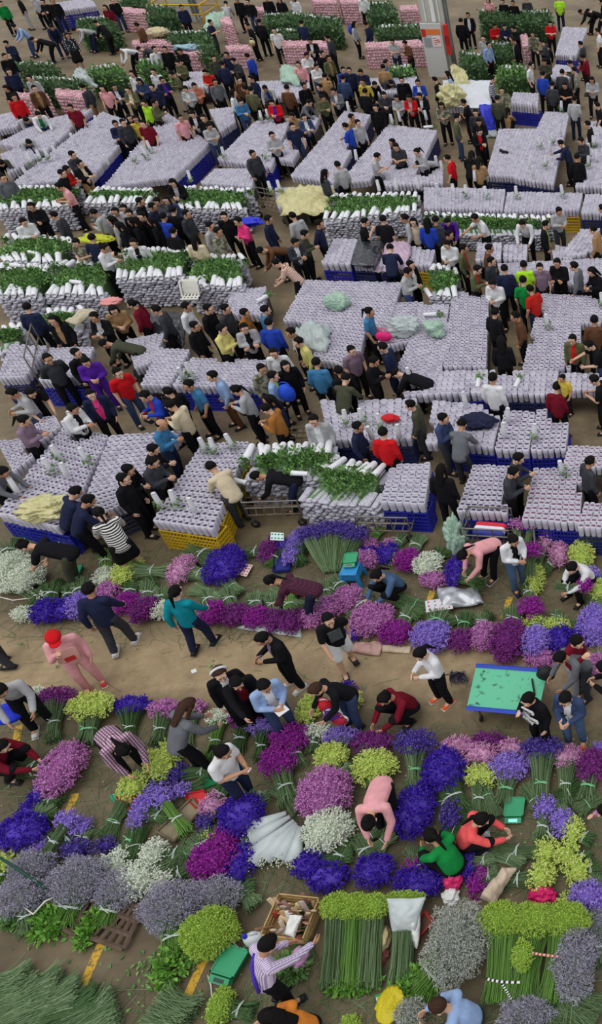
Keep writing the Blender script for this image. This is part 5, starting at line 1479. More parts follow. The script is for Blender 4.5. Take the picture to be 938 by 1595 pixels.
def build_flowers():
    b = bunch
    # ---- upper flower rows, left to right
    b('white', 18, 885, 52, 52, (8, 848), n=60); b('white', 42, 900, 44, 44, (36, 862), n=40); b('white', 20, 908, 46, 28, (60, 930), n=30, tie=None)
    b('white', 96, 853, 26, 18, (66, 836), stem='b'); b('white', 37, 957, 32, 20, (72, 914), stem='d'); b('white', 72, 930, 16, 12, (90, 915), tie=None)
    b('purple', 72, 953, 38, 36, (84, 912), stem='d'); b('purple', 100, 950, 36, 34, (112, 915), stem='d'); b('lilac', 126, 944, 42, 38, (122, 908))
    b('white', 164, 898, 34, 24, (164, 862), stem='b'); b('yellow', 197, 888, 34, 48, (262, 890)); b('mauve', 168, 920, 36, 20, (190, 905), stem='d')
    b('magenta', 198, 940, 40, 30, (204, 912), stem='d'); b('plum', 224, 950, 38, 38, (232, 912)); b('white', 252, 951, 34, 26, (250, 920)); b('rose', 283, 888, 34, 44, (328, 898))
    b('purple', 350, 880, 60, 60, (300, 856), thick=.22); b('plum', 420, 856, 26, 38, (384, 862)); b('purple', 440, 850, 20, 18, (420, 880), stem='b'); b('lilac', 461, 850, 24, 62, (470, 878), stem='d', tie=None)
    [b('violet', x, y, 40, 18, (bx, 888), hz=.42, n=260, tie=None, rt=.16, rb=.07, stem='m') for x, y, bx in ((484, 830, 508), (508, 825, 516), (532, 824, 524), (552, 832, 532))]
    b('mauve', 572, 848, 34, 18, (594, 822), stem='b', tie='g'); b('purple', 572, 860, 30, 14, (580, 838), tie=None, n=20); b('mauve', 566, 872, 54, 24, (540, 850), n=40)
    b('purple', 604, 862, 30, 30, (630, 834), tie='g'); b('rose', 610, 847, 24, 12, (624, 832), tie=None, n=20); b('yellow', 616, 870, 15, 15, (624, 856), tie=None, n=20); b('magenta', 635, 873, 40, 32, (654, 838), stem='m')
    b('white', 667, 880, 46, 34, (690, 860), stem='d'); b('mauve', 676, 903, 42, 22, (694, 892), tie=None, n=30); b('purple', 711, 890, 30, 46, (748, 910), stem='d', bz=.35, thick=.2); b('purple', 738, 855, 22, 10, (756, 850), n=30)
    b('rose', 852, 840, 26, 40, (836, 880), thick=.2); b('rose', 872, 864, 26, 36, (848, 890), thick=.2); b('mauve', 806, 816, 26, 10, (806, 842), hz=.62, bz=.45, tie=None); b('mauve', 828, 816, 24, 10, (820, 848), hz=.62, bz=.45, tie=None)
    b('magenta', 826, 857, 32, 18, (824, 892), hz=.8, bz=.5, tie=None); b('yellow', 834, 904, 26, 52, (818, 900)); b('magenta', 827, 946, 38, 26, (822, 912), hz=.3); b('yellow', 906, 864, 38, 42, (912, 845), stem='b'); b('lilac', 921, 900, 28, 28, (916, 884)); b('magenta', 911, 912, 18, 18, (866, 914), hz=.6, bz=.6, stem='m', n=70); b('yellow', 932, 922, 26, 36, (938, 898))
    # upper row along the aisle
    b('magenta', 332, 955, 38, 34, (322, 924)); b('plum', 366, 958, 44, 32, (352, 922)); b('magenta', 400, 962, 40, 30, (396, 928)); b('plum', 430, 967, 34, 30, (424, 930)); b('plum', 456, 968, 34, 34, (448, 928), stem='b')
    b('mauve', 486, 962, 36, 32, (488, 926)); b('mauve', 513, 948, 40, 34, (502, 910)); b('mauve', 544, 932, 46, 36, (522, 902)); b('mauve', 580, 966, 72, 52, (560, 932), thick=.24); b('magenta', 616, 986, 54, 34, (640, 950)); b('purple', 550, 986, 28, 20, (556, 968), tie=None, n=20)
    b('lilac', 672, 992, 64, 46, (684, 956), tie='g'); b('plum', 719, 998, 42, 32, (725, 958), tie='g', stem='d'); b('mauve', 752, 990, 36, 42, (750, 960)); b('plum', 793, 998, 58, 66, (800, 950), thick=.26); b('lilac', 835, 1000, 46, 46, (838, 968)); b('yellow', 832, 970, 42, 18, (836, 950)); b('yellow', 868, 975, 42, 20, (866, 954)); b('mauve', 842, 1027, 54, 22, (842, 1004), tie=None, n=20)
    b('purple', 872, 995, 38, 36, (872, 964)); b('purple', 902, 994, 34, 30, (902, 966), tie=None); b('lilac', 924, 974, 50, 64, (930, 936), thick=.26); b('mauve', 926, 1036, 26, 34, (930, 1010), tie=None, n=20)
    # ---- lower row along the aisle
    b('white', 54, 1083, 46, 18, (56, 1112)); b('plum', 89, 1086, 60, 24, (82, 1152), n=180); b('yellow', 142, 1100, 70, 38, (134, 1160), hz=.26, n=180, tie='g'); b('purple', 205, 1099, 66, 24, (200, 1158), n=180, stem='d'); b('mauve', 256, 1104, 48, 24, (244, 1158), n=150); b('mauve', 300, 1102, 40, 18, (290, 1164), n=150)
    b('white', 342, 1117, 34, 22, (330, 1180), stem='b'); b('plum', 382, 1119, 48, 26, (368, 1172), n=140, stem='d'); b('lilac', 412, 1134, 50, 20, (404, 1182), n=140, stem='d'); b('magenta', 452, 1150, 58, 40, (462, 1194)); b('magenta', 434, 1186, 56, 42, (452, 1252), n=170)
    b('yellow', 480, 1106, 30, 46, (488, 1085)); b('yellow', 545, 1095, 28, 40, (548, 1122)); b('purple', 542, 1072, 18, 14, (540, 1090), tie=None, n=20); b('white', 494, 1141, 52, 20, (486, 1170)); b('lilac', 533, 1148, 60, 24, (530, 1186)); b('plum', 581, 1157, 64, 32, (578, 1200)); b('yellow', 516, 1181, 48, 44, (540, 1215)); b('yellow', 584, 1195, 72, 50, (600, 1256), thick=.24, stem='d')
    b('violet', 647, 1156, 66, 32, (646, 1226), n=190, tie='g', hz=.3); b('purple', 690, 1200, 64, 66, (716, 1268), thick=.28, stem='d'); b('rose', 712, 1163, 46, 28, (716, 1200), tie=None); b('plum', 760, 1155, 56, 22, (762, 1184), tie=None); b('rose', 747, 1176, 52, 32, (744, 1214), tie=None); b('rose', 796, 1167, 44, 24, (796, 1196), tie=None); b('violet', 845, 1164, 68, 26, (842, 1256), n=240, tie='g', hz=.34, spread=1.25); b('lilac', 795, 1194, 66, 38, (784, 1252), n=150, tie='g'); b('yellow', 750, 1209, 56, 30, (744, 1268), n=150); b('rose', 883, 1178, 54, 30, (880, 1252), n=150); b('plum', 921, 1191, 44, 46, (912, 1246), n=150, tie='g'); b('lilac', 934, 1166, 20, 12, (936, 1186), tie=None)
    # ---- middle of the lower sellers
    b('mauve', 97, 1198, 60, 86, (34, 1192), thick=.26, n=180, stem='m'); b('magenta', 20, 1184, 32, 18, (28, 1212)); b('purple', 62, 1238, 22, 30, (92, 1250), stem='d'); b('purple', 46, 1262, 24, 30, (84, 1275), stem='d'); b('purple', 36, 1296, 74, 54, (70, 1262), thick=.24)
    b('lilac', 104, 1276, 30, 20, (68, 1334), n=140, hz=.3, bz=.2); b('lilac', 126, 1288, 30, 26, (92, 1318), n=80); b('violet', 120, 1324, 40, 28, (134, 1296)); b('violet', 165, 1318, 32, 20, (188, 1262), n=140, stem='d'); b('lilac', 62, 1318, 22, 18, (80, 1300), tie=None); b('white', 186, 1334, 26, 22, (212, 1295), n=130, tie='g', stem='d')
    b('yellow', 254, 1186, 48, 56, (240, 1224), thick=.22, stem='d'); b('yellow', 208, 1226, 40, 36, (226, 1204)); b('violet', 278, 1205, 24, 32, (338, 1200), n=160, stem='d'); b('lilac', 282, 1232, 26, 20, (318, 1218), tie=None, n=60, stem='d'); b('lilac', 222, 1262, 24, 56, (262, 1275), stem='d', thick=.16); b('lilac', 244, 1230, 36, 20, (260, 1268), stem='d'); b('lilac', 252, 1244, 22, 20, (290, 1296), stem='b', n=150, hz=.26, bz=.2)
    b('rose', 330, 1255, 32, 32, (350, 1228), stem='d'); b('violet', 322, 1282, 24, 26, (334, 1262), tie=None); b('purple', 376, 1270, 66, 62, (400, 1238), thick=.26); b('magenta', 350, 1308, 46, 36, (362, 1280), tie=None); b('magenta', 334, 1340, 76, 58, (312, 1305), thick=.26); b('purple', 375, 1346, 40, 62, (390, 1310)); b('yellow', 328, 1306, 26, 14, (338, 1290), tie=None, n=20)
    b('white', 240, 1332, 36, 44, (292, 1330), n=170, stem='d', thick=.2); b('white', 214, 1372, 60, 50, (252, 1350)); b('white', 176, 1348, 50, 30, (196, 1318)); b('white', 252, 1378, 30, 36, (296, 1352), stem='d')
    b('mauve', 506, 1236, 82, 80, (528, 1200), thick=.34); b('white', 511, 1292, 78, 64, (548, 1296), thick=.28); b('purple', 480, 1346, 50, 34, (500, 1318)); b('purple', 510, 1366, 68, 40, (540, 1316), n=170, stem='d'); b('purple', 585, 1357, 64, 46, (562, 1308), n=170); b('purple', 645, 1264, 60, 80, (650, 1222), thick=.3); b('violet', 704, 1268, 30, 56, (690, 1240), stem='d')  # the last, dusky violet bunch has a dark shadow put into its colour
    b('magenta', 648, 1351, 36, 22, (640, 1325), tie=None); b('purple', 652, 1374, 80, 42, (648, 1340)); b('purple', 730, 1346, 24, 48, (768, 1338)); b('magenta', 744, 1372, 22, 50, (772, 1360)); b('lilac', 850, 1258, 34, 28, (842, 1308)); b('lilac', 876, 1284, 30, 42, (844, 1312), stem='d')
    b('yellow', 893, 1296, 30, 42, (920, 1310), stem='d'); b('yellow', 852, 1326, 34, 36, (776, 1326), n=190); b('yellow', 884, 1334, 34, 34, (918, 1340), stem='d'); b('yellow', 844, 1366, 40, 46, (784, 1372), n=190); b('yellow', 902, 1358, 36, 40, (930, 1352), stem='d'); b('lilac', 916, 1396, 58, 38, (930, 1370), thick=.2); b('yellow', 884, 1404, 20, 20, (890, 1386), tie=None, n=20)
    # ---- hazy sprays and lime plumes at the bottom
    b('yellow', 8, 1345, 26, 30, (-6, 1375), stem='b'); b('haze', 50, 1352, 70, 50, (56, 1392), thick=.24); b('haze', 124, 1372, 96, 74, (96, 1440), thick=.3, stem='b'); b('haze', 34, 1398, 80, 56, (50, 1448), thick=.28); b('haze', 184, 1386, 70, 56, (160, 1440), thick=.24, stem='b'); b('haze', 268, 1412, 96, 74, (276, 1490), thick=.32, stem='b'); b('haze', 336, 1394, 84, 50, (392, 1386), thick=.26, n=190, stem='d')
    b('solid', 326, 1453, 86, 74, (300, 1480), thick=.34, stem='b'); b('solid', 344, 1568, 38, 58, (392, 1576), stem='d', n=170); b('greyhaze', 712, 1470, 96, 120, (650, 1545), thick=.4, stem='b', n=200); b('haze', 896, 1500, 66, 110, (886, 1590), thick=.34); b('haze', 930, 1440, 30, 70, (936, 1500)); b('haze', 820, 1580, 86, 44, (800, 1630), thick=.24); b('greyhaze', 640, 1578, 50, 44, (628, 1620))
    for x, w in ((524, 34), (552, 34), (580, 36)): b('solid', x, 1412, w + 14, 36, (x - 6, 1536), hz=.42, bz=.10, n=230, rt=.17, rb=.19, tie=None, thick=.16, stem='mbm'[(x // 28) % 3])
    for x, w, bx in ((784, 78, 778), (832, 76, 812), (882, 78, 862)): b('solid', x, 1432, w, 48, (bx, 1558), hz=.4, bz=.10, n=260, rt=.19, rb=.27, tie=None, thick=.22, stem='b')
    b('solid', 814, 1488, 30, 44, (810, 1540), hz=.42, tie=None); b('solid', 632, 1398, 62, 16, (624, 1530), hz=.4, n=240, rt=.14, rb=.2, tie=None, stem='m')
    b('solid', 545, 1598, 30, 30, (540, 1630), stem='b'); b('solid', 930, 1410, 22, 22, (936, 1440))
    L = [(o, '%s %s flower bunch %s' % ('broad' if r['W'] > .62 else 'slim' if r['W'] < .3 else 'mid-sized', FWORD[r['col']], near_area(r['x'], r['y'], FAREAS)), r['x'], r['y']) for o, r in BUNCH]
    ordinal_labels(L, 'flower bunches laid out for sale')
FAREAS = [(25, 890, 'in the white heap on the left'), (90, 945, 'at the left end of the upper row'), (190, 900, 'behind the navy-jumper walker'), (250, 945, 'between the two walkers'), (340, 880, 'in front of the yellow crates'), (430, 850, 'by the green card'), (510, 850, 'in the fan of stems'), (590, 860, 'behind the blue stool'), (670, 890, 'by the foil wraps'), (740, 870, 'at the pale pink worker'), (850, 850, 'on the right trolley'), (830, 920, 'beside the apron wearer'), (915, 890, 'round the seated vest wearer'),
          (385, 960, 'in the upper aisle row, middle'), (520, 950, 'below the blue stool'), (600, 975, 'above the black-tee walker'), (690, 990, 'above the broom carrier'), (800, 1000, 'behind the green table'), (890, 990, 'by the maroon watcher'), (100, 1090, 'in the lower row, left'), (230, 1100, 'in the lower row, second stretch'), (380, 1125, 'in the lower row by the leaning group'), (450, 1165, 'beside the magenta mound'), (515, 1110, 'around the pouch carrier'), (560, 1165, 'in the lower row, middle'), (670, 1180, 'in the lower row below the broom'), (770, 1180, 'below the green table'), (890, 1185, 'at the right end of the lower row'),
          (60, 1210, 'round the left squatter'), (60, 1290, 'at the left edge below'), (140, 1300, 'left of the wooden tray'), (240, 1215, 'by the red trays'), (290, 1230, 'on the wooden tray'), (350, 1270, 'above the film cones'), (345, 1345, 'left of the film cones'), (230, 1355, 'above the grid pallet'), (510, 1250, 'right of the film cones'), (540, 1355, 'below the pink-jumper worker'), (650, 1270, 'above the green-top squatter'), (660, 1365, 'below the green-top squatter'), (740, 1355, 'by the beige towel'), (865, 1275, 'right of the lit green scale'), (870, 1345, 'above the lime band'), (915, 1400, 'at the lower right edge'),
          (60, 1370, 'at the lower left edge'), (160, 1380, 'beside the grid pallet'), (290, 1400, 'over the leafy stems'), (330, 1460, 'by the orange stick'), (340, 1570, 'beside the lower green scale'), (550, 1420, 'in the tall stem block'), (632, 1400, 'under the grey film'), (710, 1470, 'in the silver spray'), (830, 1440, 'in the lime band'), (890, 1520, 'at the bottom right'), (640, 1580, 'at the bottom edge')]
def build_things():
    pillars_and_signs()
    # far foliage ricks and pink stacks
    H = [((30, 98), (88, 100), (92, 112), (28, 108), 'low green foliage rick with white rim at the far left'), ((125, 28), (178, 24), (180, 52), (120, 50), 'leafy rick behind the polka dot dress'), ((142, 104), (186, 100), (196, 122), (138, 120), 'round green rick before the far left pillar'), ((218, 94), (250, 92), (252, 112), (216, 112), 'small round rick among buyers in jackets'), ((230, 8), (272, 10), (268, 30), (226, 32), 'dark rick left of the far pillar'), ((262, 50), (318, 48), (326, 70), (258, 66), 'rick below the yellow guard rail'),
         ((318, 44), (330, 44), (326, 92), (306, 90), 'narrow rick beside the pink wall end'), ((412, 22), (470, 20), (474, 38), (410, 38), 'far rick behind the white tee'), ((430, 46), (470, 46), (474, 60), (428, 60), 'rick right of the white tee'), ((466, 20), (530, 28), (526, 50), (464, 46), 'long rick left of the square bush stack'), ((575, 4), (612, 2), (616, 28), (572, 28), 'tall square bush stack on the far aisle'), ((588, 40), (655, 38), (658, 58), (586, 58), 'rick in front of the pink wall by the pillar'), ((750, 14), (804, 14), (804, 36), (748, 36), 'left half of the big dark hedge stack'), ((806, 16), (858, 16), (860, 40), (806, 38), 'right half of the big dark hedge stack'),
         ((720, 78), (752, 84), (752, 108), (720, 104), 'dark rick right of the tall pillar'), ((766, 64), (796, 66), (796, 92), (764, 90), 'rick behind the red shirts'), ((780, 102), (824, 104), (820, 126), (776, 126), 'bright rick by the blue tarp'), ((612, 104), (642, 102), (640, 116), (608, 118), 'small rick in the throng left of the pillar'), ((190, -4), (236, -2), (232, 12), (186, 10), 'far rick at the top edge'), ((50, 120), (128, 124), (134, 140), (58, 134), 'flat green rick above the pink stack'), ((695, 8), (735, -4), (735, 0), (700, 2), 'strip rick at the top edge right of the pillar'),
         ((366, -2), (406, -4), (410, 8), (362, 8), 'rick at the top edge beyond the crowd'), ((505, 58), (545, 55), (560, 78), (520, 80), 'striped leafy pack on the far aisle')]
    for i, h in enumerate(H):
        if i in (20, 21, 22): continue
        hedge(h[:4], 1.0, h[4], i, dark=i not in (16, 17, 2, 3))
    Pk = [((90, 134), (138, 142), (142, 158), (84, 150), .9, 'pink stack at the left lanes'), ((184, 8), (222, 14), (232, 26), (188, 20), 1.0, 'pink stack behind the maroon skirt'), ((205, 62), (262, 60), (268, 70), (204, 72), .9, 'low pink stack behind the grey-jacketed pair'), ((284, 74), (312, 74), (318, 88), (284, 86), .9, 'pink stack by the pale blue cloth'), ((350, 70), (388, 68), (392, 78), (352, 80), .9, 'pink stack behind the folded-arms man'), ((434, 62), (474, 62), (476, 74), (436, 74), .95, 'pink stack right of the white tee'), ((484, -6), (524, -6), (524, 6), (486, 6), 1.1, 'left far pink wall at the top edge'), ((528, -6), (560, -6), (562, 6), (528, 6), 1.1, 'right far pink wall at the top edge'),
          ((464, 62), (504, 60), (514, 76), (466, 74), .95, 'pink stack at the navy jacket'), ((566, 66), (656, 58), (662, 72), (566, 78), 1.0, 'long pink wall left of the tall pillar'), ((812, 50), (822, 50), (824, 76), (812, 76), 1.0, 'narrow pink stack by the camouflage jacket'), ((398, 10), (430, 8), (432, 18), (400, 20), 1.0, 'pink stack at the top centre'), ((622, 8), (650, 6), (652, 16), (622, 18), 1.0, 'pink stack left of the pillar top'), ((18, 140), (70, 148), (76, 158), (16, 152), .85, 'pale pink stack at the far left'), ((345, 20), (362, 26), (358, 44), (342, 36), 1.1, 'tilted pink pack beside the folded-arms man')]
    for k in Pk: pink_block(k[:4], k[4], k[5])
    # films, covers, clothes on the blocks
    clear = film_mat('clear_film', (205, 216, 214), .62); yfilm = film_mat('yellow_film', (214, 206, 150), .8); pfilm = film_mat('pink_film', (206, 178, 200), .8); bfilm = mat('black_film', (44, 46, 52), .3, .2, 6, spec=.7); gfilm = film_mat('green_film', (176, 208, 186), .75); pale = mat('pale_cover', (206, 208, 214), .4, .08, 4)
    wad(70, 792, .86, (.50, .34, .12), 'plastic_film', 'crumpled yellowish film heap on the near left block', 'plastic film', yfilm, 3); sheet([(50, 790, .9), (104, 796, .9), (92, 838, .35), (48, 812, .8)], 'plastic_film', 'yellowish film hanging over the blue crate edge', 'plastic film', yfilm, .1, fold=.05, seed=5)
    wad(524, 470, .86, (.30, .24, .14), 'plastic_film', 'ball of clear green-tinted film on the large middle block', 'plastic film', gfilm, 7); sheet([(470, 505, .95), (520, 510, .95), (505, 548, .9), (455, 545, .9)], 'plastic_film', 'wide crumpled clear film left of the large middle block', 'plastic film', clear, .25, fold=.09, seed=8)
    wad(628, 508, .82, (.42, .32, .16), 'plastic_film', 'clear bag heap right of the ponytailed person in blue', 'plastic film', clear, 9); wad(676, 512, .88, (.28, .24, .14), 'plastic_film', 'pale green film ball on the small upper block', 'plastic film', gfilm, 10)
    sheet([(432, 298, .84), (522, 294, .84), (512, 330, .8), (440, 336, .6)], 'plastic_film', 'straw-coloured film tangled beside the far trolley', 'plastic film', yfilm, .2, fold=.12, seed=11); sheet([(703, 104, 1.6), (722, 116, 1.2), (735, 134, .92), (706, 134, .92)], 'plastic_film', 'cream film leaning at the foot of the tall pillar', 'plastic film', yfilm, .25, fold=.1, seed=12); wad(704, 150, .92, (.5, .42, .3), 'plastic_film', 'round straw-coloured film ball near the tall pillar', 'plastic film', yfilm, 13)
    sheet([(437, 104, 1.1), (466, 110, 1.1), (468, 132, .95), (436, 128, .95)], 'cloth_cover', 'pale green cover draped over packs in the far crowd', 'cover', gfilm, .3, fold=.08, seed=14); sheet([(558, 372, .96), (599, 376, .96), (582, 414, .9), (546, 412, .9)], 'black_cover', 'black plastic cover over a block, glossy creases', 'cover', bfilm, .08, fold=.04, seed=15); sheet([(547, 411, .9), (583, 413, .9), (582, 430, .3), (546, 426, .3)], 'black_cover', 'black plastic hanging down the front of the covered block', 'cover', bfilm, .05, fold=.03, seed=16)
    sheet([(604, 376, .95), (640, 378, .95), (636, 420, .9), (582, 424, .6)], 'pink_cover', 'pinkish plastic cover over the block beside the black cover', 'cover', pfilm, .1, fold=.05, seed=17); sheet([(690, 124, .96), (770, 126, .96), (764, 168, .93), (688, 166, .93)], 'pale_cover', 'white plastic sheet over the block beside the blue tarp', 'cover', pale, .05, fold=.03, seed=18)
    sheet([(748, 165, 1.0), (768, 165, 1.0), (772, 200, .2), (752, 205, .2)], 'blue_tarp', 'bright blue tarpaulin hanging at the block by the tall pillar', 'tarpaulin', mat('blue_tarp', (44, 52, 190), .4), .1, fold=.06, seed=19); sheet([(220, 487, .9), (292, 487, .9), (285, 542, .5), (258, 545, .4)], 'black_cover', 'black film heap before the white-jacketed row', 'cover', bfilm, .2, fold=.08, seed=20)
    wad(388, 346, .9, (.42, .26, .12), 'plastic_bag', 'bright blue plastic bag beside the hot pink top', 'bag', mat('bag_blue', (38, 52, 200), .35), 21); wad(150, 372, .85, (.55, .28, .12), 'plastic_bag', 'lime yellow plastic sheet behind the leafy piles', 'bag', mat('bag_lime', (190, 196, 40), .35), 22); wad(740, 656, .86, (.42, .28, .09), 'folded_jacket', 'navy jacket thrown on the middle right block', 'clothing', mat('navy_cloth', (28, 32, 60), .9), 23, .35); wad(607, 651, .9, (.22, .13, .08), 'red_hat', 'red cap lying on the block behind the red hoodie', 'hat', mat('cap_red', (200, 30, 38), .8), 24, .15)
    wad(174, 470, .85, (.28, .2, .1), 'pink_cloth', 'pink cloth on the grey layered pile', 'cloth', mat('cloth_pink', (226, 150, 150), .9), 25); sheet([(140, 480, .95), (150, 486, .95), (118, 506, .9), (100, 502, .9)], 'sack', 'beige woven sack on the trolley behind the buyers', 'sack', mat('sack', (196, 184, 160), .9, .1), .15, fold=.04, seed=26); wad(290, 74, .9, (.7, .3, .1), 'cloth_cover', 'pale blue cloth on the far pink stack', 'cover', mat('pale_blue_cloth', (150, 178, 190), .8), 27, .12); sheet([(322, 26, 1.2), (352, 20, 1.2), (345, 40, .9), (318, 45, .9)], 'cloth_cover', 'pale green sheet behind the folded-arms man', 'cover', gfilm, .3, fold=.08, seed=28)
    wad(245, 50, 1.0, (.5, .35, .2), 'straw_bag', 'straw coloured bag on the far rick by the guard rail', 'bag', mat('straw', (200, 184, 150), .9), 29); sheet([(120, 116, .8), (140, 118, .8), (146, 134, .8), (114, 130, .8)], 'plastic_film', 'white film on the flat rick at the far left', 'plastic film', clear, .3, fold=.15, seed=30); wad(768, 208, .0, (.0001 + .4, .3, .12), 'plastic_bag', 'pale bag on the floor near the far right lanes', 'bag', clear, 31)
    # shoes on a block
    for k, (x, y) in enumerate(((782, 236), (789, 238))):
        p = at(x, y, .87); s = thing('sneaker', ('left' if k == 0 else 'right') + ' one of the dark pair lying on the far right lane block', 'shoe', tuple(p), .6 + k * .5); obj('shoe_upper', SHOE, s, mats=[SHOEC['k'], SOLED])
    # white plastic chair on the leafy pile
    p = at(297, 446, 1.06); o = thing('plastic_chair', 'white slotted plastic chair tipped on the leafy pile', 'chair', tuple(p)); o.rotation_euler = (1.25, .1, .25); WP = mat('white_plastic', (224, 222, 212), .4)
    b = MB(); b.cap((-.2, 0, .02), (.2, 0, .02), .22, .025, n=8, side=(0, 1, 0)); obj('seat', b.mesh('seat', WP), o); b = MB()
    for i in range(5): b.cap((-.18 + .09 * i, -.22, .02), (-.2 + .1 * i, -.30, .44), .026, .012, n=6)
    b.cap((-.22, -.30, .45), (.22, -.30, .45), .03, n=8); b.cap((-.2, -.27, .24), (.2, -.27, .24), .025, n=8); obj('backrest', b.mesh('backrest', WP), o)
    for x in (-.2, .2):
        for y in (-.2, .2): b = MB(); b.cap((x, y, .0), (x * 1.15, y * 1.15, -.40), .03, .02, n=6); obj('leg', b.mesh('leg', WP), o)
        b = MB(); b.cap((x * 1.15, -.25, .22), (x * 1.15, .16, .20), .028, n=6); b.cap((x * 1.15, .16, .20), (x * 1.1, .18, 0), .025, n=6); obj('armrest', b.mesh('armrest', WP), o)
    # trolleys
    cart([(378, 762), (468, 762), (470, 800), (386, 803)], .42, 'FL', 'tube trolley under the near leafy bundles', .40); cart([(566, 790), (650, 790), (640, 828), (560, 826)], .36, 'F', 'rusty low trolley below the near right leafy pile', .42); cart([(735, 812), (800, 815), (796, 850), (722, 846)], .42, 'FBL', 'grey tube trolley with a red, white and blue bag', .46)
    cart([(404, 308), (452, 318), (442, 334), (398, 322)], .4, 'B', 'worn trolley beside the straw-coloured film', .4); cart([(62, 560), (74, 548), (64, 600), (44, 604)], .4, 'R', 'trolley frame standing between the left crates', .9); cart([(446, 668), (500, 664), (500, 690), (440, 690)], .4, 'L', 'trolley at the left of the block with the red cap', .5); cart([(790, 815), (832, 815), (836, 866), (794, 866)], .36, 'R', 'trolley carrying upright mauve bunches', .3)
    # striped bag on the trolley
    p = at(763, 826, .62); o = thing('striped_bag', 'red, white and blue striped bag lying on the grey tube trolley', 'bag', tuple(p), -.12)
    for k, (c, n) in enumerate((((206, 44, 60), 'red_band'), ((222, 222, 226), 'white_band'), ((60, 70, 160), 'blue_band'))): b = MB(); b.cap((-.28, .13 - .12 * k, 0), (.28, .13 - .12 * k, 0), .075, .10, n=12, side=(0, 1, 0)); obj(n, b.mesh(n, mat('band%d' % k, c, .7, .1), True), o)
    # green flat table trolley
    c = [at(742, 1037, .55), at(853, 1045, .55), at(838, 1113, .55), at(727, 1103, .55)]; m = sum(c) / 4; m[2] = 0; c = [k - m for k in c]; o = thing('table_trolley', 'scuffed green table top trolley with blue edges in the bare aisle', 'table', tuple(m))
    tm, nt, bs = newmat('scuffed_green'); tc = nt.nodes.new('ShaderNodeTexCoord'); no = nt.nodes.new('ShaderNodeTexNoise'); no.inputs['Scale'].default_value = 7; no.inputs['Detail'].default_value = 8; nt.links.new(tc.outputs['Object'], no.inputs['Vector']); r = nt.nodes.new('ShaderNodeValToRGB'); e = r.color_ramp.elements
    e[0].position = .30; e[0].color = (*lin((40, 92, 70)), 1); e[1].position = .42; e[1].color = (*lin((96, 186, 146)), 1); nt.links.new(no.outputs['Fac'], r.inputs['Fac']); nt.links.new(r.outputs['Color'], bs.inputs['Base Color']); bs.inputs['Roughness'].default_value = .55
    v = np.array([k - [0, 0, .03] for k in c] + c); b = MB(); b.add(v, [(0, 1, 2, 3), (4, 7, 6, 5), (0, 4, 5, 1), (1, 5, 6, 2), (2, 6, 7, 3), (3, 7, 4, 0)]); obj('table_top', b.mesh('table_top', tm), o)
    for a, d in ((c[0], c[1]), (c[3], c[2])): b = MB(); b.cap(a + [0, 0, .012], d + [0, 0, .012], .045, .03, n=4, side=(0, 1, 0), ends=False); obj('blue_edge', b.mesh('blue_edge', mat('edge_blue', (40, 66, 180), .5)), o)
    b = MB()
    for t in (.3, .7): b.box(c[0] * (1 - t) * .5 + c[2] * t * .5 + [0, 0, -.1 + 0], (.9, .05, .06))
    obj('underframe', b.mesh('underframe', RUST), o)
    for k in c: b = MB(); q = k * np.array([.75, .75, 1]); b.cap(q, [q[0], q[1], .06], .025, n=8); l = obj('leg', b.mesh('leg', RUST, True), o); b = MB(); b.cap((q[0] - .02, q[1], .07), (q[0] + .02, q[1], .07), .07, n=16, ends=False); obj('wheel', b.mesh('wheel', TYRE, True), l)
    p = at(833, 1082, .59); q = at(829, 1058, .59); b = MB(); b.cap(q - q, p - q, .018, n=8); tag(obj('iron_bar', b.mesh('iron_bar', BLK, True), loc=tuple(q)), 'short dark bar lying on the green table', 'bar')
    # platform scales
    platform_scale(119, 893, 0, .2, 'green platform scale on the floor behind the navy-jumper walker', .8); platform_scale(548, 874, .42, .1, 'green platform scale standing on the blue stool', .85); platform_scale(803, 1262, 0, .02, 'green platform scale with a lit display', 1.0, True); platform_scale(363, 1502, .05, -.25, 'large green platform scale at the bottom by the lilac checked shirt', 1.15)
    # blue stool
    p = at(553, 905, 0); o = thing('plastic_stool', 'sky blue plastic stool carrying a green scale', 'stool', tuple(p)); BL = mat('stool_blue', (50, 140, 200), .45); b = MB(); b.cap((-.16, 0, .40), (.16, 0, .40), .2, .02, n=4, side=(0, 1, 0)); obj('seat', b.mesh('seat', BL), o)
    for x in (-1, 1):
        for y in (-1, 1): b = MB(); b.cap((x * .15, y * .15, .39), (x * .2, y * .2, .01), .05, .03, n=4); obj('leg', b.mesh('leg', BL), o)
    b = MB()
    for y in (-.17, .17): b.box((0, y, .27), (.32, .02, .14))
    for x in (-.17, .17): b.box((x, 0, .27), (.02, .32, .14))
    obj('apron', b.mesh('apron', BL), o)
    def tray(q, z, h, label, m, name='plastic_tray', cat='tray'):
        mm, v, f = slab(q, z, z + .015); o = thing(name, label, cat, tuple(mm)); b = MB(); b.add(v, f); obj('base', b.mesh('base', m), o); t = v[4:]
        b = MB()
        for k in range(4): b.cap(t[k] + [0, 0, h / 2], t[(k + 1) % 4] + [0, 0, h / 2], .014, h / 2, n=4, side=np.cross(t[(k + 1) % 4] - t[k], [0, 0, 1]), ends=False)
        obj('rim', b.mesh('rim', m), o); return o
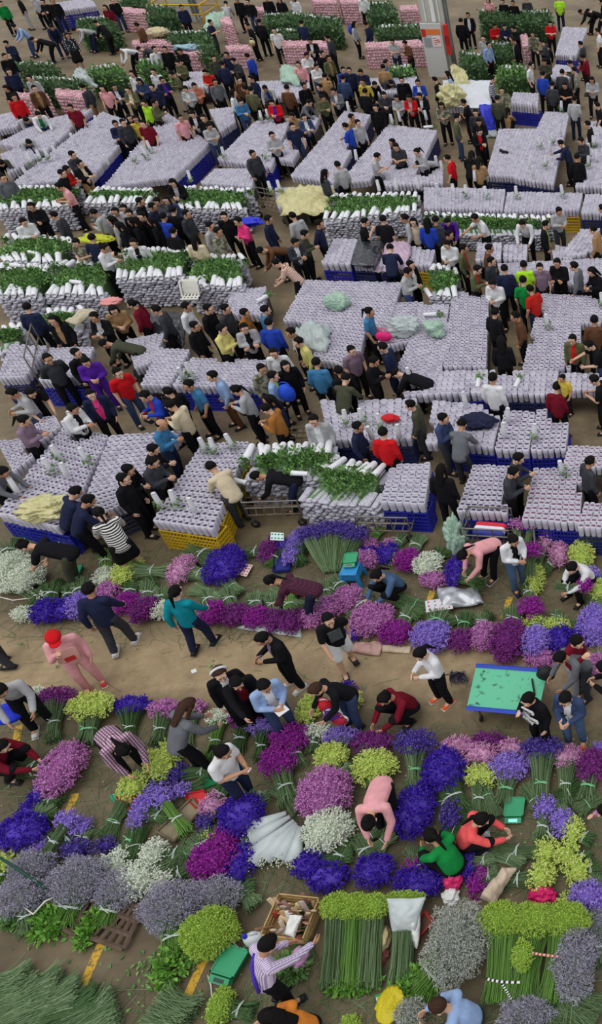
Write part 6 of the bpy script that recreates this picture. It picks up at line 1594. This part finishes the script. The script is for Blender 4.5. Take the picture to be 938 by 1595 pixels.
    RT = mat('tray_red', (206, 52, 54), .45); tray([(182, 1243), (216, 1238), (222, 1250), (204, 1262)], .02, .06, 'red shallow tray under the small yellow bunch', RT); tray([(285, 1238), (318, 1232), (326, 1246), (306, 1260)], .02, .05, 'red tray at the top of the wooden tray', RT); tray([(245, 1296), (300, 1244), (314, 1262), (272, 1312)], .04, .06, 'worn wooden tray holding dark green stems', mat('tray_wood', (140, 128, 104), .85, .2, 6)); tray([(310, 1205), (352, 1198), (356, 1216), (318, 1228)], .02, .05, 'green tray beside the white-tee person', mat('tray_green', (30, 120, 70), .45)); tray([(430, 866), (456, 862), (452, 890), (426, 892)], .05, .08, 'navy basket tray with change and slips', mat('tray_navy', (40, 44, 120), .45))
    tray([(172, 1240), (196, 1230), (200, 1240), (180, 1250)], .01, .02, 'small teal tray near the red tray', mat('lid_teal', (50, 160, 120), .45), 'plastic_tray', 'tray')
    # cards and papers
    def card(q, z, label, m, name='price_card', cat='card', lines=None):
        mm, v, f = slab(q, z, z + .006); o = thing(name, label, cat, tuple(mm)); b = MB(); b.add(v, f); obj('sheet', b.mesh('sheet', m), o)
        if lines:
            b = MB(); c = v[4:]
            for r in range(lines):
                for k in range(4):
                    u, w_ = (k + .5) / 4, (r + .5) / lines; p = (c[0] * (1 - u) + c[1] * u) * (1 - w_) + (c[3] * (1 - u) + c[2] * u) * w_; b.box(p + [0, 0, .003], (.035, .03, .004), 0, rotz(r + k))
            obj('print', b.mesh('print', REDP if 'red' in label else mat('ink', (60, 80, 90), .7)), o)
        return o
    card([(376, 877), (394, 880), (384, 898), (366, 894)], .08, 'white leaflet with red print by the big purple bunch', mat('paper_pink', (232, 214, 208), .7), lines=4); card([(422, 829), (442, 830), (442, 842), (421, 841)], .55, 'pale green price card above the navy basket tray', mat('card_mint', (196, 222, 212), .6), lines=2); card([(297, 1044), (305, 1041), (307, 1046), (299, 1049)], .004, 'small white scrap of paper on the bare aisle floor', WHITE, 'paper_scrap', 'paper'); card([(662, 936), (702, 930), (706, 948), (664, 954)], .16, 'white foil wrapper with red print at the pale pink worker', mat('foil_white', (206, 206, 212), .3), 'foil_wrap', 'wrapper', 3)
    for o, r in PEOPLE:
        l = r['label'] or ''
        if 'holding a white paper' in l: hold(o, 'paper_sheet', 'white sheet of paper held by the pale blue hooded jacket', 'paper', r, (.20, .28, .006), WHITE, .25, .0)
        if 'holding a phone' in l: hold(o, 'mobile_phone', 'phone with a bright screen held by the white-tee person', 'phone', r, (.085, .17, .012), mat('phone_white', (220, 224, 228), .3), .6, .02)
        if 'white word patches' in l: patches(o)
        if 'red lettering' in l: vest_text(o)
        if 'black printed tee' in l:
            b = MB(); b.box((0, .137, 1.16), (.20, .02, .24), 0, rotx(.03)); obj('print_panel', b.mesh('print_panel', mat('print_grey', (72, 78, 80), .6, .3, 20)), o)
        if 'all in pink' in l:
            b = MB(); b.box((.0, .130, .99), (.14, .03, .10), 0, rotx(.03)); obj('bag_print', b.mesh('bag_print', REDP), o)
            b = MB(); b.cap((-.02, .115, 1.22), (.02, .115, .92), .13, .02, .16, .02, n=12); obj('apron', b.mesh('apron', mat('apron_pink', (222, 166, 156), .9), True), o)
        if 'sleeve stripes' in l:
            b = MB()
            for s in (1, -1):
                for d in (-.02, 0, .02): b.cap((s * .215, d - .01, 1.30), (s * .245, d - .015, 1.16), .006, n=5)
            obj('sleeve_stripes', b.mesh('sleeve_stripes', BLK), o)
        if 'purple strap' in l:
            b = MB(); c = [np.array(k) for k in ((-.09, -.04, .49), (-.02, -.115, .40), (.06, -.135, .20), (.13, -.125, .04))]; c = [np.array([0, 0, .9]) + R_lean(.25) @ k for k in c]; b.tube(c, .022, 6); obj('strap', b.mesh('strap', mat('strap_purple', (70, 44, 170), .7), True), o)
        if 'in black sitting' in l: pass
    # small carried bags
    for (x, y, z, r, nm, lab, c, sd) in ((598, 524, 1.0, (.22, .10, .16), 'handbag', 'hot pink shoulder bag of the ponytailed person in blue', (226, 40, 120), 41), (393, 66, 1.0, (.15, .08, .12), 'handbag', 'cream handbag against a black coat near the far pink stack', (206, 196, 150), 42), (447, 612, 1.15, (.2, .16, .26), 'backpack', 'bright blue backpack in the aisle cluster', (36, 80, 210), 43), (547, 47, 1.2, (.15, .12, .22), 'backpack', 'blue backpack worn on the far bare aisle', (40, 60, 170), 44), (508, 1098, .9, (.14, .10, .12), 'pouch', 'red sequinned pouch with white trim', (190, 24, 40), 45), (518, 1114, .8, (.15, .09, .12), 'pouch', 'purple pouch with white trim beside the red one', (92, 40, 140), 46), (529, 1122, .7, (.13, .08, .10), 'pouch', 'crimson pouch with white trim, lowest of three', (170, 30, 60), 47), (12, 1112, .55, (.28, .22, .12), 'basket', 'bright blue basket held at the left edge', (30, 50, 200), 48), (381, 640, 1.0, (.13, .1, .14), 'handbag', 'black bag beside the long light grey coat', (30, 30, 34), 49), (850, 1050, .8, (.18, .1, .16), 'shoulder_bag', 'black shoulder bag beside the green table', (34, 32, 34), 50)):
        p = at(x, y, z); b = MB(); b.ell((0, 0, 0), r, None, 20, 12, 0, lambda v, r=r, sd=sd: v * (1 + .08 * smooth_noise(v / np.array(r), sd)[:, None])); o = thing(nm, lab, 'bag', tuple(p)); obj('body', b.mesh('body', mat('bag%d' % sd, c, .6, .12, 12), True), o)
        b = MB(); b.tube([np.array([r[0] * .7 * cos(t), 0, r[2] * .8 + .12 * sin(t)]) for t in np.linspace(0, pi, 9)], .012, 6); obj('handle', b.mesh('handle', mat('bag%d' % sd, c, .6), True), o)
        if nm == 'pouch': b = MB(); b.tube([np.array([r[0] * 1.02 * cos(t), r[1] * .4, r[2] * 1.02 * sin(t)]) for t in np.linspace(0, 2 * pi, 19)[:-1]], .022, 6, closed=True); obj('trim', b.mesh('trim', WHITE, True), o)
    # broom and dustpan of the white jacket
    p = at(716, 1062, .02); h = at(690, 1052, .75); o = thing('broom', 'grey long-handled broom head held beside the orange shoes', 'broom', tuple(p)); b = MB(); b.cap((0, 0, .28), h - p, .014, n=8); obj('handle', b.mesh('handle', METAL, True), o); b = MB(); n = 90; x = rng.uniform(-.16, .16, n); blades(b, np.stack([x * .8, rng.normal(0, .02, n), np.full(n, .30)], 1), np.stack([x, rng.normal(0, .03, n), np.full(n, .15)], 1), np.stack([x * 1.25, rng.normal(0, .05, n), np.full(n, .01)], 1), .008); obj('bristles', b.mesh('bristles', mat('bristle_blue', (70, 74, 104), .8)), o)
    # film cones beside the mauve dome
    cone_m = mat('grey_film', (186, 194, 194), .45, .10, 6, spec=.5)
    for k, (hx, hy, bx, by) in enumerate(((446, 1266, 388, 1292), (452, 1272, 392, 1308), (458, 1278, 398, 1330), (462, 1282, 412, 1338), (464, 1286, 434, 1338), (468, 1288, 458, 1342), (448, 1284, 392, 1342))):
        a, d = at(hx, hy, .22), at(bx, by, .14); o = thing('film_cone', ('topmost', 'second', 'third', 'fourth', 'fifth', 'rightmost', 'lowest left')[k] + ' grey film cone of flowers fanned out by the mauve dome', 'flower cone', tuple(a)); b = MB(); b.cap((0, 0, 0), d - a, .035, .03, .15, .115, n=18, ends=False); obj('film', b.mesh('film', cone_m, True), o)
        w = (d - a) / np.linalg.norm(d - a); n = 60; P = rng.normal(0, .055, (n, 3)) + (d - a) + w * .01; b = MB(); b.rep(*LUMP, scaled(frames(rng.normal(0, 1, (n, 3)) + w * 1.5), np.full(n, .014), np.full(n, .03)), P); obj('flowers', b.mesh('flowers', fmat('white')), o)
    # stem fan wrap at bottom centre
    sheet([(600, 1400, .55), (664, 1398, .55), (648, 1450, .32), (612, 1450, .32)], 'grey_film_wrap', 'grey film wrapped round a stem bunch at the bottom', 'wrapper', cone_m, .12, fold=.02, seed=51); sheet([(640, 1432, .4), (656, 1424, .4), (650, 1478, .1), (638, 1474, .1)], 'white_sheet', 'white plastic sheet beside the red-edged box', 'sheet', WHITE, .08, fold=.03, seed=52)
    p = at(660, 1440, .12); o = thing('red_edged_box', 'brown box with red edges propped at the silver spray', 'box', tuple(p), -.7); o.rotation_euler = (.5, .2, -.75); b = MB(); b.box((0, 0, .02), (.20, .32, .03)); obj('base', b.mesh('base', mat('box_brown', (104, 72, 58), .7)), o); b = MB()
    for s in (-1, 1): b.box((s * .10, 0, .05), (.016, .34, .08)); b.box((0, s * .165, .05), (.22, .016, .08))
    obj('frame', b.mesh('frame', mat('box_red', (170, 50, 46), .6)), o)
    # towel, pink bags, helmet, bottle, bags
    sheet([(782, 1350, .26), (806, 1352, .26), (770, 1410, .2), (748, 1400, .2)], 'towel', 'beige towel thrown over a stem bunch', 'towel', mat('towel', (200, 180, 160), .95, .08), .12, fold=.05, seed=53); wad(706, 1366, .0, (.15, .22, .16), 'plastic_bag', 'hot pink plastic bag at the green-top squatter', 'bag', mat('bag_pink', (206, 44, 104), .4), 54, .18); wad(846, 1396, 0, (.22, .14, .14), 'plastic_bag', 'bright pink plastic bag under the yellow flowers', 'bag', mat('bag_rose', (206, 30, 100), .4), 55, .2); wad(702, 1396, 0, (.12, .14, .10), 'plastic_bag', 'small white bag below the hot pink bag', 'bag', WHITE, 56, .25); wad(612, 1562, 0, (.20, .24, .14), 'plastic_bag', 'yellow plastic bag at the bottom edge', 'bag', mat('bag_yellow', (196, 180, 30), .45), 57, .25); wad(597, 1462, 0, (.11, .18, .14), 'straw_bundle', 'cream wrapped lump beside the tall stem block', 'bundle', mat('cream_wrap', (206, 186, 140), .8, .15), 58, .18); wad(596, 1488, 0, (.08, .12, .06), 'red_netting', 'dull red netting below the cream lump', 'netting', mat('netting', (130, 70, 68), .9), 59, .3); wad(467, 1493, 0, (.12, .16, .16), 'plastic_bag', 'pale mauve mesh bag beside the lilac checked shirt', 'bag', mat('mesh_mauve', (200, 150, 190), .7), 60, .15)
    wad(712, 838, .05, (.22, .22, .34), 'plastic_film', 'pale green film heap at the end of the grey trolley', 'plastic film', gfilm, 61, .3); sheet([(684, 918, .1), (742, 912, .1), (752, 940, .1), (690, 948, .1)], 'foil_wrap', 'shiny grey foil wraps spread by the pale pink worker', 'wrapper', mat('foil', (176, 178, 184), .25, .2, 8, metal=.3), .12, fold=.06, seed=62); sheet([(395, 968, .03), (470, 980, .03), (470, 994, .02), (366, 978, .02)], 'plastic_sheet', 'clear plastic strip along the upper aisle row', 'plastic film', clear, .03, fold=.02, seed=63); sheet([(556, 1000, .05), (600, 1002, .05), (592, 1022, .02), (548, 1016, .02)], 'wrapping_paper', 'pinkish wrapping paper at the aisle edge', 'paper', mat('paper_rose', (186, 148, 140), .6, .2, 6), .05, fold=.03, seed=64); sheet([(594, 1006, .05), (640, 1006, .05), (640, 1018, .02), (594, 1016, .02)], 'wrapping_paper', 'tan wrapping paper right of the pinkish one', 'paper', mat('paper_tan', (196, 178, 152), .7, .2, 6), .04, fold=.02, seed=65)
    sheet([(500, 1318, .03), (552, 1292, .03), (548, 1310, .02), (508, 1334, .02)], 'cardboard', 'tan cardboard sheet below the white dome', 'cardboard', mat('cardboard', (186, 160, 126), .8, .1), .03, fold=.01, seed=66); wad(415, 868, 0, (.1, .1, .05), 'plastic_bag', 'green plastic scrap by the navy basket tray', 'bag', mat('scrap_green', (70, 150, 90), .6), 67)
    # white jerry can
    p = at(404, 1472, 0); o = thing('jerry_can', 'white translucent jerry can with a blue cap', 'can', tuple(p), .3); b = MB(); b.cap((0, 0, .05), (0, 0, .30), .15, .10, .14, .09, n=16); obj('body', b.mesh('body', mat('can_white', (200, 204, 206), .4), True), o); b = MB(); b.cap((-.08, 0, .38), (-.08, 0, .42), .035, n=12); obj('cap', b.mesh('cap', mat('cap_blue', (40, 40, 180), .5), True), o); b = MB(); b.tube([np.array([-.02 + .1 * t, 0, .36 + .07 * sin(pi * t)]) for t in np.linspace(0, 1, 8)], .018, 6); obj('handle', b.mesh('handle', mat('can_white', (200, 204, 206), .4), True), o)
    p, q = at(322, 1428, .52), at(372, 1476, .25); b = MB(); b.cap(p - p, (q - p) * .62, .016, n=8); o = thing('stick', 'orange handled stick laid over the lime plumes', 'stick', tuple(p)); obj('grip', b.mesh('grip', mat('stick_orange', (206, 84, 44), .5), True), o); b = MB(); b.cap((q - p) * .62, q - p, .01, n=8); obj('tip', b.mesh('tip', METAL, True), o)
    # grid pallets
    def grid_pallet(q, z, nu, nv, label):
        c = [at(x, y, z) for x, y in q]; m = sum(c) / 4; m[2] = 0; c = [k - m for k in c]; o = thing('wooden_pallet', label, 'pallet', tuple(m)); P = lambda u, v: (c[0] * (1 - u) + c[1] * u) * (1 - v) + (c[3] * (1 - u) + c[2] * u) * v; W = mat('pallet_brown', (96, 78, 66), .85, .25, 6)
        for i in range(nu): u = i / (nu - 1); b = MB(); b.cap(P(u, 0), P(u, 1), .035, .02, n=4, ends=False); obj('slat', b.mesh('slat', W), o)
        for j in range(nv): v = j / (nv - 1); b = MB(); b.cap(P(0, v) - [0, 0, .004], P(1, v) - [0, 0, .004], .04, .03, n=4, ends=False, side=(0, 1, 0)); obj('bearer', b.mesh('bearer', W), o)
    grid_pallet([(196, 1404), (222, 1414), (192, 1478), (142, 1460)], .10, 5, 4, 'brown grid pallet on the floor at the lower left'); grid_pallet([(128, 1404), (160, 1400), (132, 1462), (98, 1446)], .10, 4, 3, 'left brown grid pallet half under the sprays')
    # rubbish crate
    p = at(462, 1440, 0); o = thing('wooden_crate', 'splintered wooden crate heaped with scraps', 'crate', tuple(p), -.1); W = mat('crate_wood', (186, 156, 104), .85, .2, 6); b = MB(); b.box((0, 0, .03), (.66, .62, .03)); obj('base', b.mesh('base', W), o)
    for s in (-1, 1):
        for z in (.09, .19, .29): b = MB(); b.box((s * .33, 0, z), (.018, .64, .07)); obj('slat', b.mesh('slat', W), o); b = MB(); b.box((0, s * .31, z), (.68, .018, .07)); obj('slat', b.mesh('slat', W), o)
    sc = ((150, 60, 46), (206, 190, 150), (120, 40, 36), (222, 220, 214), (176, 132, 80))
    n = 46; b = MB()
    for i in range(n): x, y = rnd.uniform(-.28, .28), rnd.uniform(-.27, .27); b.cap((x, y, .10 + .2 * rnd.random()), (x + rnd.uniform(-.16, .16), y + rnd.uniform(-.16, .16), .30 + .14 * rnd.random()), rnd.uniform(.02, .06), rnd.uniform(.006, .02), n=6)
    tag(obj('scraps', b.mesh('scraps', ramp_mat('scrap_mix', sc, .8)), loc=tuple(p)), 'wood, paper and dark red scraps heaped in the splintered crate', 'rubbish', kind='stuff'); sheet([(452, 1424, .42), (470, 1428, .42), (458, 1462, .3), (446, 1456, .3)], 'plastic_bag', 'torn white bag hanging on the splintered crate', 'bag', WHITE, .06, fold=.04, seed=70)
    # green white box at the bottom
    mm, v, f = slab([(584, 1550), (596, 1546), (612, 1588), (598, 1594)], .02, .10); o = thing('seed_box', 'green and white carton at the bottom edge', 'box', tuple(mm)); b = MB(); b.add(v, f); obj('carton', b.mesh('carton', mat('carton_green', (34, 140, 74), .5)), o); b = MB(); t = v[4:]; b.add(np.array([t[0] * .9 + t[3] * .1, t[1] * .9 + t[2] * .1, t[1] * .6 + t[2] * .4, t[0] * .6 + t[3] * .4]) + [0, 0, .004], [(0, 3, 2, 1)]); obj('white_end', b.mesh('white_end', WHITE), o)
    # leafy sprigs
    for (x, y, r, n, m, lab) in ((80, 1435, (.34, .30, .16), 620, LEAFB, 'bright green leaves below the tied grey lavender spray'), (142, 1444, (.14, .34, .10), 330, LEAFB, 'slim leafy sprig lying across the grid pallet'), (276, 1488, (.26, .5, .12), 760, LEAFB, 'long leafy stems hanging from the grey lavender spray'), (648, 1536, (.36, .26, .14), 620, LEAFB, 'fresh leafy stem ends below the silver spray'), (30, 1430, (.26, .16, .12), 340, LEAFM, 'dark leafy stems at the lower left edge'), (452, 1508, (.3, .22, .12), 320, LEAFM, 'loose dark leaves right of the lilac checked shirt'), (548, 1532, (.46, .14, .10), 420, LEAFB, 'pale leafy ends of the tall stem block'), (690, 442, (.3, .4, .2), 320, LEAFM, 'leafy tuft by the narrow aisle pile')):
        b = leafy_mesh(n, r, .10, mats=m, jitter=.4); p = at(x, y, .07 if y > 900 else .95); tag(obj('leafy_sprig', b.mesh('leafy_sprig', m), loc=tuple(p)), lab, 'leaves', kind='stuff')
    # ropes
    for pts, lab in (([(36, 1412, .3), (52, 1424, .3), (70, 1404, .35), (88, 1396, .3)], 'pale cord tied round the grey lavender spray'), ([(324, 1519, .01), (329, 1535, .01), (331, 1560, .01), (327, 1566, .01)], 'short white cord on the bare floor at the bottom'), ([(0, 1336, .5), (40, 1362, .45), (72, 1384, .4)], 'dark green cane across the left sprays'), ([(0, 930, .02), (20, 935, .02), (45, 932, .02), (60, 928, .02)], 'white twine on the floor by the white heap')):
        c = [at(*k) for k in pts]; b = MB(); b.tube([k - c[0] for k in c], .014 if 'cane' not in lab else .022, 6); tag(obj('cane' if 'cane' in lab else 'cord', b.mesh('cord', mat('cane_green', (30, 74, 58), .6) if 'cane' in lab else mat('twine', (214, 208, 196), .8), True), loc=tuple(c[0])), lab, 'cane' if 'cane' in lab else 'cord')
    for pts, c0, c1, lab in (([(757, 1524, .5), (777, 1531, .5), (810, 1530, .5)], (20, 20, 22), (222, 222, 222), 'black and white striped tape tied round lime stems'), ([(829, 1484, .45), (848, 1488, .45), (873, 1490, .45)], (190, 190, 176), (190, 60, 50), 'pale and red tape tied round the right lime stems'), ([(782, 1532, .48), (790, 1545, .42), (796, 1556, .36)], (20, 20, 22), (222, 222, 222), 'loose end of the striped tape')):
        c = [at(*k) for k in pts]; b = MB()
        for i in range(14): t0, t1 = i / 14, (i + 1) / 14; q = lambda t: (c[0] * (1 - t) ** 2 + c[1] * 2 * t * (1 - t) + c[2] * t * t) - c[0]; b.cap(q(t0), q(t1), .018, .008, n=6, m=i % 2, ends=False)
        tag(obj('tape', b.mesh('tape', [mat('tape%d' % sum(c0), c0, .6), mat('tape%d' % sum(c1), c1, .6)]), loc=tuple(c[0])), lab, 'tape')
    ground_litter()
def hold(o, name, label, cat, r, dims, m, pitch, dz):
    R = rotz(r['a']); f = R @ np.array([0, .42, 0]); p = np.array([r['p'][0], r['p'][1], 0]) + f * 1.0; p[2] = 1.16 + dz
    t = thing(name, label, cat, tuple(p)); t.rotation_euler = (pitch, 0, r['a']); b = MB(); b.box((0, 0, 0), dims); obj('sheet' if 'paper' in name else 'case', b.mesh('sheet', m), t)
    if 'phone' in name: b = MB(); b.box((0, 0, .008), (dims[0] * .86, dims[1] * .8, .004)); obj('screen', b.mesh('screen', mat('screen_pale', (214, 226, 240), .2)), t)
def patches(o):
    for i, (s, x, z, w, a) in enumerate((('MUSICH', .02, 1.25, .25, -.3), ('MUSICH', .10, 1.09, .17, .35), ('MUSICH', -.07, 1.06, .19, -.3), ('MUSICH', .05, .95, .20, .25))):
        y = .158; b = MB(); b.box((0, 0, 0), (w, .03, .066)); q = obj('word_patch', b.mesh('word_patch', WHITE), o, loc=(x, y, z), rot=(.0, a, pi))
        text(s, .21 * w + .004, BLK, q, (0, -.017, 0), (pi / 2, 0, 0))
def vest_text(o):
    t = text('XXXX', .07, REDP, o, (.0, -.30, .93), (pi / 2 - .5, 0, 0))
def ground_litter():
    b = MB(); n = 1500; P = []; 
    zones = ((0, 842, 938, 1005, 1400), (0, 1130, 938, 1400, 2400), (0, 1540, 700, 1595, 240), (380, 1480, 938, 1595, 420), (0, 1010, 938, 1075, 40))
    for x0, y0, x1, y1, k in zones:
        for _ in range(k): P.append(at(rnd.uniform(x0, x1), rnd.uniform(y0, y1), .012))
    P = np.array(P); n = len(P); a = rng.uniform(0, 2 * pi, n); L = rng.uniform(.05, .28, n); d = np.stack([np.cos(a) * L, np.sin(a) * L, np.zeros(n)], 1)
    blades(b, P - d, P + rng.normal(0, .03, (n, 3)) * [1, 1, .3] + [0, 0, .01], P + d, .004); tag(obj('loose_stems', b.mesh('loose_stems', STEM)), 'cut green stems strewn over the floor among the sellers', 'stems', kind='stuff')
    b = MB(); P = np.array([at(rnd.uniform(0, 420), rnd.uniform(1430, 1590), .015) for _ in range(70)] + [at(rnd.gauss(238, 26), rnd.gauss(1518, 16), .02) for _ in range(70)] + [at(rnd.uniform(0, 938), rnd.uniform(850, 1400), .015) for _ in range(150)]); n = len(P)
    A = frames(np.stack([rng.normal(0, .25, n), rng.normal(0, .25, n), np.ones(n)], 1))[:, :, [0, 1, 2]]; L = rng.uniform(.04, .11, n); b.rep(LEAF[0], LEAF[1], A * np.stack([L * .6, L, L], 1)[:, None, :], P)
    tag(obj('fallen_leaves', b.mesh('fallen_leaves', LEAFM)), 'fallen green leaves scattered over the floor', 'leaves', kind='stuff')
    b = MB(); P = np.array([at(rnd.uniform(0, 938), rnd.choice((rnd.uniform(855, 1075), rnd.uniform(1150, 1420))), .01) for _ in range(420)]); n = len(P)
    b.rep(*LUMP4, scaled(frames(rng.normal(0, 1, (n, 3))), rng.uniform(.008, .02, n), rng.uniform(.015, .04, n)), P); tag(obj('petal_litter', b.mesh('petal_litter', ramp_mat('petal_litter', [(190, 180, 190), (120, 80, 160), (206, 206, 190), (150, 60, 140), (180, 190, 90)], .9))), 'fallen petals and paper bits over the concrete floor', 'petals', kind='stuff')
    # piles of headless stems between the bunches
    piles = [((255, 935), (228, 902)), ((345, 930), (300, 916)), ((372, 922), (350, 900)), ((430, 940), (478, 912)), ((500, 932), (540, 900)), ((470, 945), (420, 920)), ((655, 960), (620, 935)), ((620, 930), (690, 950)), ((700, 968), (728, 960)), ((740, 975), (765, 955)), ((580, 940), (540, 950)),
             ((160, 1300), (196, 1250)), ((206, 1340), (216, 1290)), ((275, 1345), (300, 1310)), ((560, 1310), (600, 1285)), ((545, 1330), (500, 1345)), ((610, 1300), (580, 1330)), ((430, 1225), (470, 1260)), ((870, 1240), (905, 1225)), ((900, 1262), (935, 1240)), ((812, 1345), (770, 1325)), ((90, 1536), (0, 1570)), ((60, 1548), (-20, 1590)), ((120, 1548), (30, 1590)), ((150, 1560), (70, 1605)), ((176, 1566), (110, 1612)), ((40, 1530), (-30, 1556)), ((290, 1590), (240, 1570)), ((820, 1570), (860, 1610)), ((880, 1560), (930, 1590)), ((690, 1290), (730, 1300)), ((310, 1315), (260, 1345)), ((395, 1410), (370, 1375)), ((60, 930), (100, 905)), ((130, 925), (175, 905)), ((20, 842), (70, 838)), ((470, 1410), (470, 1500)), ((750, 1215), (770, 1275)), ((820, 1225), (850, 1275)), ((700, 1235), (735, 1280)), ((870, 1255), (900, 1290)), ((640, 1215), (665, 1250))]
    for i, (p, q) in enumerate(piles):
        a, d = at(p[0], p[1], .12), at(q[0], q[1], .08); c = (a + d) / 2; c[2] = 0; big = p[1] > 1500; n = 560 if big else 200
        w = (d - a) / np.linalg.norm(d - a); m, T, fr = stem_mesh(a - c, d - c, .30 if big else .13, .27 if big else .09, .34 if big else .18, n, flat=.42, jit=.075 if big else .03)
        o = thing('stem_bundle', 'bundle of bare green stems ' + near_area(*p, FAREAS), 'stems', tuple(c)); obj('stems', m.mesh('stems', STEM if big and i % 2 else STEMD if i % 3 == 0 else STEM), o); u, v = fr[1], fr[2]
        if not big: b = MB(); th = np.linspace(0, 2 * pi, 15)[:-1]; b.tube([T + u * cos(t) * (.19 if big else .10) + v * sin(t) * (.10 if big else .055) for t in th], .007, 5, closed=True); obj('tie', b.mesh('tie', TIES['g' if i % 2 else 'w'], True), o); 
        STEMB_.append((o, o['label'], p[0], p[1]))
STEMB_ = []
BNAMES = [(20, 190, 'far left edge lane'), (75, 203, 'first lane from left'), (28, 250, 'short left-edge lane'), (130, 235, 'second lane from left'), (255, 240, 'third lane from left'), (347, 183, 'small navy-crate lane'), (402, 220, 'fourth lane from left'), (360, 273, 'low lane end by straw film'), (462, 215, 'narrow central lane'), (518, 228, 'central lane with seated pair'), (615, 238, 'wide right central lane'), (642, 276, 'lane end before cross blocks'),
          (795, 237, 'lane right of blue tarp'), (850, 228, 'long right lane with samples'), (935, 240, 'rightmost lane'), (818, 152, 'small block by the hedges'), (888, 64, 'farthest right block'), (873, 112, 'small block by checked shirt'), (730, 146, 'white-sheeted block'), (458, 140, 'table block in far crowd'), (613, 132, 'block before the tall pillar'), (307, 122, 'far white table block'), (419, 137, 'block by the green cover'), (115, 6, 'topmost blue-crate block'), (474, 305, 'straw film block'),
          (722, 308, 'left cross block'), (846, 312, 'middle cross block'), (950, 316, 'right cross block'), (530, 390, 'block left of black cover'), (571, 393, 'black-covered block'), (617, 396, 'pink-covered block'), (658, 395, 'yellow-crate block by pink cover'), (762, 390, 'small block behind brown jacket'), (803, 392, 'small block by lime shirt'), (878, 392, 'small block by tan jacket'), (940, 375, 'right edge middle block'), (890, 424, 'block behind the facing row'),
          (536, 472, 'large middle block far part'), (525, 536, 'large middle block near part'), (621, 502, 'block right of the gap'), (728, 513, 'large right block'), (662, 544, 'slanting block beside it'), (674, 488, 'small raised block'), (856, 516, 'second large right block'), (940, 481, 'right edge large block'), (894, 538, 'strip by the right gap'), (383, 468, 'block by the striped tee'), (697, 595, 'long low cross block'), (815, 595, 'low cross block right part'), (940, 594, 'low cross block right end'),
          (575, 652, 'red-cap block'), (722, 660, 'navy-jacket block'), (803, 670, 'block beside the navy jacket'), (858, 669, 'blue-crate block at right'), (758, 761, 'near right block, left one'), (864, 770, 'near right block, middle one'), (940, 711, 'upper near right-edge block'), (950, 803, 'lowest right-edge block'), (633, 753, 'block right of leafy pile'), (30, 562, 'left-edge blue block'), (102, 566, 'block by dark jackets'), (225, 545, 'slanting block by black film'), (256, 571, 'raised middle-left block'), (347, 579, 'long middle-left block'),
          (73, 662, 'small left block'), (20, 710, 'yellow-edged left block'), (74, 739, 'big near left block'), (191, 736, 'second near left block'), (317, 753, 'yellow-crate block')]
def block_name(x, y): return min(BNAMES, key=lambda a: (a[0] - x) ** 2 + 2 * (a[1] - y) ** 2)[2]
def far_crowd():
    """people beyond the three hundred that show largest: one object"""
    L = sorted(PEOPLE, key=lambda t: project(t[1]['hc'])[2]); far = L[300:]
    if not far: return
    bpy.context.view_layer.update(); b = MB(); mats = []; idx = {}; gone = set()
    for o, r in far:
        for c in list(o.children):
            M = np.array(c.matrix_world); me = c.data; V = np.empty(len(me.vertices) * 3); me.vertices.foreach_get('co', V); V = V.reshape(-1, 3) @ M[:3, :3].T + M[:3, 3]
            by = {}
            for p in me.polygons: by.setdefault((p.material_index, len(p.vertices)), []).append(tuple(p.vertices))
            for (mi, k), F in by.items():
                m = c.material_slots[mi].material
                if m.name not in idx: idx[m.name] = len(mats); mats.append(m)
                b.F.append((np.asarray(F, np.int64) + b.n, idx[m.name]))
            b.V.append(V); b.n += len(V); bpy.data.objects.remove(c)
        gone.add(id(o)); bpy.data.objects.remove(o)
    PEOPLE[:] = L[:300]
    c = obj('crowd', b.mesh('crowd', mats, True)); tag(c, 'distant buyers standing among the hedges and pink stacks at the far end', 'people', kind='stuff')
build_blocks()
build_people()
finish_blocks(PEOPLE)
build_flowers()
build_things()
far_crowd()
label_people()
ordinal_labels(STEMB_, 'bare stem bundles')
for B in BLOCKS: B['n'] = block_name(np.mean([q[0] for q in B['q']]), np.mean([q[1] for q in B['q']]))
ordinal_labels([(o, '%s lattice crate under the %s' % (r['colour'], r['B']['n']), r['x'], r['y']) for o, r in CRATES], 'plastic crates under the blocks')
for B in BLOCKS:
    for o in B.get('objs', []):
        o['label'] = 'upright white paper-wrapped bunch packed in the ' + B['n']; o['group'] = 'wrapped bunches of the ' + B['n']
ordinal_labels([(B['pallet'], 'slatted platform under the ' + B['n'], B['q'][0][0], 0) for B in BLOCKS if B.get('pallet')], 'platforms under the blocks')
ordinal_labels([(o, 'leafy paper roll ' + r['where'], r['x'], r['y']) for o, r in ROLLS], 'leafy paper rolls')
ordinal_labels([(o, 'sample bunch set on the ' + block_name(r['x'], r['y']), r['x'], r['y']) for o, r in SAMPLES], 'sample bunches')
